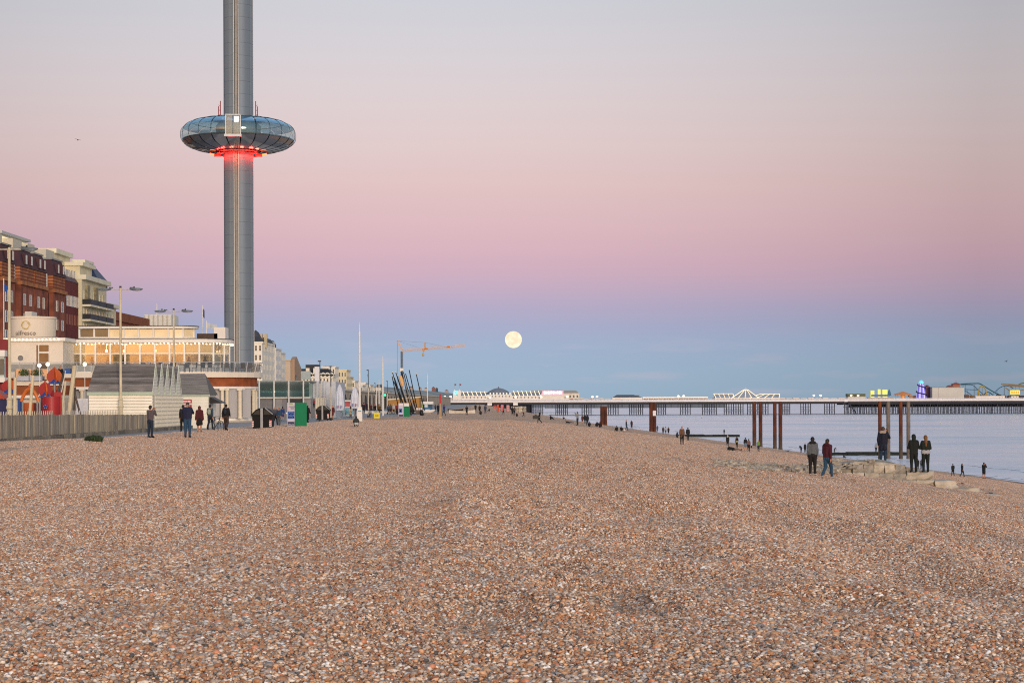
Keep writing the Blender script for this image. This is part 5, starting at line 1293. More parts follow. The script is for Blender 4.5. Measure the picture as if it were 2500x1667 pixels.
for i, (xb, yb, xt, yt, al) in enumerate(MS):
    D = 268 + (i % 5) * 1.6
    a, c = P(xb, 1010, D), P(xt, yt, D); a.z = .55
    lab = ['leftmost leaning dark boat mast with its boat', 'leaning dark boat mast, second from the left top', 'short leaning dark mast low in the cluster', 'leaning dark mast left of the crane jib hook', 'leaning dark mast close to the crane mast', 'paler leaning mast crossing the crane mast', 'leaning dark mast near the left of the cluster', 'dark mast in front of the crane column', 'dark leaning mast just right of the crane column', 'dark mast leaning across the crane column top', 'dark leaning mast right of the crane column', 'paler mast among the leaning cluster', 'tall leaning dark mast standing clear of the cluster', 'rightmost leaning dark mast by the poster board'][i]
    t_ = thing('sailing_boat', lab, 'sailing boat', (a.x, D, .03), group='beached boats with leaning masts')
    MB().cyl(a, c, .085, .065, 6).build('mast', ALM if al else CARB, t_)
    MB().sph((c.x, c.y, c.z), (.14, .1, .09), 6, 5).build('mast_float', WHITE, t_) if i in (0, 1, 3, 4, 9, 13) else None
    for s_ in (-1, 1):
        b = MB(); b.tube([(a.x + s_ * .8, D - 1.8, .35), (a.x + s_ * .8, D - 1.2, .25), (a.x + s_ * .8, D, .22), (a.x + s_ * .8, D + 1.6, .25)], [.03, .17, .19, .12], 8); b.build('hull', WHITE, t_)
    MB().box(a.x - .8, D - .3, .42, a.x + .8, D + .9, .47).build('trampoline', DARK, t_)
    MB().cyl((a.x, D, .4), (a.x, D, .6), .06, n=6).build('mast_step', CARB, t_)
# catamaran hulls by the kiosk
for x, y, lab, sc in ((1037, 1004, 'white catamaran hull tipped up by the poster board', 1), (1048, 1006, 'white catamaran hull lying right of the poster board', 1)):
    X, D, Z = hit(x, y + 3); t_ = thing('boat_hull', lab, 'boat hull', (X, D, Z), group='white catamaran hulls')
    b = MB(); b.tube([(-.8, 0, .2), (-.5, 0, .24), (0, 0, .26), (.5, 0, .36), (.85, 0, .5)], [.12, .22, .24, .2, .05], 10); b.build('hull', M('#d3cfc8', .4, .06), t_, W=False); MB().box(-.5, -.1, .44, .2, .1, .5).build('deck', TRIM, t_, W=False)
# poster board and black sack
X, D, Z = hit(1024, 1011); s_ = D / FPX
t_ = thing('poster_board', 'low dark board with three white posters on the beach edge', 'notice board', (X, D, Z))
MB().box(-8.5 * s_, 0, 0, 8.5 * s_, .12, 17 * s_).build('board', M('#5b5048', .7, .2), t_, W=False)
for k in range(3): MB().box((-7.5 + k * 5.2) * s_, -.02, 10.5 * s_, (-3.3 + k * 5.2) * s_, .0, 15.5 * s_).build('poster', M(['#d8cfc8', '#d9b9b0', '#d0ccd0'][k], .6, .1, 6), t_, W=False)
X, D, Z = hit(1029, 1014); s_ = D / FPX
b = MB(); b.sph((0, 0, 6 * s_), (5 * s_, 4 * s_, 7 * s_), 10, 7); b.sph((3 * s_, 0, 3 * s_), (3 * s_, 3 * s_, 3.4 * s_), 8, 6); b.sph((-1 * s_, 0, 12 * s_), (1.6 * s_, 1.4 * s_, 2.5 * s_), 6, 5)
o = b.build('refuse_sack', BLACK, smooth=True); o.location = (X, D, Z); tag(o, 'black refuse sack in front of the poster board', 'sack')
# lifebuoy post
X, D, Z = hit(1075, 1021); s_ = D / FPX
t_ = thing('lifebuoy_post', 'wooden post topped with a tall red lifebuoy marker', 'lifebuoy post', (X, D, Z))
MB().prism([(-3 * s_, 0), (3 * s_, 0), (2 * s_, 20 * s_), (.9 * s_, 36 * s_), (-.9 * s_, 36 * s_), (-2 * s_, 20 * s_)], 'y', -.08, .08).build('post', M('#a58a6a', .7, .15), t_, W=False)
MB().cyl((0, 0, 36 * s_), (0, 0, 57 * s_), 1.7 * s_, n=10).build('red_cylinder', M('#b81c22', .45, .05), t_, W=False); MB().cyl((0, 0, 57 * s_), (0, 0, 59 * s_), 1.9 * s_, .6 * s_, 10).build('cap', M('#8a1418', .45, .05), t_, W=False)
MB().cyl((0, 0, 0), (0, 0, .12), 5 * s_, n=12).build('foot', M('#b39a78', .8, .1), t_, W=False)
# ---- mobile crane
CRO = M('#d6a566', .5, .1); CRG = M('#6d7c8a', .5, .1)
cd = 430.0
cr_ = thing('crane', 'orange tower crane with long jib on a grey column', 'crane', (P(982, 990, cd).x, cd, 0))
c0, c1 = P(982, 990, cd), P(981, 858, cd)
MB().bar((c1.x, cd, 0), c1, .42).build('column', CRG, cr_); c2 = P(981, 905, cd); MB().box(c2.x - .4, cd - .4, c2.z, c2.x + .4, cd + .4, c2.z + .6).build('column_collar', TRIM, cr_)
c3 = P(980, 930, cd); MB().box(c3.x - .45, cd - .5, c3.z - 1.2, c3.x + .45, cd + .5, c3.z + 1.2).build('slewing_gear', CRO, cr_)
def truss(a, c, w, m_, par, name, n):
    a, c = Vector(a), Vector(c); up = Vector((0, 0, 1)); up = (up - (c - a).normalized() * up.dot((c - a).normalized())).normalized(); sd_ = (c - a).normalized().cross(up)
    o3 = [up * w, -up * w * .5 + sd_ * w * .8, -up * w * .5 - sd_ * w * .8]
    b = MB()
    for q_ in o3: b.bar(a + q_, c + q_, .09)
    for k in range(n):
        p, q2 = a + (c - a) * k / n, a + (c - a) * (k + 1) / n
        for i in range(3): b.bar(p + o3[i], q2 + o3[(i + 1) % 3], .05)
    return b.build(name, m_, par)
j0, j1 = P(982, 857, cd), P(1135, 844.5, cd)
truss(j0, j1, .33, CRO, cr_, 'jib', 26)
truss(P(982, 857, cd), P(970, 832, cd), .28, CRO, cr_, 'rear_strut', 5)
truss(P(1038, 853, cd), P(1038, 836, cd), .16, CRO, cr_, 'king_post', 4)
b = MB()
for p, q_ in ((P(970, 832, cd), P(1038, 836, cd)), (P(1038, 836, cd), P(1056, 840, cd)), (P(1056, 840, cd), P(1092, 848, cd)), (P(970, 832, cd), P(988, 838, cd)), (P(970, 832, cd), P(970, 985, cd)), (P(990, 838, cd), P(1025, 850, cd))): b.cyl(p, q_, .035, n=4)
b.build('cables', CRG, cr_)
for x, y in ((1034, 854), (1041, 852), (1095, 847)): p = P(x, y, cd); MB().box(p.x - .35, cd - .3, p.z - .22, p.x + .35, cd + .3, p.z + .22).build('trolley', M('#b86a1e', .5, .1), cr_)
p = P(1033, 866, cd); MB().sph(p, (.28, .2, .4), 6, 5).build('hook_block', M('#b9a04a', .5, .1), cr_); MB().cyl(p, P(1034, 855, cd), .05, n=4).build('hook_cable', CRG, cr_)
# ---- flags over the restaurant
def flagpole(x, yt, yb, dd, label, fc, fx, fy0, fy1, r=.05):
    p, q_ = P(x, yt, dd), P(x, yb, dd)
    t_ = thing('flagpole', label, 'flagpole', (p.x, dd, 0), group='flagpoles behind the restaurant')
    MB().cyl((p.x, dd, 0), p, r * 1.3, r, 6).build('pole', MASTM, t_)
    if fc:
        a, c = P(x, fy0, dd), P(fx, fy1, dd); n = 6; vs = []
        for k in range(n + 1):
            t = k / n; vs.append((a.x + (c.x - a.x) * t, dd + .12 * math.sin(t * 7), a.z - .25 * t)); vs.append((a.x + (c.x - a.x) * t, dd + .12 * math.sin(t * 7 + .5), c.z - .25 * t))
        MB().add(vs, [(2 * k, 2 * k + 1, 2 * k + 3, 2 * k + 2) for k in range(n)]).build('flag', M(fc, .7, .1), t_)
flagpole(495, 745, 830, 215, 'white flagpole with furled navy flag left of the tower', '#1c2656', 499, 752, 772)
flagpole(504, 783, 830, 212, 'short pole with a pale drooping flag left of the tower', '#b9bec2', 530, 788, 800)
flagpole(383, 742, 800, 230, 'thin white pole with dark tip behind the restaurant roof', None, 0, 0, 0)
flagpole(9, 680, 830, 200, 'white pole with a bright blue flag at the left edge', '#1f56a8', 17, 692, 709)
# ---- bicycles
def bicycle(loc, rz, label, fc='#22242a', sc=1.0, grp=None):
    t_ = thing('bicycle', label, 'bicycle', loc, grp, rz); m_ = M(fc, .35, .1); R_ = .34 * sc
    for x in (-.52 * sc, .52 * sc):
        b = MB(); b.tube([(x + R_ * math.cos(a * .3142), 0, R_ + R_ * math.sin(a * .3142)) for a in range(21)], .02, 5); w = b.build('wheel', DARK, t_, W=False)
        b = MB()
        for k in range(6): b.cyl((x, 0, R_), (x + R_ * math.cos(k * 1.047), 0, R_ + R_ * math.sin(k * 1.047)), .006, n=3)
        b.build('spokes', GREYB, w, W=False)
    b = MB(); q = lambda x, z: (x * sc, 0, z * sc)
    for a, c in ((q(-.52, .34), q(-.1, .32)), (q(-.52, .34), q(-.2, .82)), (q(-.1, .32), q(-.2, .86)), (q(-.1, .32), q(.38, .78)), (q(-.18, .76), q(.38, .82)), (q(.36, .9), q(.52, .34))): b.cyl(a, c, .02, n=5)
    b.build('frame', m_, t_, W=False)
    MB().sph(q(-.21, .9), (.13, .07, .04), 6, 4).build('saddle', BLACK, t_, W=False); MB().cyl((.36 * sc, -.27, .95 * sc), (.36 * sc, .27, .95 * sc), .018, n=5).build('handlebar', BLACK, t_, W=False)
    return t_
X, D, Z = hit(528, 1051); bicycle((X, D, .03), R(68), 'dark bicycle pushed by the man with a grey backpack')
X, D, Z = hit(903, 1020); bicycle((X, D, .03), R(80), 'black bicycle leaning at the foot of a slim lamp post')
X, D, Z = hit(840, 1018); bicycle((X, D, .03), R(10), 'teal bicycle ridden by the person in red', '#3f9c90', .95)

# ================================================================== PIER
PD = 1138.0
DZ = P(1900, 980, PD).z                      # top of the dark girders / underside of the pale edge
PIERW = M('#e0dedf', .6, .08, .1); PDARK = M('#1b2130', .7, .25, .2); IRON2 = M('#262c3a', .6, .25, .2)
pier = thing('pier', 'long iron pier on dark piles crossing the sea to the right', 'pier', (150, PD, SEA))
XL, XR = PX(1040, PD), PX(2500, PD) + 60
MB().box(XL, PD + .5, DZ - .5, XR, PD + 30, DZ + .3).build('deck', M('#55504c', .8, .2), pier)
MB().box(XL, PD, DZ + .1, XR, PD + .5, DZ + .75).build('deck_edge', PIERW, pier)
MB().box(XL, PD + .8, DZ - 1.5, XR, PD + 1.3, DZ - .5).build('girder', PDARK, pier); MB().box(XL, PD + 26, DZ - 1.5, XR, PD + 26.5, DZ - .5).build('girder', PDARK, pier)
MB().box(XL, PD + .1, DZ + 1.85, XR, PD + .2, DZ + 1.95).build('handrail', PIERW, pier)
MB().box(XL, PD + .12, DZ + .8, XR, PD + .16, DZ + 1.6).build('railing_mesh', M('#bdbcc4', .6, .3, .8, streak=(3, 1, 1)), pier)
pm_ = MB().box(-.06, 0, DZ + .75, .06, .14, DZ + 1.9).mesh('railing_post', PIERW)
for k in range(150): inst('railing_post', pm_, pier, (XL + k * (XR - XL) / 150, PD + .05, 0), W=True)
pile = MB().cyl((0, 0, SEA - 1), (0, 0, DZ - .4), .27, n=6).mesh('pile', IRON2)
def put_pile(x, y): 
    o = inst('pile', pile, pier, (x, y, 0)); o.location = Vector((x, y, 0)) - Vector(pier.location)
CL = [(1311, 14), (1371, 14), (1432, 11), (1497, 12), (1553, 16), (1614, 11), (1673, 12), (1732, 17), (1791, 23), (1850, 25), (1919, 9), (1967, 12), (2025, 12)]
for cx, hw in CL:
    n = 5 if hw < 14 else 7 if hw < 20 else 9
    xs_ = []
    for k in range(n):
        x = PX(cx - hw + 2 * hw * k / (n - 1), PD); y = PD + 1.5 + (k % 3) * 9; put_pile(x * y / PD, y); xs_.append((x * y / PD, y))
    b = MB()
    for (xa, ya), (xb, yb) in zip(xs_, xs_[1:]):
        b.bar((xa, ya, SEA + 4.6), (xb, yb, SEA + 4.6), .16); b.cyl((xa, ya, SEA + .6), (xb, yb, SEA + 4.4), .05, n=4); b.cyl((xa, ya, SEA + 4.4), (xb, yb, SEA + .6), .05, n=4)
    b.build('brace', IRON2, pier)
g = random.Random(3)
x = 2062
while x < 2530:
    yy = PD + 1.5 + g.random() * 46; put_pile(PX(x, yy), yy); x += 2.7 + 1.8 * g.random()
for z in (SEA + 4.2, DZ - 1.9): MB().box(PX(2060, PD), PD + 2, z, XR, PD + 2.4, z + .35).build('cross_beam', IRON2, pier)
MB().box(PX(2060, PD), PD + 24, DZ - 2.2, XR, PD + 24.4, DZ - .6).build('cross_beam', IRON2, pier)
MB().box(PX(2095, PD), PD + 32, SEA + 4.4, XR, PD + 32.4, DZ - 1.0).build('rear_screen', M('#2d3442', .8, .4, .3), pier)
for k in range(40):
    xa = PX(2064 + k * 11.5, PD); b = MB(); b.cyl((xa, PD + 2, SEA + .4), (xa + 2.6, PD + 2, DZ - 1.6), .07, n=4); b.cyl((xa + 2.6, PD + 2, SEA + .4), (xa, PD + 2, DZ - 1.6), .07, n=4); b.build('brace', IRON2, pier)
b = MB(); b.bar((PX(2070, PD), PD - 1, DZ - .5), (PX(2090, PD), PD - 1, SEA + .3), .7); b.build('landing_stair', PDARK, pier)
MB().box(PX(1340, PD), PD + 1, SEA + .02, XR, PD + 1.5, SEA + .3).build('tie_beam', IRON2, pier)
MB().box(PX(2061, PD), PD - .6, DZ - .3, PX(2069, PD), PD + .4, DZ + .8).build('white_board', PIERW, pier)
for x0, x1 in ((1190, 1201), (1253, 1264)): MB().box(PX(x0, PD), PD - .5, DZ - 1.7, PX(x1, PD), PD + .4, DZ - .2).build('white_board', PIERW, pier)
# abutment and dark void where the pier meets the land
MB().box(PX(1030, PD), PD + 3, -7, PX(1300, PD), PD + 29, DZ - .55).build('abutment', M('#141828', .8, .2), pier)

GOLDL = lamp_mat('#ffe6bc', 1.0); WARM = lamp_mat('#ffe9c8', 2.2)
DT = DZ + .32
def PB(x0, yt, x1, yb, d, dep, m_, name, par):
    a, c = P(x0, yt, d), P(x1, yb, d)
    return MB().box(a.x, d, c.z, c.x, d + dep, a.z).build(name, m_, par)
def pth(name, label, cat, x, d=PD + 6, group=None): return thing(name, label, cat, (PX(x, d), d, DT), group)
d0 = PD + 8
PWH = M('#dedad4', .6, .08, .2); PGREY = M('#76808c', .5, .15, .2)
# entrance towers
t_ = pth('pier_gateway', 'pair of white gateway towers with flags and a bright screen', 'gateway', 1116, d0)
for x0, x1 in ((1106, 1113), (1118, 1125.5)):
    PB(x0, 955, x1, 982, d0, 3, PWH, 'tower', t_); a = P((x0 + x1) / 2, 955, d0 + 1.5)
    MB().lathe([(1.0, 0), (.8, .5), (.2, 1.1), (0, 1.6)], c=a, n=10).build('cupola', PWH, t_); MB().cyl(a, a + Vector((0, 0, 5)), .07, n=5).build('flag_staff', GREYB, t_)
    MB().box(a.x, d0 + 1.5, a.z + 3.6, a.x + 1.1, d0 + 1.55, a.z + 4.6).build('flag', M('#7a4250' if x0 > 1110 else '#5a5f70', .7, .1), t_)
PB(1106, 964, 1125.5, 982, d0 + .5, 2, PWH, 'gate_wall', t_); PB(1110, 953.5, 1117, 962.5, d0 - .4, .3, lamp_mat('#5fd0e8', 1.5), 'bright_screen', t_)
PB(1111, 955, 1113, 961, d0 - .5, .08, lamp_mat('#c060e0', 1.6), 'screen_figure', t_)
# approach with lamps
t_ = pth('pier_approach', 'low white approach buildings left of the pier gateway', 'pier building', 1090, d0)
PB(1045, 974, 1105, 983, d0 + 2, 6, M('#b9b4b0', .6, .15, .6), 'wall', t_); PB(1040, 971, 1106, 974, d0 + 1.5, 7, PWH, 'roof', t_)
def hall(x0, x1, yt, yr, label, n, flip=1):
    t_ = pth('pier_hall', label, 'pier building', (x0 + x1) / 2, d0, 'white arcade halls on the pier')
    PB(x0, yt, x1, 982, d0, 16, PWH, 'wall', t_); PB(x0, 974.6, x1, 975.6, d0 - .5, .5, PIERW, 'canopy', t_)
    a, c = P(x0, yt, d0), P(x1, yr, d0 + 5)
    b = MB(); b.add([(a.x, d0 + .5, a.z), (c.x, d0 + .5, a.z), (c.x, d0 + 5, c.z), (a.x, d0 + 5, c.z), (a.x, d0 + 12, c.z), (c.x, d0 + 12, c.z)], [(0, 1, 2, 3), (3, 2, 5, 4)]); b.build('roof', PGREY, t_)
    PB(x0, yr - 1, x1, yr, d0 + 4.6, .6, PWH, 'roof_ridge', t_)
    for k in range(n):
        xx = x0 + (k + .35) * (x1 - x0) / n; p, q_ = P(xx, yr - 2, d0 + 4), P(xx + 5, yt + .5, d0)
        MB().bar(p, q_, .32).build('light_strip', GOLDL, t_)
    for k in range(n + 1):
        xx = x0 + (k + .5) * (x1 - x0) / (n + 1); p = P(xx, (yt + 974) / 2, d0 - .05); MB().box(p.x - .3, d0 - .06, p.z - .5, p.x + .3, d0, p.z + .5).build('window', M('#6a6660', .4, .1), t_)
    for k in range(4):
        xx = x0 + (k + .5) * (x1 - x0) / 4; p = P(xx, 979, d0 - .05); MB().box(p.x - .25, d0 - .06, p.z - .9, p.x + .25, d0, p.z + .8).build('doorway', M('#8d7a6a', .5, .2), t_)
    return t_
hall(1126, 1189, 966, 957.5, 'white arcade hall with slanting light strips next to the pier gateway', 6)
hall(1250, 1321, 966, 956.5, 'white arcade hall with slanting light strips left of the bright sign', 7)
t_ = pth('pier_dome', 'white pier hall with grey dome and a row of ball finials', 'pier building', 1220, d0)
PB(1189, 963, 1250, 982, d0, 16, PWH, 'wall', t_)
p = P(1217, 962, d0 + 9); r_ = 29 * (d0 + 9) / FPX
MB().lathe([(r_, 0), (r_ * .93, 1.0), (r_ * .75, 2.1), (r_ * .45, 3.2), (r_ * .15, 3.8), (.35, 3.9), (.3, 4.6), (0, 4.9)], c=p, n=28).build('dome', M('#6d7782', .6, .15, .3), t_, smooth=True)
for k in range(7): p = P(1197 + k * 8, 960.5, d0); MB().sph(p, .5, 8, 6).build('ball_finial', lamp_mat('#f4e6cc', .5), t_)
for k in range(6): p = P(1202 + k * 8.3, 967, d0 - .05); MB().box(p.x - .3, d0 - .06, p.z - .5, p.x + .3, d0, p.z + .5).build('window', M('#5c5e64', .4, .1), t_)
t_ = pth('pier_sign_building', 'white pier building carrying the big lit name sign', 'pier building', 1352, d0)
PB(1321, 964, 1386, 982, d0, 16, PWH, 'wall', t_); PB(1318, 963, 1388, 964.6, d0 - .6, 17, PIERW, 'cornice', t_)
sg = thing('pier_sign', 'glowing white and pink name sign on the pier', 'sign', (PX(1349, d0 - 1), d0 - 1, P(1349, 963, d0 - 1).z))
PB(1323.5, 953.8, 1375.5, 963.2, d0 - .7, .3, M('#d9a9bb', .5, .05, emit=.35, ec='#ff9fc0'), 'backing', sg)
text('BRIGHTON PIER', 2.35, lamp_mat('#fff6f8', 1.7), sg, P(1349.5, 958.6, d0 - .85), depth=.05, sx=.66)
# stalls, shelters
STC = ['#a35a4a', '#7a8a5a', '#c9a24a', '#5a7a9a', '#b08a9a', '#8a6a5a', '#c9c2b0', '#5f8f8f']
STN_ = ['dull red', 'olive green', 'mustard yellow', 'dusty blue', 'dusky pink', 'brown', 'off white', 'sea green']
k = 0
for x0, x1, yt in [(1390, 1400, 972), (1402, 1411, 973), (1413, 1424, 973), (1426, 1436, 974), (1438, 1448, 973), (1450, 1461, 974), (1463, 1474, 973), (1476, 1488, 974), (1905, 1916, 972), (1920, 1932, 973), (1937, 1950, 972), (1956, 1968, 973), (1974, 1986, 972), (1992, 2004, 973), (2010, 2022, 972), (2028, 2042, 973), (2048, 2062, 972)]:
    near = 'beyond the lit sign' if x0 < 1500 else 'past the peaked pavilion'
    t_ = pth('pier_stall', 'stall', 'stall', (x0 + x1) / 2, d0, 'small stalls on the pier')
    t_['label'] = '%s fronted pier stall %s, %s' % (STN_[k % 8], near, ['nearest the sign', 'second from the sign', 'third from the sign', 'fourth from the sign', 'fifth from the sign', 'sixth from the sign', 'seventh from the sign', 'last before the dark roof', 'first after the peaks', 'second after the peaks', 'third after the peaks', 'fourth after the peaks', 'fifth after the peaks', 'sixth after the peaks', 'seventh after the peaks', 'eighth after the peaks', 'last before the piles thicken'][k])
    PB(x0, yt, x1, 981.5, d0, 4, M(STC[k % 8], .6, .25, .8), 'front', t_); PB(x0 - .5, yt - 1.2, x1 + .5, yt, d0 - .6, 5, PWH, 'roof', t_); k += 1
t_ = pth('pier_shelter', 'white shelter with dark hipped roof halfway along the near pier', 'shelter', 1535, d0)
PB(1495, 970, 1568, 981.5, d0, 8, PWH, 'wall', t_)
a, c = P(1497, 970, d0), P(1566, 963.5, d0 + 3); b = MB(); b.add([(a.x, d0, a.z), (P(1568, 970, d0).x, d0, a.z), (P(1548, 970, d0).x, d0 + 3, c.z), (P(1506, 970, d0).x, d0 + 3, c.z), (a.x, d0 + 8, a.z), (P(1568, 970, d0).x, d0 + 8, a.z)], [(0, 1, 2, 3), (1, 5, 2), (0, 3, 4), (3, 2, 5, 4)]); b.build('roof', M('#48525c', .6, .15), t_)
PB(1552, 964.5, 1561, 970, d0 + 2, 2, M('#566069', .6, .1), 'roof_turret', t_); PB(1502, 973, 1515, 976, d0 - .05, .06, M('#cfa98a', .5, .2), 'poster', t_)
t_ = pth('pier_arcade', 'long white open shelter with a lit roof edge on the pier', 'shelter', 1650, d0)
PB(1569, 970, 1728, 971.4, d0 - .4, 8, PIERW, 'roof', t_); PB(1569, 969.6, 1728, 970.1, d0 - .55, .12, GOLDL, 'roof_light', t_); PB(1569, 972, 1728, 981.5, d0 + 3, .4, M('#b5a7a4', .6, .5, .5), 'rear_wall', t_)
for k in range(26): PB(1571 + k * 6.1, 971.4, 1571.8 + k * 6.1, 981, d0, .3, PWH, 'post', t_)
for k in range(9): PB(1574 + k * 17, 974, 1580 + k * 17, 979, d0 + 2, .3, M(STC[k % 8], .5, .2), 'display', t_)
# peaked pavilion
t_ = pth('peaked_pavilion', 'white pier pavilion with pointed roofs edged in golden lights', 'pavilion', 1825, d0)
PB(1745, 971, 1905, 981.5, d0, 14, PWH, 'wall', t_)
for k in range(20): PB(1750 + k * 7.6, 973, 1754 + k * 7.6, 976.5, d0 - .06, .08, M(['#9a8f86', '#b5706a', '#6a7a8a'][k % 3], .4, .2), 'window', t_)
zb = P(1825, 971, d0).z
for (xa, xb, xt, yt_) in ((1748, 1792, 1766, 961), (1786, 1852, 1821, 951), (1830, 1902, 1880, 961.5)):
    a, c, e = P(xa, 971, d0), P(xb, 971, d0), P(xt, yt_, d0 + 5); b = MB()
    hw = 6 if xa != 1786 else 1.2
    l_, r2 = Vector((e.x - hw, d0 + 5, e.z)), Vector((e.x + hw, d0 + 5, e.z))
    b.add([(a.x, d0, zb), (c.x, d0, zb), r2, l_, (a.x, d0 + 10, zb), (c.x, d0 + 10, zb)], [(0, 1, 2, 3), (1, 5, 2), (0, 3, 4), (3, 2, 5, 4)]); rf = b.build('roof', M('#8d98a4', .5, .15, .3), t_)
    for p, q_ in (((a.x, d0 - .2, zb), l_), ((c.x, d0 - .2, zb), r2), (l_, r2)): MB().bar(p, q_, .26).build('light_strip', GOLDL, rf)
    for k in range(1, 4):
        f0 = Vector((a.x, d0 - .2, zb)).lerp(Vector((c.x, d0 - .2, zb)), k / 4); MB().bar(f0, l_.lerp(r2, k / 4), .2).build('light_strip', GOLDL, rf)
p = P(1821, 951, d0 + 5); MB().cyl(p, p + Vector((0, 0, 1.4)), .12, n=5).build('spire', PWH, t_)
# lamps on the deck
for x, y, lab in ((1086, 968, 'left of the gateway'), (1100, 968, 'beside the gateway'), (1196, 970, 'under the dome'), (1259, 969, 'right of the dome'), (1321, 969, 'left of the sign'), (1385, 968, 'right of the sign'), (1446.5, 968.5, 'left of the dark roofed shelter, first of a pair'), (1457.5, 967.8, 'left of the dark roofed shelter, second of a pair'), (1656, 966.6, 'over the long shelter, left of a pair'), (1669, 966.3, 'over the long shelter, right of a pair'), (1987, 965, 'right of the peaked pavilion, left of a pair'), (2003.5, 965, 'right of the peaked pavilion, right of a pair'), (2078, 965, 'on the green roofed stall, left'), (2095, 965, 'on the green roofed stall, right')):
    p = P(x, y, PD + 4); t_ = thing('pier_lamp', 'globe lamp on the pier ' + lab, 'lamp', (p.x, PD + 4, DT), group='globe lamps on the pier')
    MB().sph(p, (.75, .75, .5), 8, 6).build('globe', WARM, t_); MB().cyl((p.x, p.y, DT), p, .08, n=5).build('post', PWH, t_)
# ---- funfair at the far end
t_ = pth('green_roofed_stall', 'dark green roofed stall where the pier widens', 'stall', 2090, d0); PB(2070, 967, 2113, 980, d0, 6, M('#c2beb2', .6, .15, .5), 'wall', t_); PB(2069, 961, 2113, 967, d0 - .3, 6.6, M('#4c5a3c', .6, .1), 'roof', t_)
YEL = lamp_mat('#ded86a', .55)
t_ = pth('yellow_ride', 'fairground ride with bright yellow lit towers', 'fairground ride', 2148, d0 + 6)
for x0, x1, y0 in ((2126, 2135, 953), (2144, 2150, 950), (2155, 2167, 951)): 
    for j in range(2): PB(x0 + j * (x1 - x0) * .55, y0, x0 + j * (x1 - x0) * .55 + (x1 - x0) * .42, 972, d0 + 6, 2, YEL, 'lit_column', t_)
PB(2128, 963, 2172, 967, d0 + 5, 4, M('#2a5a9c', .5, .2, .6, emit=.1, ec='#3070d0'), 'blue_band', t_); PB(2120, 970, 2180, 978, d0 + 5, 4, M('#a9986a', .6, .4, .6), 'base', t_)
p = P(2171, 958, d0 + 6); MB().lathe([(1.3, 0), (1.0, 2), (.1, 4)], c=(p.x, p.y, p.z - 2), n=8).build('blue_turret', M('#3a6a8a', .5, .2), t_)
t_ = pth('carousel', 'carousel with orange lit conical roof', 'carousel', 2204, d0 + 4)
p = P(2204, 963, d0 + 4); MB().lathe([(5.6, -.2), (5.4, .3), (1.0, 1.7), (0, 2.1)], c=p, n=24).build('canopy', M('#a8662e', .6, .25, 1.2, emit=.15, ec='#ff9a3a'), t_); MB().lathe([(5.0, DT - p.z), (5.0, DT - p.z + .5)], c=p, n=20).build('platform', M('#8a5a3a', .6, .2), t_); MB().cyl((p.x, p.y, DT), (p.x, p.y, p.z), 1.2, n=10).build('core', M('#d08a4a', .5, .2, emit=.3, ec='#ffb060'), t_)
for k in range(12):
    a = k * .5236; MB().cyl((p.x + 4.4 * math.cos(a), p.y + 4.4 * math.sin(a), DT), (p.x + 4.4 * math.cos(a), p.y + 4.4 * math.sin(a), p.z), .1, n=5).build('pole', M('#c9a05a', .4, .1), t_)
p = P(2228, 970, d0 + 4); t_ = pth('orange_stall', 'small stall with orange lights beside the helter skelter', 'stall', 2228, d0 + 4); PB(2222, 968, 2236, 978, d0 + 4, 3, M('#9a6a4a', .5, .3, emit=.12, ec='#ff9030'), 'front', t_); PB(2220, 965, 2238, 968, d0 + 3.6, 4, M('#8f8a86', .6, .1), 'roof', t_)
# helter skelter
t_ = pth('helter_skelter', 'cone shaped helter skelter glowing violet with cyan top', 'helter skelter', 2249, d0)
p = P(2249, 975, d0); HZ = lambda y: P(2249, y, d0).z
prof = [(13.5, 974), (11.5, 962), (9, 948), (7, 938), (6.2, 936)]
n = 20
for k in range(n):
    b = MB(); a0, a1 = 2 * math.pi * k / n, 2 * math.pi * (k + .96) / n; vs = []
    for r_, y in prof: vs += [(p.x + r_ * .253 * math.cos(a0), d0 + r_ * .253 * math.sin(a0), HZ(y)), (p.x + r_ * .253 * math.cos(a1), d0 + r_ * .253 * math.sin(a1), HZ(y))]
    b.add(vs, [(2 * i, 2 * i + 1, 2 * i + 3, 2 * i + 2) for i in range(len(prof) - 1)]); b.build('panel', [lamp_mat('#7d74d8', .42), lamp_mat('#b9b4ec', .6), lamp_mat('#6258b8', .4)][k % 3], t_)
MB().lathe([(6.6 * .253, HZ(936)), (5.5 * .253, HZ(931)), (2.5 * .253, HZ(928.5)), (0, HZ(927.5))], c=(p.x, d0, 0), n=16).build('lit_dome', lamp_mat('#62c4e4', .75), t_)
pts = []
for k in range(66):
    t = k / 65; y = 938 + 34 * t; r_ = float(np.interp(y, [936, 938, 948, 962, 974], [6.2, 7, 9, 11.5, 13.5])) + 1.6; a = 2.6 + t * 4 * math.pi
    pts.append((p.x + r_ * .253 * math.cos(a), d0 + r_ * .253 * math.sin(a), HZ(y)))
MB().tube(pts, .35, 5).build('slide', M('#1a1733', .5, .2), t_)
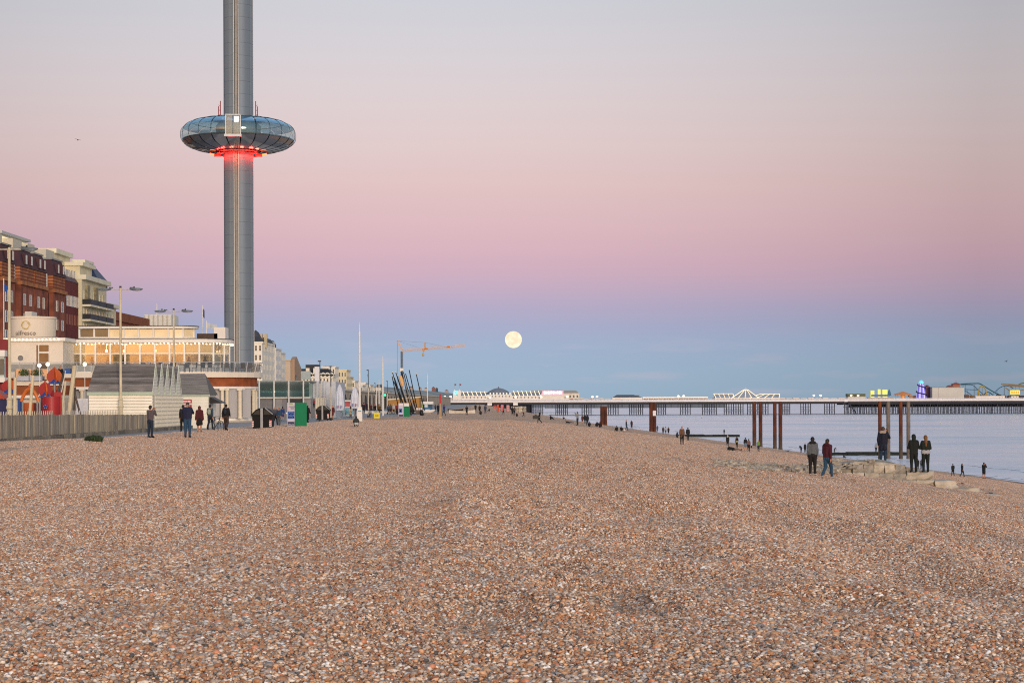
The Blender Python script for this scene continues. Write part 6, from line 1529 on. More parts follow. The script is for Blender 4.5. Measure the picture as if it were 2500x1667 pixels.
# maroon haunted tower, white box, red turrets
t_ = pth('maroon_ride', 'dark maroon ride front beside the white box building', 'fairground ride', 2268, d0 + 6); PB(2259, 945, 2277, 977, d0 + 6, 6, M('#4a2a44', .6, .2, .4), 'front', t_)
a, c = P(2257, 945, d0 + 6), P(2266, 940, d0 + 9); b = MB(); b.prism([(a.x, a.z), (P(2277, 945, d0).x, a.z), (P(2270, 945, d0).x, c.z), (c.x - .3, c.z)], 'y', d0 + 6, d0 + 12); b.build('roof', M('#5a2a30', .6, .2), t_)
t_ = pth('white_box_building', 'large plain white box building on the pier', 'pier building', 2314, d0); PB(2276, 945.5, 2354, 977, d0, 14, M('#b9b8b2', .6, .06, .2), 'wall', t_); PB(2275, 944.6, 2355, 945.5, d0 - .3, 15, M('#6a7076', .5, .1), 'roof_edge', t_); PB(2291, 946, 2291.6, 977, d0 - .08, .1, M('#8f8f8c', .5, .05), 'joint', t_)
t_ = pth('red_turret_ride', 'red roofed turrets showing above the white box building', 'fairground ride', 2330, d0 + 16)
for x0, x1, yt_, yb in ((2312, 2328, 940, 946), (2324, 2346, 934, 945)):
    PB(x0 + 2, yt_ + 3.5, x1 - 2, 977, d0 + 16, 4, M('#9a5a44', .6, .15), 'turret', t_); a, c = P(x0, yt_ + 4, d0 + 16), P(x1, yt_ + 4, d0 + 16)
    MB().prism([(a.x, a.z), (c.x, a.z), ((a.x + c.x) / 2, P(x0, yt_ - .5, d0).z)], 'y', d0 + 15, d0 + 21).build('turret_roof', M('#6d2a2a', .6, .2), t_)
p = P(2334, 935, d0 + 18); MB().cyl(p, p + Vector((0, 0, 1.6)), .1, n=5).build('spike', DARK, t_)
# roller coaster
rc = pth('roller_coaster', 'blue green and yellow roller coaster tracks at the pier end', 'roller coaster', 2420, d0 + 18)
dC = d0 + 18
def track(pp, m_, r_=.3, sup=True, zb_=DT):
    pts = [P(x, y, dC) for x, y in pp]; out = []
    for i in range(len(pts) - 1):
        for k in range(6):
            t = k / 6; p0_, p1_, p2_, p3_ = pts[max(i - 1, 0)], pts[i], pts[i + 1], pts[min(i + 2, len(pts) - 1)]
            out.append(.5 * ((2 * p1_) + (-p0_ + p2_) * t + (2 * p0_ - 5 * p1_ + 4 * p2_ - p3_) * t * t + (-p0_ + 3 * p1_ - 3 * p2_ + p3_) * t ** 3))
    out.append(pts[-1])
    MB().tube(out, r_, 6).build('track', m_, rc)
    if sup:
        for q_ in out[3::9]: MB().cyl((q_.x, q_.y, zb_), q_, .12, n=5).build('support', M('#59656a', .5, .1), rc)
TEAL = M('#22505e', .5, .15); BLU2 = M('#3a5f82', .5, .15); YLW = M('#a08a2e', .5, .15)
track([(2345, 937.5), (2360, 936.5), (2380, 936), (2392, 936.5), (2405, 944), (2425, 956), (2445, 966), (2456, 970)], TEAL, .34)
track([(2345, 939), (2370, 939), (2378, 942), (2386, 950), (2394, 957), (2400, 962)], BLU2, .26)
track([(2355, 953), (2362, 957), (2370, 963), (2376, 968)], BLU2, .24, False)
track([(2355, 950), (2370, 951), (2390, 951.5)], BLU2, .22)
track([(2388, 968), (2389, 955), (2392, 946), (2397, 942), (2403, 945), (2407, 953), (2408, 966)], YLW, .4, False)
track([(2400, 965), (2408, 958), (2416, 958), (2424, 964)], TEAL, .3)
track([(2430, 956), (2440, 947), (2452, 942), (2465, 943), (2474, 948)], BLU2, .3)
ORT = M('#8d7450', .6, .2)
track([(2445, 937.5), (2460, 938), (2480, 939.5), (2505, 942)], ORT, .45); track([(2462, 941.5), (2480, 942.5), (2505, 943.5)], ORT, .4, False); track([(2455, 946), (2470, 955), (2490, 953), (2505, 950)], ORT, .3)
track([(2485, 940), (2493, 936), (2505, 934)], M('#5c6a4a', .6, .1), .4)
for k in range(9): PB(2356 + k * 13, 963 + (k % 3) * 1.6, 2366 + k * 13, 976, dC - 3, 2, M(['#6a4a3a', '#7c5a30', '#4a4238', '#8a6a3a'][k % 4], .7, .3), 'queue_shed', rc)
t_ = pth('white_shed', 'long low white shed in front of the roller coaster', 'shed', 2417, d0); PB(2382, 967, 2453, 977, d0, 6, PWH, 'wall', t_); PB(2381, 966.2, 2454, 967, d0 - .3, 7, PIERW, 'roof', t_)
for x in (2440, 2446): PB(x, 969, x + 1.6, 971, d0 - .05, .06, DARK, 'vent', t_)
t_ = pth('small_white_kiosk', 'small white kiosk under the yellow sign at the right edge', 'kiosk', 2477, d0); PB(2469, 966, 2487, 977, d0, 5, PWH, 'wall', t_); PB(2468, 964.6, 2488, 966, d0 - .3, 6, DARK, 'roof', t_)
for x in (2474, 2481): PB(x, 967.5, x + 1.8, 969.5, d0 - .05, .06, DARK, 'window', t_)
sg = thing('yellow_sign', 'bright yellow lit sign before the coaster at the right edge', 'sign', (PX(2478, d0 - 1), d0 + 3, DT))
PB(2467, 952.5, 2490, 962, d0 + 3, .5, lamp_mat('#eccc20', .85), 'panel', sg)
for k in range(4): PB(2469 + k * 5.2, 954.5, 2472.6 + k * 5.2, 960, d0 + 2.9, .06, lamp_mat('#b8860e', .6), 'letter_block', sg)
for x in (2470, 2487): MB().cyl((PX(x, d0 + 3.2), d0 + 3.2, DT), (PX(x, d0 + 3.2), d0 + 3.2, P(x, 961, d0 + 3).z), .15, n=6).build('leg', GREYB, sg)
t_ = pth('dark_ride_base', 'dark blue ride front at the right edge of the pier', 'fairground ride', 2500, d0); PB(2488, 965, 2530, 977, d0 + 1, 5, M('#1a2236', .6, .2), 'front', t_); PB(2487, 963.6, 2530, 965, d0 + .6, 6, M('#8a8f96', .5, .1), 'roof_edge', t_)

# ================================================================== SHORE: rusty columns, groynes, stone wall
def rust():
    m = bpy.data.materials.new('rust'); m.use_nodes = True; t = m.node_tree; b = t.nodes['Principled BSDF']; l = t.links.new
    b.inputs['Roughness'].default_value = .85
    tcn = t.nodes.new('ShaderNodeTexCoord'); mp = t.nodes.new('ShaderNodeMapping'); mp.inputs['Scale'].default_value = (1, 1, .25); l(tcn.outputs['Object'], mp.inputs[0])
    n = t.nodes.new('ShaderNodeTexNoise'); n.inputs['Scale'].default_value = 2.2; n.inputs['Detail'].default_value = 6; l(mp.outputs[0], n.inputs[0])
    r = t.nodes.new('ShaderNodeValToRGB'); cr_ = r.color_ramp
    cr_.elements[0].position = .3; cr_.elements[0].color = lin('#33180f') + (1,); cr_.elements[1].position = .7; cr_.elements[1].color = lin('#7c4420') + (1,)
    e = cr_.elements.new(.5); e.color = lin('#552815') + (1,)
    l(n.outputs[0], r.inputs[0])
    geo = t.nodes.new('ShaderNodeNewGeometry'); sz = t.nodes.new('ShaderNodeSeparateXYZ'); l(geo.outputs['Position'], sz.inputs[0])
    # tide mark: green-grey weed and barnacles low on the seaward columns
    w = t.nodes.new('ShaderNodeMapRange'); l(sz.outputs[2], w.inputs[0]); w.inputs[1].default_value = -2.6; w.inputs[2].default_value = -5.0
    nn = t.nodes.new('ShaderNodeMath'); nn.operation = 'MULTIPLY'; l(w.outputs[0], nn.inputs[0]); l(n.outputs[0], nn.inputs[1]); nn.use_clamp = True
    n2 = t.nodes.new('ShaderNodeMath'); n2.operation = 'MULTIPLY'; l(nn.outputs[0], n2.inputs[0]); n2.inputs[1].default_value = 1.5; n2.use_clamp = True
    mx = t.nodes.new('ShaderNodeMix'); mx.data_type = 'RGBA'; l(n2.outputs[0], mx.inputs[0]); l(r.outputs[0], mx.inputs[6]); mx.inputs[7].default_value = lin('#4c4a3c') + (1,)
    l(mx.outputs[2], b.inputs['Base Color'])
    bp = t.nodes.new('ShaderNodeBump'); bp.inputs['Strength'].default_value = .5; bp.inputs['Distance'].default_value = .06; l(n.outputs[0], bp.inputs['Height']); l(bp.outputs[0], b.inputs['Normal'])
    return m
RUST = rust()
CD = 270.0
COLS = [(1469.5, 8.6, 992, 'left one of the short rusty stub pair nearest the beach crest'), (1477.8, 8.6, 992, 'right one of the short rusty stub pair nearest the beach crest'), (1589, 8.2, 982, 'left column of the second rusty pair'), (1597.5, 9.2, 982, 'right column of the second rusty pair, bearing a white notice'),
        (1841.5, 9.6, 981, 'leftmost of the four tall rusty columns in mid beach'), (1856.5, 9.2, 981, 'second of the four tall rusty columns in mid beach'), (1891.5, 9.0, 981, 'third of the four tall rusty columns in mid beach'), (1905, 9.4, 981, 'rightmost of the four tall rusty columns in mid beach'),
        (2148, 9.0, 980, 'rusty column behind the person in the navy parka'), (2168.5, 9.6, 980, 'grey weathered column right of the navy parka'), (2199, 9.2, 980, 'rusty column between the two groups of onlookers'), (2217.5, 9.6, 980, 'outermost weathered column beside the hooded woman')]
for i, (x, w, yt, lab) in enumerate(COLS):
    dd = CD + (1.5 if i % 2 else 0); p = P(x, yt, dd); g0 = max(gz(p.x, dd), SEA) - .8; r_ = w * dd / FPX / 2
    t_ = thing('iron_column', lab, 'iron column', (p.x, dd, g0), group='rusty columns of the ruined pier')
    m_ = RUST if i not in (9, 11) else M('#6d6258', .85, .35, 2.5, bump=.4, streak=(1, 1, .3))
    MB().cyl((p.x, dd, g0), p, r_, r_ * .98, 16).build('shaft', m_, t_, smooth=False)
    MB().cyl((p.x, dd, g0 + .7), (p.x, dd, g0 + 1.15), r_ * 1.12, r_ * 1.02, 16).build('footing', m_, t_)
    for z in (.35, .68): MB().cyl((p.x, dd, g0 + (p.z - g0) * z), (p.x, dd, g0 + (p.z - g0) * z + .12), r_ * 1.035, n=16).build('joint_band', m_, t_)
p = P(1597.5, 1008.5, CD + 1.5); r_ = 4.6 * CD / FPX
MB().box(p.x - .24, CD + 1.5 - r_ - .03, p.z - .38, p.x + .22, CD + 1.5 - r_ + .02, p.z + .38); b = MB(); b.box(p.x - .24, CD + 1.5 - r_ - .04, p.z - .38, p.x + .22, CD + 1.5 - r_ + .03, p.z + .38); tag(b.build('white_notice', M('#dcdadf', .6, .04)), 'blank white notice fixed to the second rusty column pair', 'notice')
# groynes
WEED = M('#1e241c', .85, .4, 1.2, bump=.5)
def groyne(x0, x1, yt, dd, label, w=1.6):
    a, c = P(x0, yt, dd), P(x1, yt, dd); t_ = thing('groyne', label, 'groyne', ((a.x + c.x) / 2, dd, SEA), group='low dark groynes running into the sea')
    x = a.x; top = a.z
    while x < c.x:
        ln = min(rnd.uniform(1.5, 2.6), c.x - x + .05); MB().box(x, dd + rnd.uniform(-.08, .08), SEA - 1, x + ln - .04, dd + w, top + rnd.uniform(-.06, .08)).build('block', WEED, t_); x += ln
groyne(1640, 1806, 1060.8, 440, 'far low dark groyne with someone standing on it')
groyne(2030, 2222, 1104.2, 288, 'nearer low dark groyne behind the rusty columns')
# ---- ruined stone wall running down the beach
STW = [M('#b0a594', .9, .3, 1.6, bump=.6), M('#a1988a', .9, .3, 1.6, bump=.6), M('#b9ae9d', .9, .28, 1.6, bump=.6), M('#948d82', .9, .35, 1.6, bump=.6)]
wall = thing('ruined_wall', 'ruined pale stone block wall stepping down the beach to the right', 'wall', (18, 92, -2))
def rock_mesh(seed, rough=.14):
    g_ = random.Random(seed); b = MB(); n, m = 8, 6
    b.box(-.5, -.5, -.5, .5, .5, .5)
    import bmesh
    me = b.mesh('block', STW[seed % 4]); bm = bmesh.new(); bm.from_mesh(me)
    bmesh.ops.subdivide_edges(bm, edges=bm.edges[:], cuts=2, use_grid_fill=True)
    for v in bm.verts:
        k = v.co.length
        if k > .72: v.co *= .90 + .06 * g_.random()
        v.co += Vector((g_.uniform(-1, 1), g_.uniform(-1, 1), g_.uniform(-1, 1))) * rough * .35
    bm.to_mesh(me); bm.free()
    return me
RK = [rock_mesh(k) for k in range(8)]; RK2 = [rock_mesh(20 + k, .5) for k in range(8)]
def block(px0, px1, py0, py1, dd, dep=.9, rough=False, par=wall, name='block'):
    a, c = P(px0, py0, dd), P(px1, py1, dd); me = (RK2 if rough else RK)[rnd.randrange(8)]
    o = inst(name, me, par, ((a.x + c.x) / 2, dd + dep / 2, (a.z + c.z) / 2), rnd.uniform(-.05, .05) if not rough else rnd.uniform(0, 3), W=True, scale=(abs(c.x - a.x) * 1.06, dep, abs(a.z - c.z) * 1.08)); return o
WD = 91.0
# upper course (back, higher) and lower course of dressed blocks
for x0, x1 in ((2082, 2109), (2109, 2134), (2134, 2160), (2160, 2186), (2186, 2212)): block(x0, x1, 1134 + (x0 - 2082) * .018, 1156, WD)
for x0, x1 in ((2082, 2111), (2112, 2146), (2146, 2183), (2183, 2214), (2214, 2228)): block(x0, x1, 1154 + (x0 - 2082) * .02, 1174, WD - .15)
for x0, x1 in ((2160, 2205), (2205, 2238), (2238, 2282)): block(x0, x1, 1172, 1186 if x0 < 2230 else 1184, WD - .4)
core = [(2044, 1172), (2050, 1150), (2066, 1134), (2086, 1128), (2120, 1125), (2160, 1127), (2200, 1134), (2226, 1148), (2226, 1176)]
cp = [P(x_, y_, WD + .2) for x_, y_ in core]; n_ = len(cp); vs = []
for row, (dy_, dz_) in enumerate(((0, 0), (.9, .05), (1.9, 0), (2.6, -.5))):
    for i_, q_ in enumerate(cp): vs.append((q_.x + rnd.uniform(-.05, .05), WD + .2 + dy_, q_.z + (dz_ + rnd.uniform(-.05, .05) if i_ not in (0, n_ - 1) else -.6)))
fs = [tuple(range(n_))[::-1]] + [(r_ * n_ + i_, r_ * n_ + i_ + 1, (r_ + 1) * n_ + i_ + 1, (r_ + 1) * n_ + i_) for r_ in range(3) for i_ in range(n_ - 1)]
MB().add(vs, fs).build('rubble_core', M('#a89f90', .95, .3, 1.6, bump=1.0, detail=8, var2='#6d665c'), wall)
block(2214, 2282, 1150, 1176, WD - .2, 2.2); block(2282, 2338, 1174, 1200, WD - .2, 1.8); block(2338, 2392, 1192, 1212, WD - .1, 1.6); block(2392, 2446, 1208, 1226, WD, 1.4); block(2448, 2500, 1222, 1240, WD + .3, 1.4)
for x0, x1, y0, y1 in ((2055, 2080, 1154, 1172), (2072, 2084, 1157, 1171), (2030, 2056, 1150, 1164)): block(x0, x1, y0, y1, WD - .3, .7)
for k in range(110):
    x = 1885 + 165 * rnd.random() ** .7; w = rnd.uniform(7, 24) * (.5 + .5 * (x - 1885) / 165); f = (x - 1885) / 165; yb = 1150 + 12 * f - rnd.random() * (12 + 16 * f); X, D, Z = hit(x, yb); s_ = w * D / FPX
    inst('rubble_stone', RK2[rnd.randrange(8)], wall, (X, D, Z + s_ * .16 + .25 * f * rnd.random()), rnd.uniform(0, 3), W=True, scale=(s_, s_ * .8, s_ * rnd.uniform(.35, .6)))
for k in range(46):
    x = rnd.uniform(2030, 2130); w = rnd.uniform(9, 22); yb = 1142 - (x - 2030) * .13 + rnd.uniform(-6, 9); p = P(x, yb, WD + rnd.uniform(.0, 1.2)); s_ = w * p.y / FPX
    inst('rubble_stone', RK2[rnd.randrange(8)], wall, (p.x, p.y, p.z), rnd.uniform(0, 3), W=True, scale=(s_, s_ * .8, s_ * rnd.uniform(.3, .5)))
rub = thing('rubble_strip', 'strip of grey broken stone trailing left from the ruined wall', 'rubble', (9, 99, -1))
for k in range(230):
    x = 1735 + 160 * rnd.random() ** .8; w = rnd.uniform(5, 15); y = 1128 + (x - 1735) * .10 + rnd.uniform(-6, 9); X, D, Z = hit(x, y)
    s_ = w * D / FPX; o = inst('rubble_stone', RK2[rnd.randrange(8)], rub, (X, D, Z + s_ * .2), rnd.uniform(0, 3), W=True, scale=(s_, s_ * .8, s_ * rnd.uniform(.25, .5)))
# driftwood and scraps on the beach
for x, y, w, lab in ((2347, 1182, 12, 'dark scrap of wood on the lower beach right of the wall'), (1922, 1101, 9, 'dark plank at the foot of the tall rusty columns'), (2415, 1206, 18, 'dark weed strip below the wall blocks')):
    X, D, Z = hit(x, y); s_ = D / FPX; b = MB(); b.obox((0, 0, .02), (w * s_, .2, .07), ry=.05); b.obox((w * s_ * .3, .1, .05), (w * s_ * .4, .12, .06), rz=.3); o = b.build('driftwood', M('#2c2622', .9, .2)); o.location = (X, D, Z); tag(o, lab, 'driftwood', 'dark scraps on the beach')
# ---- boats on the far beach
X, D, Z = hit(1128, 1009); s_ = D / FPX
def rowing_boat(X, D, Z, L_, label, c, rz=0.0, over=False):
    t_ = thing('rowing_boat', label, 'boat', (X, D, Z), 'small boats on the far beach', rz); n = 12; vs = []
    for i in range(n + 1):
        t = i / n * 2 - 1; w = L_ * .16 * (1 - abs(t) ** 2.6); sh = L_ * (.10 + .045 * t * t)
        vs += [(t * L_ / 2, -w, sh), (t * L_ / 2, -w * .6, .02), (t * L_ / 2, w * .6, .02), (t * L_ / 2, w, sh)]
    fs = []
    for i in range(n):
        for k in range(3): fs.append((i * 4 + k, i * 4 + k + 1, i * 4 + k + 5, i * 4 + k + 4))
    MB().add(vs, fs).build('hull', M(c, .5, .08), t_, W=False)
    MB().tube([vs[i * 4] for i in range(n + 1)], L_ * .008, 4).build('gunwale', M('#8a7a66', .6, .1), t_, W=False); MB().tube([vs[i * 4 + 3] for i in range(n + 1)], L_ * .008, 4).build('gunwale', M('#8a7a66', .6, .1), t_, W=False)
    for t in (-.25, .15): MB().box(t * L_ - .12, -L_ * .13, L_ * .075, t * L_ + .12, L_ * .13, L_ * .085).build('thwart', M('#8a7a66', .6, .1), t_, W=False)
rowing_boat(X, D, Z, 64 * s_, 'long white rowing boat drawn up on the far beach', '#d8d3c8')
X, D, Z = hit(1112, 1003); rowing_boat(X, D, Z, 38 * D / FPX, 'long black rowing boat behind the white one', '#1a1a1c')
X, D, Z = hit(1087, 1008); rowing_boat(X, D, Z, 14 * D / FPX, 'small white boat end left of the long white one', '#d0ccc4')
# lifebuoy sign, orange kit
X, D, Z = hit(1208, 1003); s_ = D / FPX
t_ = thing('lifebuoy', 'round orange lifebuoy on a stand on the far beach', 'lifebuoy', (X, D, Z)); MB().cyl((0, 0, 0), (0, 0, 9 * s_), .08, n=6).build('stand', GREYB, t_, W=False)
b = MB(); b.tube([(3 * s_ * math.cos(a * .3142), 0, 10 * s_ + 3 * s_ * math.sin(a * .3142)) for a in range(21)], 1.3 * s_, 8); b.build('ring', M('#d2402a', .5, .05), t_, W=False)
for x, y, w, c, lab in ((1215.5, 1007, 5, '#d2552e', 'orange canoe stack on the far beach right of the lifebuoy'), (1226, 1004, 8, '#c9707a', 'pink kayak heap on the far beach'), (1240, 1006, 9, '#c08a88', 'pale pink boats lying left of the dark couple')):
    X, D, Z = hit(x, y); s_ = D / FPX; t_ = thing('kayak_stack', lab, 'kayak', (X, D, Z), 'coloured kayaks on the far beach')
    for k in range(3): b = MB(); b.tube([(-w * s_ / 2, k * .3, .2 + k * .35), (-w * s_ * .3, k * .3, .28 + k * .35), (w * s_ * .3, k * .3, .28 + k * .35), (w * s_ / 2, k * .3, .2 + k * .35)], [.05, .26, .26, .05], 7); b.build('kayak', M(c, .5, .12), t_, W=False)
# stone hut under the pier
X, D, Z = hit(1265, 1006); p = P(1253, 990, D)
t_ = thing('stone_groyne_end', 'brown stone groyne head on the beach below the pier', 'groyne', (X, D, Z))
for k in range(8): inst('block', RK[k % 8], t_, (X - 1.2 + (k % 4) * .9, D, Z + .3 + (k // 4) * .7), 0, W=True, scale=(.9, 1.5, .75))
# sea buoys
for x, y, c, lab in ((1713, 1021.5, '#c99a4a', 'small orange buoy floating left of the columns'), (2297, 1036, '#c9b878', 'pale yellow buoy floating right of the columns')):
    d = (EYE - SEA) * FPX / (y - HY + (x - 1250) * SR); p = P(x, y, d); t_ = thing('buoy', lab, 'buoy', (p.x, d, SEA), 'buoys'); s_ = d / FPX
    MB().sph((0, 0, .4), (1.8 * s_, 1.8 * s_, 1.5 * s_), 8, 6).build('float', M(c, .5, .05), t_, W=False); MB().cyl((0, 0, .5), (0, 0, 3.5 * s_), .12, n=5).build('stick', M(c, .5, .05), t_, W=False)
# ---- gulls
def gull(x, y, d, w, label, bank):
    p = P(x, y, d); t_ = thing('gull', label, 'gull', p, 'gulls in flight'); t_.rotation_euler = (0, bank, .3); s_ = w * d / FPX
    GM = M('#4a464c', .7, .1)
    MB().sph((0, 0, 0), (s_ * .1, s_ * .24, s_ * .085), 8, 6).build('body', GM, t_, W=False); MB().sph((0, s_ * .24, s_ * .03), (s_ * .06, s_ * .08, s_ * .055), 6, 5).build('head', GM, t_, W=False)
    for sg_ in (-1, 1): MB().add([(sg_ * s_ * .05, s_ * .12, .02 * s_), (sg_ * s_ * .28, s_ * .18, s_ * .12), (sg_ * s_ * .5, s_ * .02, s_ * .06), (sg_ * s_ * .27, s_ * .0, s_ * .1), (sg_ * s_ * .05, -s_ * .1, .02 * s_), (sg_ * s_ * .28, s_ * .14, s_ * .085)], [(0, 1, 3, 4), (1, 2, 3), (0, 4, 3, 5), (5, 3, 2, 1)]).build('wing', GM, t_, W=False)
    MB().add([(-s_ * .04, -s_ * .2, 0), (s_ * .04, -s_ * .2, 0), (s_ * .08, -s_ * .36, .01), (-s_ * .08, -s_ * .36, .01)], [(0, 1, 2, 3)]).build('tail', GM, t_, W=False)
gull(190, 342, 95, 17, 'gull gliding in the pink sky left of the pod', .25)
gull(2457, 882, 160, 14, 'gull flying low over the sea at the right', -.3)

# ================================================================== PEOPLE
SKIN = M('#b98566', .6, .06)
def cap_mesh(b, p0, p1, r0, r1, sy=1.0, n=8):
    """closed tapered capsule from p0 to p1; sy flattens it front to back"""
    p0, p1 = Vector(p0), Vector(p1); ax = p1 - p0; L_ = ax.length
    ax = ax / L_ if L_ > 1e-6 else Vector((0, 0, 1))
    a = ax.orthogonal().normalized(); c = ax.cross(a); rings = []
    for k in range(4): t = -math.pi / 2 + (k + .35) * (math.pi / 2) / 4; rings.append((p0 + ax * (r0 * math.sin(t)), r0 * math.cos(t)))
    for k in range(4): t = (k + .65) * (math.pi / 2) / 4; rings.append((p1 + ax * (r1 * math.sin(t)), r1 * math.cos(t)))
    vs = []
    for q, r in rings:
        for k in range(n):
            t = 2 * math.pi * k / n; e = (a * math.cos(t) + c * math.sin(t)) * r; vs.append((q.x + e.x, q.y + e.y * sy, q.z + e.z))
    m = len(rings); fs = [(i * n + k, i * n + (k + 1) % n, (i + 1) * n + (k + 1) % n, (i + 1) * n + k) for i in range(m - 1) for k in range(n)]
    fs += [tuple(range(n))[::-1], tuple((m - 1) * n + k for k in range(n))]
    b.add(vs, fs)
def skeleton(pose):
    """joints for a figure 1 unit tall facing +y; L/R pairs as (left, right)"""
    J = dict(hip=(0, 0, .52), chest=(0, 0, .76), neck=(0, .005, .85), head=(0, .012, .925))
    J['sh'] = [(-.097, 0, .81), (.097, 0, .81)]; J['hj'] = [(-.052, 0, .50), (.052, 0, .50)]
    J['kn'] = [(-.058, .012, .28), (.058, .012, .28)]; J['an'] = [(-.06, -.01, .05), (.06, -.01, .05)]; J['toe'] = [(-.07, .085, .018), (.07, .085, .018)]
    J['el'] = [(-.128, -.02, .64), (.128, -.02, .64)]; J['wr'] = [(-.125, .035, .495), (.125, .035, .495)]
    if pose == 'photo': J['el'] = [(-.14, .11, .69), (.14, .11, .69)]; J['wr'] = [(-.045, .17, .85), (.045, .17, .85)]
    elif pose == 'photo1': J['el'][1] = (.155, .10, .70); J['wr'][1] = (.07, .17, .87)
    elif pose == 'phone': J['el'] = [(-.14, .03, .64), (.14, .03, .64)]; J['wr'] = [(-.04, .16, .68), (.04, .16, .68)]
    elif pose == 'pocket': J['el'] = [(-.145, -.035, .64), (.145, -.035, .64)]; J['wr'] = [(-.12, .04, .52), (.12, .04, .52)]
    elif pose == 'folded': J['el'] = [(-.15, .02, .64), (.15, .02, .64)]; J['wr'] = [(.03, .13, .66), (-.03, .13, .68)]
    elif pose in ('walk', 'walk2'):
        s = 1 if pose == 'walk' else -1; f, k = (0, 1) if s > 0 else (1, 0)
        J['kn'][f] = (J['kn'][f][0], .095, .285); J['an'][f] = (J['an'][f][0], .12, .05); J['toe'][f] = (J['toe'][f][0], .21, .02)
        J['kn'][k] = (J['kn'][k][0], .01, .275); J['an'][k] = (J['an'][k][0], -.165, .085); J['toe'][k] = (J['toe'][k][0], -.09, .018)
        J['el'][k] = (J['el'][k][0], .035, .645); J['wr'][k] = (J['wr'][k][0], .12, .525); J['el'][f] = (J['el'][f][0], -.06, .64); J['wr'][f] = (J['wr'][f][0], -.055, .495)
    elif pose == 'sit':       # on the ground, knees drawn up
        J.update(hip=(0, 0, .075), chest=(0, -.01, .30), neck=(0, .02, .39), head=(0, .045, .465)); J['sh'] = [(-.105, 0, .345), (.105, 0, .345)]; J['hj'] = [(-.055, .02, .075), (.055, .02, .075)]
        J['kn'] = [(-.075, .21, .235), (.075, .21, .235)]; J['an'] = [(-.07, .33, .045), (.07, .33, .045)]; J['toe'] = [(-.08, .43, .018), (.08, .43, .018)]; J['el'] = [(-.15, .09, .22), (.15, .09, .22)]; J['wr'] = [(-.07, .21, .20), (.07, .21, .20)]
    elif pose == 'bench':
        J.update(hip=(0, 0, .29), chest=(0, .0, .53), neck=(0, .03, .62), head=(0, .05, .695)); J['sh'] = [(-.105, .01, .575), (.105, .01, .575)]; J['hj'] = [(-.055, .01, .28), (.055, .01, .28)]
        J['kn'] = [(-.07, .23, .285), (.07, .23, .285)]; J['an'] = [(-.065, .22, .05), (.065, .22, .05)]; J['toe'] = [(-.075, .31, .018), (.075, .31, .018)]; J['el'] = [(-.14, .07, .43), (.14, .07, .43)]; J['wr'] = [(-.06, .18, .34), (.06, .18, .34)]
    elif pose == 'crouch':
        J.update(hip=(0, -.03, .15), chest=(0, .06, .37), neck=(0, .11, .46), head=(0, .14, .53)); J['sh'] = [(-.105, .08, .42), (.105, .08, .42)]; J['hj'] = [(-.07, -.02, .15), (.07, -.02, .15)]
        J['kn'] = [(-.10, .19, .26), (.10, .19, .26)]; J['an'] = [(-.09, .03, .05), (.09, .03, .05)]; J['toe'] = [(-.10, .13, .018), (.10, .13, .018)]; J['el'] = [(-.15, .16, .30), (.15, .16, .30)]; J['wr'] = [(-.05, .25, .33), (.05, .25, .33)]
    elif pose == 'lie':       # on the side of the beach, propped on the elbows
        J.update(hip=(0, 0, .07), chest=(0, -.22, .14), neck=(0, -.30, .19), head=(0, -.345, .25)); J['sh'] = [(-.105, -.265, .16), (.105, -.265, .16)]; J['hj'] = [(-.055, .02, .065), (.055, .02, .065)]
        J['kn'] = [(-.065, .25, .10), (.065, .25, .10)]; J['an'] = [(-.06, .46, .04), (.06, .46, .04)]; J['toe'] = [(-.07, .50, .11), (.07, .50, .11)]; J['el'] = [(-.15, -.30, .03), (.15, -.30, .03)]; J['wr'] = [(-.13, -.17, .03), (.13, -.17, .03)]
    elif pose == 'bend':
        J.update(chest=(0, .16, .66), neck=(0, .25, .70), head=(0, .31, .73)); J['sh'] = [(-.105, .20, .68), (.105, .20, .68)]; J['el'] = [(-.12, .25, .52), (.12, .25, .52)]; J['wr'] = [(-.10, .29, .38), (.10, .29, .38)]
    return J
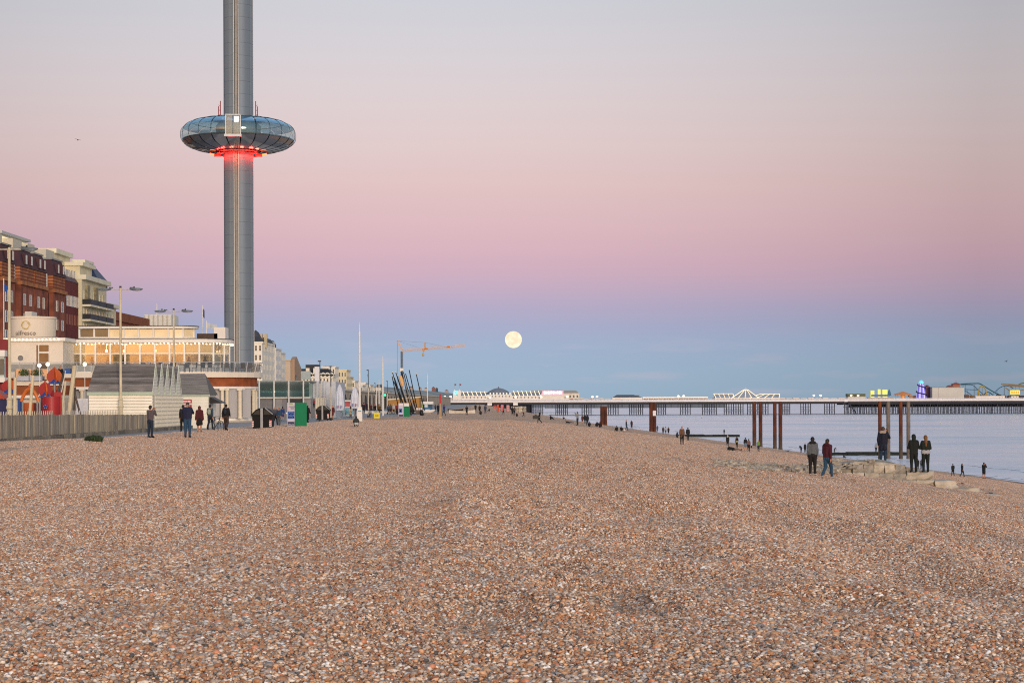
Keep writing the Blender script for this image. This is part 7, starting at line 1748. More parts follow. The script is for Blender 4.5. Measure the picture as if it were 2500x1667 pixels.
def figure_caps(pose, H, o):
    J = skeleton(pose); C = []
    V_ = lambda p: Vector(p) * H
    bk = o.get('bulk', 1.0)
    def add(p, q, r0, r1, tg, sy=1.0): C.append((V_(p), V_(q), r0 * H, r1 * H, tg, sy))
    hip, chest, neck, head = (Vector(J[k]) for k in ('hip', 'chest', 'neck', 'head'))
    T = 'top'
    for s in (0, 1):
        sh, hj, kn, an, toe, el, wr = (Vector(J[k][s]) for k in ('sh', 'hj', 'kn', 'an', 'toe', 'el', 'wr'))
        add(sh * .82 + chest * .18, hip + (hj - hip) * 1.0 + Vector((0, 0, .04)), .056 * bk, .060 * bk, T, .9)
        add(sh, el, .040 * bk, .034 * bk, T if o.get('sleeve', 1) else 'top'); add(el, wr.lerp(el, .12), .033 * bk, .026 * bk, T if o.get('sleeve', 1) else 'skin')
        hd = (wr - el).normalized(); add(wr, wr + hd * .045, .020, .018, 'skin', 1)
        add(hj, kn, .066, .048, o.get('leg', 'bot')); add(kn, an, .046, .034, 'skin' if o.get('bare') else o.get('leg', 'bot')); add(an + Vector((0, 0, -.015)), toe, .034, .027, 'shoe')
    add(chest, hip + Vector((0, 0, .03)), .088 * bk, .082 * bk, T, .8); add(hip + Vector((0, 0, -.005)), hip + Vector((0, 0, .01)), .085, .085, 'bot', .85)
    add(chest, neck, .05, .033, 'skin' if not o.get('hood') else T); add(neck, head, .03, .03, 'skin')
    up = (head - neck).normalized()
    add(head - up * .012, head + up * .022, .045, .050, 'skin', 1.1)
    add(head + Vector((0, .052, -.008)), head + Vector((0, .062, -.014)), .008, .009, 'skin')           # nose
    for s in (-1, 1): add(head + Vector((s * .05, 0, -.005)), head + Vector((s * .053, -.004, .008)), .009, .009, 'skin')
    hc = 'hair'
    if o.get('bald'): add(head + up * .02 + Vector((0, -.008, 0)), head + up * .026, .05, .05, 'hair')
    else: add(head + up * .022 + Vector((0, -.014, 0)), head + up * .028 + Vector((0, -.004, 0)), .053, .051, hc); add(head + Vector((0, -.03, -.01)), head + Vector((0, -.02, .02)), .045, .05, hc)
    if o.get('long'): add(head + Vector((0, -.035, 0)), head + Vector((0, -.06, -.13)), .052, .042, hc); add(head + Vector((0, -.06, -.12)), head + Vector((0, -.065, -.22)), .042, .022, hc)
    if o.get('hood'): add(head + Vector((0, -.02, .0)), head + up * .025 + Vector((0, -.012, 0)), .064, .062, 'hood'); add(head + Vector((0, -.03, -.04)), neck + Vector((0, -.02, 0)), .058, .055, 'hood')
    if o.get('hooddown'): add(neck + Vector((-.05, -.045, .0)), neck + Vector((.05, -.045, .0)), .04, .04, 'hood')
    if o.get('coat'): add(hip + Vector((-.03, 0, 0)), hip + Vector((-.04, 0, -.13 * o['coat'])), .075, .075, T, .95); add(hip + Vector((.03, 0, 0)), hip + Vector((.04, 0, -.13 * o['coat'])), .075, .075, T, .95)
    if o.get('skirt'): add(hip + Vector((-.03, 0, 0)), hip + Vector((-.05, 0, -.2 * o['skirt'])), .075, .085, 'bot'); add(hip + Vector((.03, 0, 0)), hip + Vector((.05, 0, -.2 * o['skirt'])), .075, .085, 'bot')
    if o.get('shawl'): add(chest + Vector((-.08, 0, .03)), hip + Vector((-.09, 0, -.01)), .07, .09, T); add(chest + Vector((.08, 0, .03)), hip + Vector((.09, 0, -.01)), .07, .09, T)
    if o.get('shirttail'): add(hip + Vector((-.04, 0, .02)), hip + Vector((.04, 0, .02)), .088, .088, 'trim', .9)
    return C, J
_queue = []
def dim(c, k=.8):
    return '#%02x%02x%02x' % tuple(int(int(c[i:i + 2], 16) * k) for i in (1, 3, 5))
def hand_geo(b, wr, d, H, side):
    """palm with four fingers and a thumb, loosely curled"""
    wr, d = Vector(wr), Vector(d).normalized(); sx = d.orthogonal().normalized(); sx = (Vector((0, 1, 0)) - d * d.y).normalized() if abs(d.y) < .95 else Vector((0, 0, 1)); nz_ = d.cross(sx)
    pc = wr + d * .028 * H
    cap_mesh(b, pc - sx * .012 * H, pc + sx * .012 * H, .017 * H, .017 * H, 1, 6)
    for k, ln in enumerate((.040, .045, .043, .034)):
        r0 = pc + sx * (.017 - k * .0115) * H + d * .016 * H; r1 = r0 + d * ln * .5 * H; r2 = r1 + (d * .8 - nz_ * side * .6) * ln * .5 * H
        cap_mesh(b, r0, r1, .0052 * H, .005 * H, 1, 5); cap_mesh(b, r1, r2, .005 * H, .0042 * H, 1, 5)
    t0 = pc + sx * .022 * H - d * .006 * H; t1 = t0 + (sx * .7 + d * .7) * .022 * H; cap_mesh(b, t0, t1, .0062 * H, .0055 * H, 1, 5); cap_mesh(b, t1, t1 + (sx * .25 + d) * .018 * H, .0055 * H, .0045 * H, 1, 5)
def person(label, x, yf, yt, pose='stand', face=0, top='#23242a', bot='#1e2026', hair='#2a1d16', shoe='#1a1a1c', d=None, z=None, group=None, H=None, pack=None, vox=None, **o):
    if d is None: X, D, Z = hit(x, yf)
    else: p = P(x, yf, d); X, D, Z = p.x, d, p.z
    if z is not None: Z = z
    elif d is None: Z += .02
    frac = {'sit': .535, 'bench': .765, 'crouch': .60, 'lie': .32, 'bend': .82}.get(pose, 1.0)
    h = H or (yf - yt) * D / FPX / frac
    raw = h; h = min(max(h, .95), 1.92)
    if abs(raw - h) > .25: print('PERSON SIZE', label, round(raw, 2), round(D))
    C, J = figure_caps(pose, h, o)
    b = MB()
    for p, q, r0, r1, tg, sy in C: cap_mesh(b, p, q, r0, r1, sy)
    me = b.mesh('tmp', SKIN); ob = bpy.data.objects.new('tmp', me); COL.objects.link(ob)
    md = ob.modifiers.new('r', 'REMESH'); md.mode = 'VOXEL'; px = (yf - yt)
    md.voxel_size = vox or (.016 if px > 60 else .024 if px > 30 else .034); md.use_smooth_shade = True
    sm = ob.modifiers.new('s', 'SMOOTH'); sm.factor = .5; sm.iterations = 2
    _queue.append((ob, C, J, h, (X, D, Z), R(face), label, group, dict(top=top, bot=bot, hair=hair, shoe=shoe, hood=o.get('hoodc', top), trim=o.get('trim', '#c9c9cc'), skin=o.get('skin', '#b98566')), px, pack, pose))
def finish_people():
    dg = bpy.context.evaluated_depsgraph_get()
    tags = ['skin', 'hair', 'top', 'bot', 'shoe', 'hood', 'trim']
    for ob, C, J, h, loc, rz, label, group, cols, px, pack, pose in _queue:
        me = bpy.data.meshes.new_from_object(ob.evaluated_get(dg)); me.name = 'person'
        n = len(me.polygons); cc = np.empty(n * 3, np.float32); me.polygons.foreach_get('center', cc); cc = cc.reshape(-1, 3)
        best = np.full(n, 1e9); mi = np.zeros(n, np.int32)
        for p, q, r0, r1, tg, sy in C:
            p, q = np.array(p), np.array(q); ax = q - p; L2 = max(ax @ ax, 1e-9); t = np.clip((cc - p) @ ax / L2, 0, 1)
            dv = cc - (p + t[:, None] * ax); dv[:, 1] /= sy; dd = np.linalg.norm(dv, axis=1) - (r0 + (r1 - r0) * t)
            w = dd < best; best[w] = dd[w]; mi[w] = tags.index(tg)
        me.materials.clear()
        for tg in tags: me.materials.append(M(cols[tg] if tg == 'skin' else dim(cols[tg]), .8 if tg not in ('skin', 'hair') else .6, .12, 14, bump=.15))
        if px > 55:         # hands with fingers, joined to the wrists
            b = MB()
            for s in (0, 1): hand_geo(b, Vector(J['wr'][s]) * h, Vector(J['wr'][s]) - Vector(J['el'][s]), h, 1 if s else -1)
            hm = b.mesh('hands', SKIN)
            import bmesh
            bm = bmesh.new(); bm.from_mesh(me); k0 = len(bm.faces); mis = list(mi); bm.from_mesh(hm); bm.faces.ensure_lookup_table()
            bm.to_mesh(me); bm.free(); mi = np.concatenate([mi, np.zeros(len(me.polygons) - len(mi), np.int32)])
        me.polygons.foreach_set('material_index', mi); me.polygons.foreach_set('use_smooth', np.ones(len(me.polygons), bool)); me.update()
        o = bpy.data.objects.new('person', me); COL.objects.link(o); o.location = loc; o.rotation_euler = (0, 0, rz)
        tag(o, label, 'person', group)
        if pack:
            c, w = pack; ch = Vector(J['chest']) * h; b = MB()
            b.sph((ch.x, ch.y - .115 * h, ch.z - .06 * h), (.085 * h * w, .06 * h, .125 * h), 10, 7); b.sph((ch.x, ch.y - .165 * h, ch.z - .10 * h), (.06 * h * w, .03 * h, .06 * h), 8, 5)
            bp = b.build('backpack', M(c, .7, .2, 6), o, W=False, smooth=True)
            for s in (-1, 1): MB().tube([(s * .06 * h, ch.y - .1 * h, ch.z + .03 * h), (s * .075 * h, ch.y, ch.z + .075 * h), (s * .07 * h, ch.y + .075 * h, ch.z - .02 * h)], .014 * h, 5).build('strap', M(c, .7, .2, 6), bp, W=False)
        if pose in ('photo', 'phone', 'photo1') and px > 25:
            wl, wr_ = Vector(J['wr'][0]) * h, Vector(J['wr'][1]) * h; c = (wl + wr_) / 2 if pose != 'photo1' else wr_
            MB().obox((c.x, c.y + .035, c.z + .05), (.15 if pose == 'photo' else .08, .012, .08 if pose == 'photo' else .15)).build('phone', BLACK, o, W=False)
        bpy.data.objects.remove(ob)
    _queue.clear()
PG, BG, SG, FG = 'walkers on the promenade by the huts', 'people on the beach', 'people by the ruined wall', 'people on the far promenade'
# --- near the huts
person('person with curly dark hair, grey top and jeans, filming beside the hut gables', 367, 1070, 991, 'photo', -25, '#6b5f66', '#22324a', '#2c1c14', group=PG)
person('person in black half hidden behind the man in navy', 447, 1054, 989, 'walk', 15, '#1b1b20', '#16171c', '#17120f', group=PG)
person('broad man in navy jumper and blue jeans holding up a phone', 458, 1069, 983, 'photo', 0, '#20264a', '#2f5578', '#4a423c', group=PG, bald=1, bulk=1.2)
person('person in maroon shawl and headscarf over a black skirt', 487, 1055, 992, 'walk', 10, '#5a1a22', '#18171a', '#6d2a26', group=PG, shawl=1, skirt=1, hood=1, hoodc='#6a2a28', shoe='#b98566', leg='skin')
person('man in denim jacket with grey backpack wheeling a bicycle', 513, 1049, 988, 'walk2', -10, '#44566a', '#232c3e', '#1d1613', group=PG, pack=('#8b9484', 1))
person('man in black jacket with small backpack and brown trousers', 552, 1051, 987, 'walk', -5, '#14151a', '#4e3830', '#120e0c', group=PG, pack=('#1d1f26', .8), bulk=1.08)
person('person with pink scarf and black trousers behind the first bin', 672, 1037, 993, 'walk', -150, '#6e6670', '#16161a', '#8a5a4a', group=PG, hooddown=1, hoodc='#c98a98')
person('person in blue jacket and grey trousers left of the notice box', 681, 1038, 995, 'stand', 160, '#2f5a7c', '#77736e', '#2a1d18', group=PG, coat=.5)
person('person in royal blue coat walking away by the bollard', 690, 1028, 993, 'walk2', 5, '#1f4a94', '#b0705a', '#14110f', group=PG, coat=1, bare=1)
person('person in a long black coat behind the green notice box', 751, 1032, 990, 'walk', -30, '#111216', '#111216', '#15100e', group=PG, coat=2.2, bulk=1.2)
person('person in red top standing high on the ledge before the white wall', 766.5, 996, 975, 'photo', 0, '#a8283a', '#141418', '#1a1412', d=200, group=PG)
person('person in maroon jacket and shorts right of the second bin', 812, 1024, 990, 'walk', 170, '#6a1f2a', '#7a3a34', '#2a1c18', group=PG, bare=1)
person('child in pale blue behind the cyclist', 830.5, 1013, 995, 'stand', 60, '#8fa0c4', '#8a8f9c', '#2a1c18', group=FG)
person('cyclist in a red jacket on the teal bicycle', 837, 1016, 993, 'bench', -80, '#a82a3c', '#8f94a2', '#4a1c1c', group=FG, long=1, z=.3)
person('person in a cream coat with long dark hair', 856, 1021, 991, 'walk', 0, '#d3bb9c', '#1c1a1c', '#2a1812', group=FG, coat=1.1, long=1)
person('person in dark jacket and jeans left of the tallest mast', 866.5, 1016, 987.5, 'stand', 0, '#1c1a2c', '#35547c', '#241a16', group=FG, bulk=1.15)
person('person crouching in a dark hooded coat with a white hem', 870, 1044, 1017, 'crouch', 10, '#3c423c', '#14151a', '#2c302c', '#cfcac4', hood=1, hoodc='#3c423c', shirttail=1, trim='#d8d6d4', group=BG)
person('person in black with a pink scarf right of the tallest mast', 888, 1011, 982.5, 'walk', 15, '#17161a', '#141418', '#1c1412', group=FG, hooddown=1, hoodc='#c9808c')
person('person in a dark purple coat before the white wall', 897, 1008, 982, 'stand', 160, '#3a1c36', '#1c1420', '#241612', group=FG, coat=1.6)
person('person in maroon behind the slim lamp post', 906, 1007, 986, 'stand', 180, '#5c1c30', '#241420', '#241612', group=FG)
person('seated person in black on the low white wall', 916, 1008, 986, 'bench', 150, '#17171b', '#1a1a1e', '#1a1412', group=FG)
person('seated person in olive coat with long hair on the low white wall', 925, 1010, 986, 'bench', -150, '#6a5220', '#1a1a1e', '#4a3218', group=FG, long=1)
person('person in blue at the left of the queue by the notice box', 948.5, 1012, 987.5, 'stand', 0, '#2f5a78', '#26262c', '#3a2a22', group=FG)
person('person in grey and maroon in the queue by the notice box', 954, 1012.5, 986.5, 'stand', 20, '#55504e', '#4c1c28', '#4a3428', group=FG)
person('person in a white hooded puffer coat', 961, 1011.5, 986, 'stand', 170, '#d0c4c0', '#2c3a3c', '#d0c4c0', group=FG, hood=1, hoodc='#d3c8c4', bulk=1.25)
person('person in red jacket and long black skirt beside the notice box', 969, 1013, 986, 'stand', 180, '#8e2420', '#16161a', '#3a2420', group=FG, skirt=1.4)
person('person in black right of the smaller notice box', 1003.5, 1016, 986, 'walk', 0, '#15161c', '#14151a', '#1c1412', group=FG)
person('child in grey top and dark shorts near the poster board', 1008.5, 1010, 989, 'stand', 30, '#8b8a96', '#1c1c24', '#2a1c18', group=FG)
person('dark seated person among the catamaran hulls', 1049, 1002, 993, 'sit', 80, '#241c2c', '#1a1a20', '#1c1412', group=BG)
person('person in navy jacket left of the red lifebuoy marker', 1070, 1013, 986, 'stand', -30, '#1a2038', '#14151c', '#2a1c18', group=BG)
person('person in violet jacket and jeans right of the red lifebuoy marker', 1084, 1016, 987, 'walk', 40, '#3a3a7c', '#35506c', '#4a3428', group=BG)
person('distant person in brown before the dark pier end', 1063, 1004, 988, 'walk2', 20, '#4a3838', '#1c1c22', '#2a1c18', group=BG)
# --- far beach, left to right
person('person in black with arms raised in front of the white rowing boat', 1139.5, 1014, 990.5, 'photo', 0, '#14151a', '#14151a', '#1c1412', group=BG)
person('person in black at the right end of the white rowing boat', 1161, 1005.5, 986, 'stand', 0, '#17181c', '#17181c', '#8a6a58', group=BG)
person('person in black right of the rowing boat, second of two', 1171, 1008.5, 988.5, 'stand', 10, '#15161b', '#15161b', '#1c1412', group=BG)
person('person in black sitting on the shingle below the standing pair', 1174, 1012.5, 1002, 'sit', 20, '#121318', '#121318', '#1c1412', group=BG)
person('person in slate blue with a pushchair like bundle on the far beach', 1185, 1010, 988, 'pocket', 0, '#3f4a6c', '#2a3048', '#3a2a24', group=BG, coat=1)
person('small seated figure left of the orange lifebuoy', 1195, 1004, 998, 'sit', 60, '#1c1c22', '#1c1c22', '#1c1412', group=BG)
person('person with pink top walking past the kayaks', 1229, 1012, 996, 'walk', 30, '#a8606a', '#1c1c22', '#3a2420', group=BG)
person('person in a long dark coat, left of the couple in mid beach', 1251, 1014, 992.5, 'stand', 0, '#141519', '#141519', '#1c1412', group=BG, coat=1.8)
person('person with pale sleeves, right of the couple in mid beach', 1256, 1014, 993, 'stand', 30, '#5a5458', '#1c1c22', '#6a4a3c', group=BG)
person('person in a white top and black trousers near the pier foot', 1278, 1018, 996, 'walk', -60, '#c9bdb0', '#15161a', '#1a1412', group=BG)
person('person in dark coat striding with a large black case', 1317, 1034.5, 1003, 'walk', 75, '#1a2228', '#15161a', '#9a8a78', group=BG, coat=.6)
person('seated dark figure on the shingle right of the case carrier', 1344, 1025, 1012.5, 'sit', -60, '#191b20', '#191b20', '#1c1412', group=BG)
person('small seated figure on the crest left of the standing photographer', 1375, 1024, 1016.5, 'sit', -90, '#2a2c30', '#22242a', '#1c1412', group=BG)
person('figure lying back on the shingle left of the grey photographer', 1389, 1033.5, 1026, 'lie', -80, '#17181d', '#1c1c22', '#1c1412', group=BG)
person('person in grey top and jeans holding a camera to the face', 1410, 1038.5, 1005.5, 'photo', 60, '#9a9690', '#22344c', '#3a2a24', group=BG)
person('person in a maroon coat with bare legs by the shore', 1422, 1034.5, 1013.5, 'stand', 0, '#5c2c2c', '#5c2c2c', '#2a1c18', group=BG, coat=1.2, bare=1)
person('person in black, left of the dark pair by the shore', 1428, 1034, 1011.5, 'stand', 0, '#14151a', '#1a1c26', '#1c1412', group=BG, bulk=1.1)
person('person in black, right of the dark pair by the shore', 1434, 1039, 1011.5, 'stand', 10, '#15161b', '#1a1c26', '#1c1412', group=BG)
person('dark figure sitting low just below the pair in black', 1439, 1042, 1032, 'sit', 0, '#101116', '#101116', '#141110', group=BG)
person('person in dark purple sitting against the rusty stub, left', 1458, 1042, 1028.5, 'sit', 20, '#1c1620', '#1c1620', '#1c1412', group=BG)
person('person with pink sleeve sitting against the rusty stub, right', 1464.5, 1043.5, 1028.5, 'sit', -20, '#2a1a20', '#17171b', '#7a3a40', group=BG)
person('person in black sitting, left of the pair right of the stub', 1506, 1053, 1039, 'sit', 20, '#101114', '#101114', '#141110', group=BG)
person('fair haired person in black sitting, right of that pair', 1516.5, 1052.5, 1040.5, 'sit', -30, '#15151a', '#15151a', '#b8905a', group=BG)
person('person in black jacket and jeans walking with a phone raised', 1529, 1052, 1025, 'walk', -100, '#17181d', '#2c4660', '#141110', group=BG)
person('slim person in a dark red coat by the waterline', 1542, 1047, 1026, 'stand', -20, '#4a1c22', '#4a1c22', '#2a1c18', group=BG, coat=2)
person('person in blue standing behind the second rusty pair', 1605, 1056, 1040, 'stand', 20, '#3c5a78', '#55606c', '#2a1c18', group=BG)
person('person in brown, left of the trio by the water', 1619, 1060.5, 1048.5, 'stand', 0, '#4a3c34', '#33303a', '#1c1412', group=BG)
person('person in a white top, middle of the trio by the water', 1625, 1060.5, 1045.5, 'stand', 0, '#c4c6cc', '#2f557c', '#1c1412', group=BG)
person('person in black, right of the trio by the water', 1632, 1061, 1051, 'stand', 0, '#14151a', '#14151a', '#1c1412', group=BG)
person('person in a tan coat with a dark bag walking up the beach', 1665, 1085.5, 1041, 'walk', 175, '#7c5840', '#15151a', '#3a281e', group=BG, coat=.7)
person('person in navy walking beside the tan coat', 1679.5, 1075.5, 1043.5, 'walk2', 0, '#1a1c26', '#1c2230', '#241a16', group=BG, bulk=1.1)
person('person standing on the far dark groyne', 1768, 1060.8, 1047, 'stand', 0, '#22262e', '#5a6068', '#1c1412', d=441, z=None, group=BG)
person('person in black with a white hood near the shore', 1776.5, 1091.5, 1062, 'stand', 0, '#14181c', '#14151a', '#d3d0cc', group=BG, hood=1, hoodc='#d6d4d0')
person('person in black lying on the shingle with a white hat', 1790, 1101, 1087.5, 'lie', -85, '#101116', '#7a6a5c', '#d3d0d6', '#b82a34', group=BG, bulk=1.3)
person('person in black with a pale yellow bag by the shore', 1799, 1094, 1067.5, 'stand', 20, '#1c181c', '#1c181c', '#2a1c18', group=BG, shirttail=1, trim='#c9bd6a')
person('person in black top and light blue shorts', 1820, 1100, 1069, 'stand', 0, '#14161c', '#7c94ae', '#1c1412', group=BG, bare=1)
person('person in pinkish brown top with a black bag', 1828, 1103.5, 1072, 'stand', 0, '#8a6660', '#14151a', '#2a1c18', group=BG)
person('child in a bright green vest leaning by the rusty column', 1852, 1103.5, 1079, 'stand', 30, '#7fae4a', '#2c3440', '#c9a08a', group=BG)
person('person bending over left of the man in grey', 1956, 1105, 1087, 'bend', 20, '#141a1c', '#141a1c', '#1c1412', group=BG)
person('dark figure standing just left of the man in grey', 1965.5, 1105, 1082, 'stand', 0, '#15191c', '#15191c', '#1c1412', group=BG)
person('person leaning and pointing just right of the maroon hoodie', 2037, 1106, 1092, 'bend', -60, '#565c5c', '#4a5054', '#1c1412', group=BG)
person('bather low in the water below the nearer groyne', 2060, 1118, 1111, 'sit', -60, '#14181c', '#14181c', '#1c1412', group=BG)
# --- by the ruined wall
person('man in a grey jacket and black trousers standing by the wall', 1984, 1162, 1068, 'stand', -8, '#6c7277', '#191618', '#15100e', '#cfc9c2', group=SG, hooddown=1, hoodc='#1c1a1e')
person('man in a maroon hoodie and blue jeans walking by the wall', 2020, 1169, 1072, 'walk2', -38, '#54162a', '#2c5576', '#2a211c', '#c9c4bf', group=SG, hooddown=1, hoodc='#4a1424', bulk=1.12)
person('person in navy parka with pale fur hood taking a picture on the wall', 2156, 1131, 1041, 'photo1', -20, '#141b34', '#1f3a58', '#5a3f2c', '#bfbab6', d=92.4, group=SG, hooddown=1, hoodc='#c9b8a8', coat=.9, bulk=1.2)
person('woman in black hood, left of the two on the stone steps', 2231, 1152.5, 1060, 'phone', 0, '#0f1712', '#141a18', '#10140f', '#15161a', d=90.6, group=SG, hood=1, hoodc='#0f1f17')
person('woman with long fair hair in a black jacket on the stone steps', 2260, 1152.5, 1061.5, 'phone', 0, '#12211c', '#12201c', '#8a5a2c', '#1a1a1c', d=90.6, group=SG, long=1, shirttail=1, trim='#c4c6c8')
person('person in dark coat seen low behind the wall under the parka', 2130, 1128, 1108, 'stand', 0, '#12181a', '#12181a', '#141110', d=155, group=SG, z=-5.3, H=1.7)
person('distant person standing on the nearer groyne', 2139, 1104.5, 1081, 'stand', 0, '#a8a4a8', '#2f3f44', '#6a5a4c', d=289, group=BG)
person('child in dark clothes half hidden behind the hooded woman', 2241, 1146, 1120, 'stand', 0, '#152022', '#152022', '#241a16', group=SG)
person('child in grey and red between the two women', 2249, 1144, 1121, 'stand', 30, '#4a4c5c', '#1c2a2c', '#3a241c', group=SG)
person('man in dark clothes at the waterline, leftmost of three', 2326.5, 1162.5, 1132, 'walk', 0, '#141a1e', '#1a1618', '#2a211c', group=SG)
person('person in dark clothes walking at the waterline, middle of three', 2349, 1164.5, 1132, 'walk2', -70, '#152022', '#152022', '#1a1412', group=SG, long=1)
person('man in shorts filming at the waterline, rightmost of three', 2402, 1169, 1129, 'photo', -40, '#151c20', '#151c20', '#1a1412', group=SG, bare=1, coat=1)
person('waiter in black shirt on the restaurant balcony', 148, 925, 894, 'bench', 180, '#0e0f12', '#1c1c22', '#241a14', d=163, z=3.76, H=1.75)
finish_people()
# things people hold or have set down
X, D, Z = hit(1308, 1033); s_ = D / FPX
t_ = thing('instrument_case', 'large black case carried by the striding person in dark coat', 'case', (X, D, Z + 10 * s_)); MB().box(-7.5 * s_, -.12, 0, 7 * s_, .12, 8.5 * s_).build('shell', BLACK, t_, W=False); MB().tube([(-2 * s_, 0, 8.5 * s_), (-1.5 * s_, 0, 10 * s_), (1.5 * s_, 0, 10 * s_), (2 * s_, 0, 8.5 * s_)], .03, 5).build('handle', BLACK, t_, W=False)
for x, y, w, h, c, lab in ((1262, 1017, 5, 8, '#121216', 'black bag on the shingle right of the dark couple'), (1524, 1053, 7, 4.5, '#d0cbc6', 'white bag beside the seated pair'), (1651, 1067, 6, 13, '#1c2030', 'dark bag hanging at the side of the tan coat'), (1835, 1091, 4, 5, '#101116', 'black shoulder bag of the person in pinkish brown')):
    X, D, Z = hit(x, y); s_ = D / FPX; b = MB()
    if x == 1651: X, D, Z = hit(1665, 1085.5); X = PX(x + 2, D); Z += 17 * D / FPX; s_ = D / FPX
    if x == 1835: X, D, Z = hit(1828, 1103.5); X = PX(x - 1, D); Z += 10 * D / FPX; s_ = D / FPX
    b.sph((0, 0, h * s_ * .45), (w * s_ / 2, w * s_ * .35, h * s_ / 2), 8, 6); b.tube([(-w * s_ * .2, 0, h * s_ * .85), (0, 0, h * s_ * 1.15), (w * s_ * .2, 0, h * s_ * .85)], .025, 5); o = b.build('bag', M(c, .7, .15), smooth=True); o.location = (X, D, Z); tag(o, lab, 'bag', 'bags on the beach')

# ================================================================== SHINGLE: loose stones
PEB = bpy.data.materials.new('pebble'); PEB.use_nodes = True
t = PEB.node_tree; b_ = t.nodes['Principled BSDF']; l = t.links.new
at = t.nodes.new('ShaderNodeAttribute'); at.attribute_name = 'tint'
tcn = t.nodes.new('ShaderNodeTexCoord'); nn = t.nodes.new('ShaderNodeTexNoise'); nn.inputs['Scale'].default_value = 60; nn.inputs['Detail'].default_value = 3; l(tcn.outputs['Object'], nn.inputs[0])
mr = t.nodes.new('ShaderNodeMapRange'); l(nn.outputs[0], mr.inputs[0]); mr.inputs[1].default_value = .3; mr.inputs[2].default_value = .7; mr.inputs[3].default_value = .8; mr.inputs[4].default_value = 1.15
mx = t.nodes.new('ShaderNodeMix'); mx.data_type = 'RGBA'; mx.blend_type = 'MULTIPLY'; mx.inputs[0].default_value = 1; l(at.outputs['Color'], mx.inputs[6]); l(mr.outputs[0], mx.inputs[7])
l(mx.outputs[2], b_.inputs['Base Color']); b_.inputs['Roughness'].default_value = .6; b_.inputs['Specular IOR Level'].default_value = .35
PAL = [('#c08c64', .20), ('#d2a680', .20), ('#a8775a', .11), ('#dcc2a8', .14), ('#b3a092', .11), ('#e8dacb', .11), ('#948f8c', .06), ('#66625f', .03), ('#bf8160', .03), ('#ece5dc', .025)]
PALC = np.array([lin(c) for c, _ in PAL]); PALW = np.array([w for _, w in PAL]); PALW /= PALW.sum()
rg = np.random.default_rng(5)
def ico():
    import bmesh
    bm = bmesh.new(); bmesh.ops.create_icosphere(bm, subdivisions=1, radius=1.0)
    v = np.array([x.co[:] for x in bm.verts]); f = np.array([[x.index for x in q.verts] for q in bm.faces]); bm.free()
    return v, f
IV, IF = ico()
def stones(pos, size, seed):
    """many stones in one mesh: returns verts, faces, colours"""
    g = np.random.default_rng(seed); n = len(pos)
    v = np.repeat(IV[None], n, 0).copy()
    # irregular: push along a few random directions
    for _ in range(3):
        dr = g.normal(size=(n, 1, 3)); dr /= np.linalg.norm(dr, axis=2, keepdims=True)
        dot = (v * dr).sum(2, keepdims=True)
        v = v - dr * np.clip(dot - .55, 0, 1) * g.uniform(.2, .9, (n, 1, 1))
    ax = np.stack([g.uniform(.8, 1.3, n), g.uniform(.62, 1.0, n), g.uniform(.38, .7, n)], 1)[:, None, :] * size[:, None, None]
    v = v * ax
    tl = g.normal(0, .32, (n, 2)); ang = g.uniform(0, 2 * np.pi, n)
    cx, sx = np.cos(tl[:, 0])[:, None], np.sin(tl[:, 0])[:, None]
    y, z = v[..., 1] * cx - v[..., 2] * sx, v[..., 1] * sx + v[..., 2] * cx
    v[..., 1], v[..., 2] = y, z
    cy, sy = np.cos(tl[:, 1])[:, None], np.sin(tl[:, 1])[:, None]
    x, z = v[..., 0] * cy + v[..., 2] * sy, -v[..., 0] * sy + v[..., 2] * cy
    v[..., 0], v[..., 2] = x, z
    ca, sa = np.cos(ang)[:, None], np.sin(ang)[:, None]
    x, y = v[..., 0] * ca - v[..., 1] * sa, v[..., 0] * sa + v[..., 1] * ca
    v[..., 0], v[..., 1] = x, y
    v = v + pos[:, None, :]
    f = (IF[None] + (np.arange(n) * len(IV))[:, None, None]).reshape(-1, 3)
    c = PALC[g.choice(len(PALC), n, p=PALW)] * g.uniform(.68, 1.24, (n, 1))
    c = np.repeat(c, len(IV), 0)
    return v.reshape(-1, 3), f, c
def stone_mesh(name, v, f, c):
    me = bpy.data.meshes.new(name)
    me.vertices.add(len(v)); me.vertices.foreach_set('co', v.astype(np.float32).ravel())
    me.loops.add(f.size); me.loops.foreach_set('vertex_index', f.astype(np.int32).ravel())
    me.polygons.add(len(f)); me.polygons.foreach_set('loop_start', np.arange(0, f.size, 3, dtype=np.int32)); 
    me.polygons.foreach_set('use_smooth', np.ones(len(f), bool))
    me.update(calc_edges=True)
    a = me.attributes.new('tint', 'FLOAT_COLOR', 'POINT')
    a.data.foreach_set('color', np.concatenate([np.clip(c, 0, 1), np.ones((len(c), 1))], 1).astype(np.float32).ravel())
    me.materials.append(PEB)
    return me
tiles = bpy.data.collections.new('shingle_tiles')
NV = 12
for k in range(2 * NV):
    TILE = .25 if k < NV else .5
    n = 170 if k < NV else 560
    p = np.stack([rg.uniform(-TILE / 2, TILE / 2, n), rg.uniform(-TILE / 2, TILE / 2, n), rg.uniform(-.008, .014, n)], 1)
    s = np.exp(rg.normal(math.log(.0146), .32, n)).clip(.008, .034)
    v, f, c = stones(p, s, 100 + k)
    tiles.objects.link(bpy.data.objects.new('shingle_tile_%02d' % k, stone_mesh('shingle_tile_%02d' % k, v, f, c)))
ax_, ay_, ids = [], [], []
y = 8.4
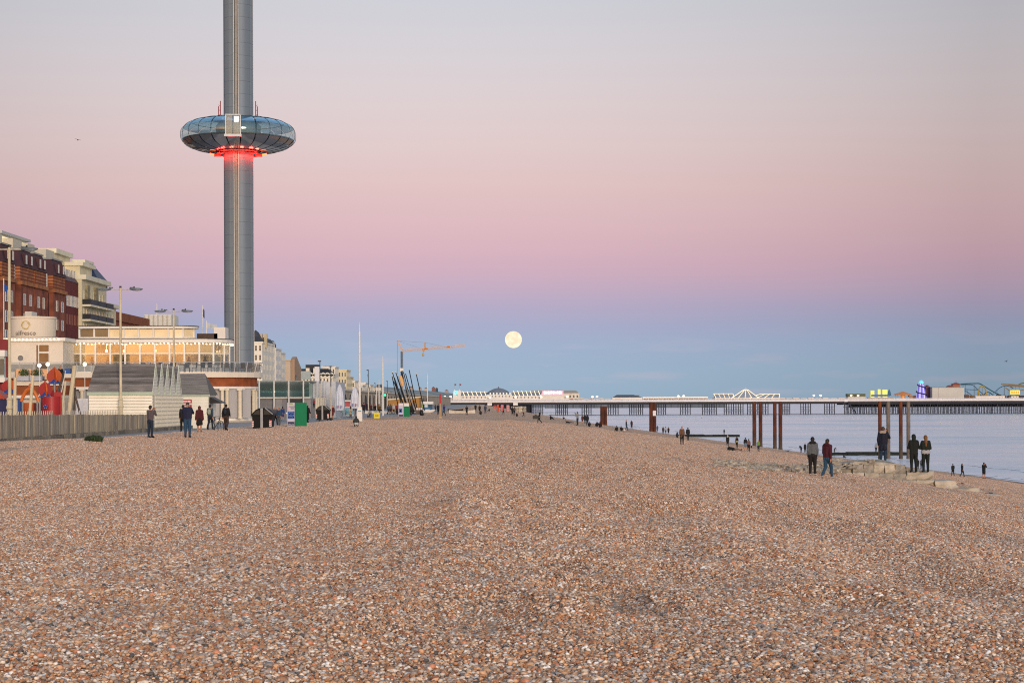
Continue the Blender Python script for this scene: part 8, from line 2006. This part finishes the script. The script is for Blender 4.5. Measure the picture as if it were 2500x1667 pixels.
while y < 170:
    near = y < 44; st = .25 if near else .5
    hw = min(.30 * y + 4.0, 48)
    x0 = max(-hw, float(np.interp(y, EDGE_D, EDGE_X)) + .45)
    xx = np.arange(x0, hw, st) + rnd.uniform(-.1, .1)
    ax_.append(xx); ay_.append(np.full(len(xx), y)); ids.append(rg.integers(0, NV, len(xx)) + (0 if near else NV))
    y += st
ax_, ay_, ids = np.concatenate(ax_), np.concatenate(ay_), np.concatenate(ids)
e = .14
az_ = ground(ax_, ay_); dx = (ground(ax_ + e, ay_) - ground(ax_ - e, ay_)) / (2 * e); dy = (ground(ax_, ay_ + e) - ground(ax_, ay_ - e)) / (2 * e)
kp = az_ > SEA + .4
ax_, ay_, az_, ids, dx, dy = ax_[kp], ay_[kp], az_[kp], ids[kp], dx[kp], dy[kp]
# tilt to the slope (small angles) after a quarter turn
tz = rg.integers(0, 4, len(ax_)) * (math.pi / 2)
ct, st_ = np.cos(tz), np.sin(tz)
rots = []
for i in range(len(ax_)):
    nx_, ny_ = math.atan(dy[i]), -math.atan(dx[i])
    rots.append((Matrix.Rotation(ny_, 3, 'Y') @ Matrix.Rotation(nx_, 3, 'X') @ Matrix.Rotation(tz[i], 3, 'Z')).to_euler()[:])
pts = np.stack([ax_, ay_, az_], 1).tolist()
print('shingle tiles placed', len(pts))
me = bpy.data.meshes.new('shingle_pebbles'); me.from_pydata(pts, [], [])
a = me.attributes.new('rot', 'FLOAT_VECTOR', 'POINT'); a.data.foreach_set('vector', np.array(rots, np.float32).ravel())
gr_ = 1.0 + .55 * vnoise(ax_ * .35 + 20, ay_ * .12) + .35 * vnoise(ax_ * 1.1, ay_ * .4 + 50)          # stones sorted by size in bands
a = me.attributes.new('grade', 'FLOAT_VECTOR', 'POINT'); a.data.foreach_set('vector', np.repeat(np.clip(gr_, .92, 1.3)[:, None], 3, 1).astype(np.float32).ravel())
a = me.attributes.new('pick', 'INT', 'POINT'); a.data.foreach_set('value', np.array(ids, np.int32))
so = bpy.data.objects.new('shingle_pebbles', me); COL.objects.link(so)
so['kind'] = 'stuff'; so['label'] = 'loose brown, tan and grey beach pebbles covering the shingle'
ng = bpy.data.node_groups.new('scatter', 'GeometryNodeTree')
ng.interface.new_socket('Geometry', in_out='INPUT', socket_type='NodeSocketGeometry'); ng.interface.new_socket('Geometry', in_out='OUTPUT', socket_type='NodeSocketGeometry')
gi = ng.nodes.new('NodeGroupInput'); go = ng.nodes.new('NodeGroupOutput')
ci = ng.nodes.new('GeometryNodeCollectionInfo'); ci.inputs['Collection'].default_value = tiles; ci.inputs['Separate Children'].default_value = True; ci.inputs['Reset Children'].default_value = True
ip = ng.nodes.new('GeometryNodeInstanceOnPoints'); ip.inputs['Pick Instance'].default_value = True
na = ng.nodes.new('GeometryNodeInputNamedAttribute'); na.data_type = 'FLOAT_VECTOR'; na.inputs['Name'].default_value = 'rot'
nb = ng.nodes.new('GeometryNodeInputNamedAttribute'); nb.data_type = 'INT'; nb.inputs['Name'].default_value = 'pick'
er = ng.nodes.new('FunctionNodeEulerToRotation')
ng.links.new(gi.outputs[0], ip.inputs['Points']); ng.links.new(ci.outputs[0], ip.inputs['Instance'])
ng.links.new([o_ for o_ in na.outputs if o_.enabled and o_.name == 'Attribute'][0], er.inputs[0]); ng.links.new(er.outputs[0], ip.inputs['Rotation'])
ng.links.new([o_ for o_ in nb.outputs if o_.enabled and o_.name == 'Attribute'][0], ip.inputs['Instance Index'])
nsc = ng.nodes.new('GeometryNodeInputNamedAttribute'); nsc.data_type = 'FLOAT_VECTOR'; nsc.inputs['Name'].default_value = 'grade'
ng.links.new([o_ for o_ in nsc.outputs if o_.enabled and o_.name == 'Attribute'][0], ip.inputs['Scale'])
ng.links.new(ip.outputs[0], go.inputs[0])
md = so.modifiers.new('scatter', 'NODES'); md.node_group = ng
# the 300 nearest, largest stones are pieces of their own
vars_ = []
for k in range(12):
    v, f, c = stones(np.zeros((1, 3)), np.array([1.0]), 900 + k)
    vars_.append(stone_mesh('pebble', v, f, c))
for k in range(300):
    dd = 10.6 + 5.5 * rnd.random() ** 1.5
    x = rnd.uniform(-.29, .29) * dd
    s = rnd.uniform(.017, .03)
    o = inst('pebble', vars_[k % 12], beach, (x, dd, gz(x, dd) + s * .35), rnd.uniform(0, 6.28), scale=(s, s, s))
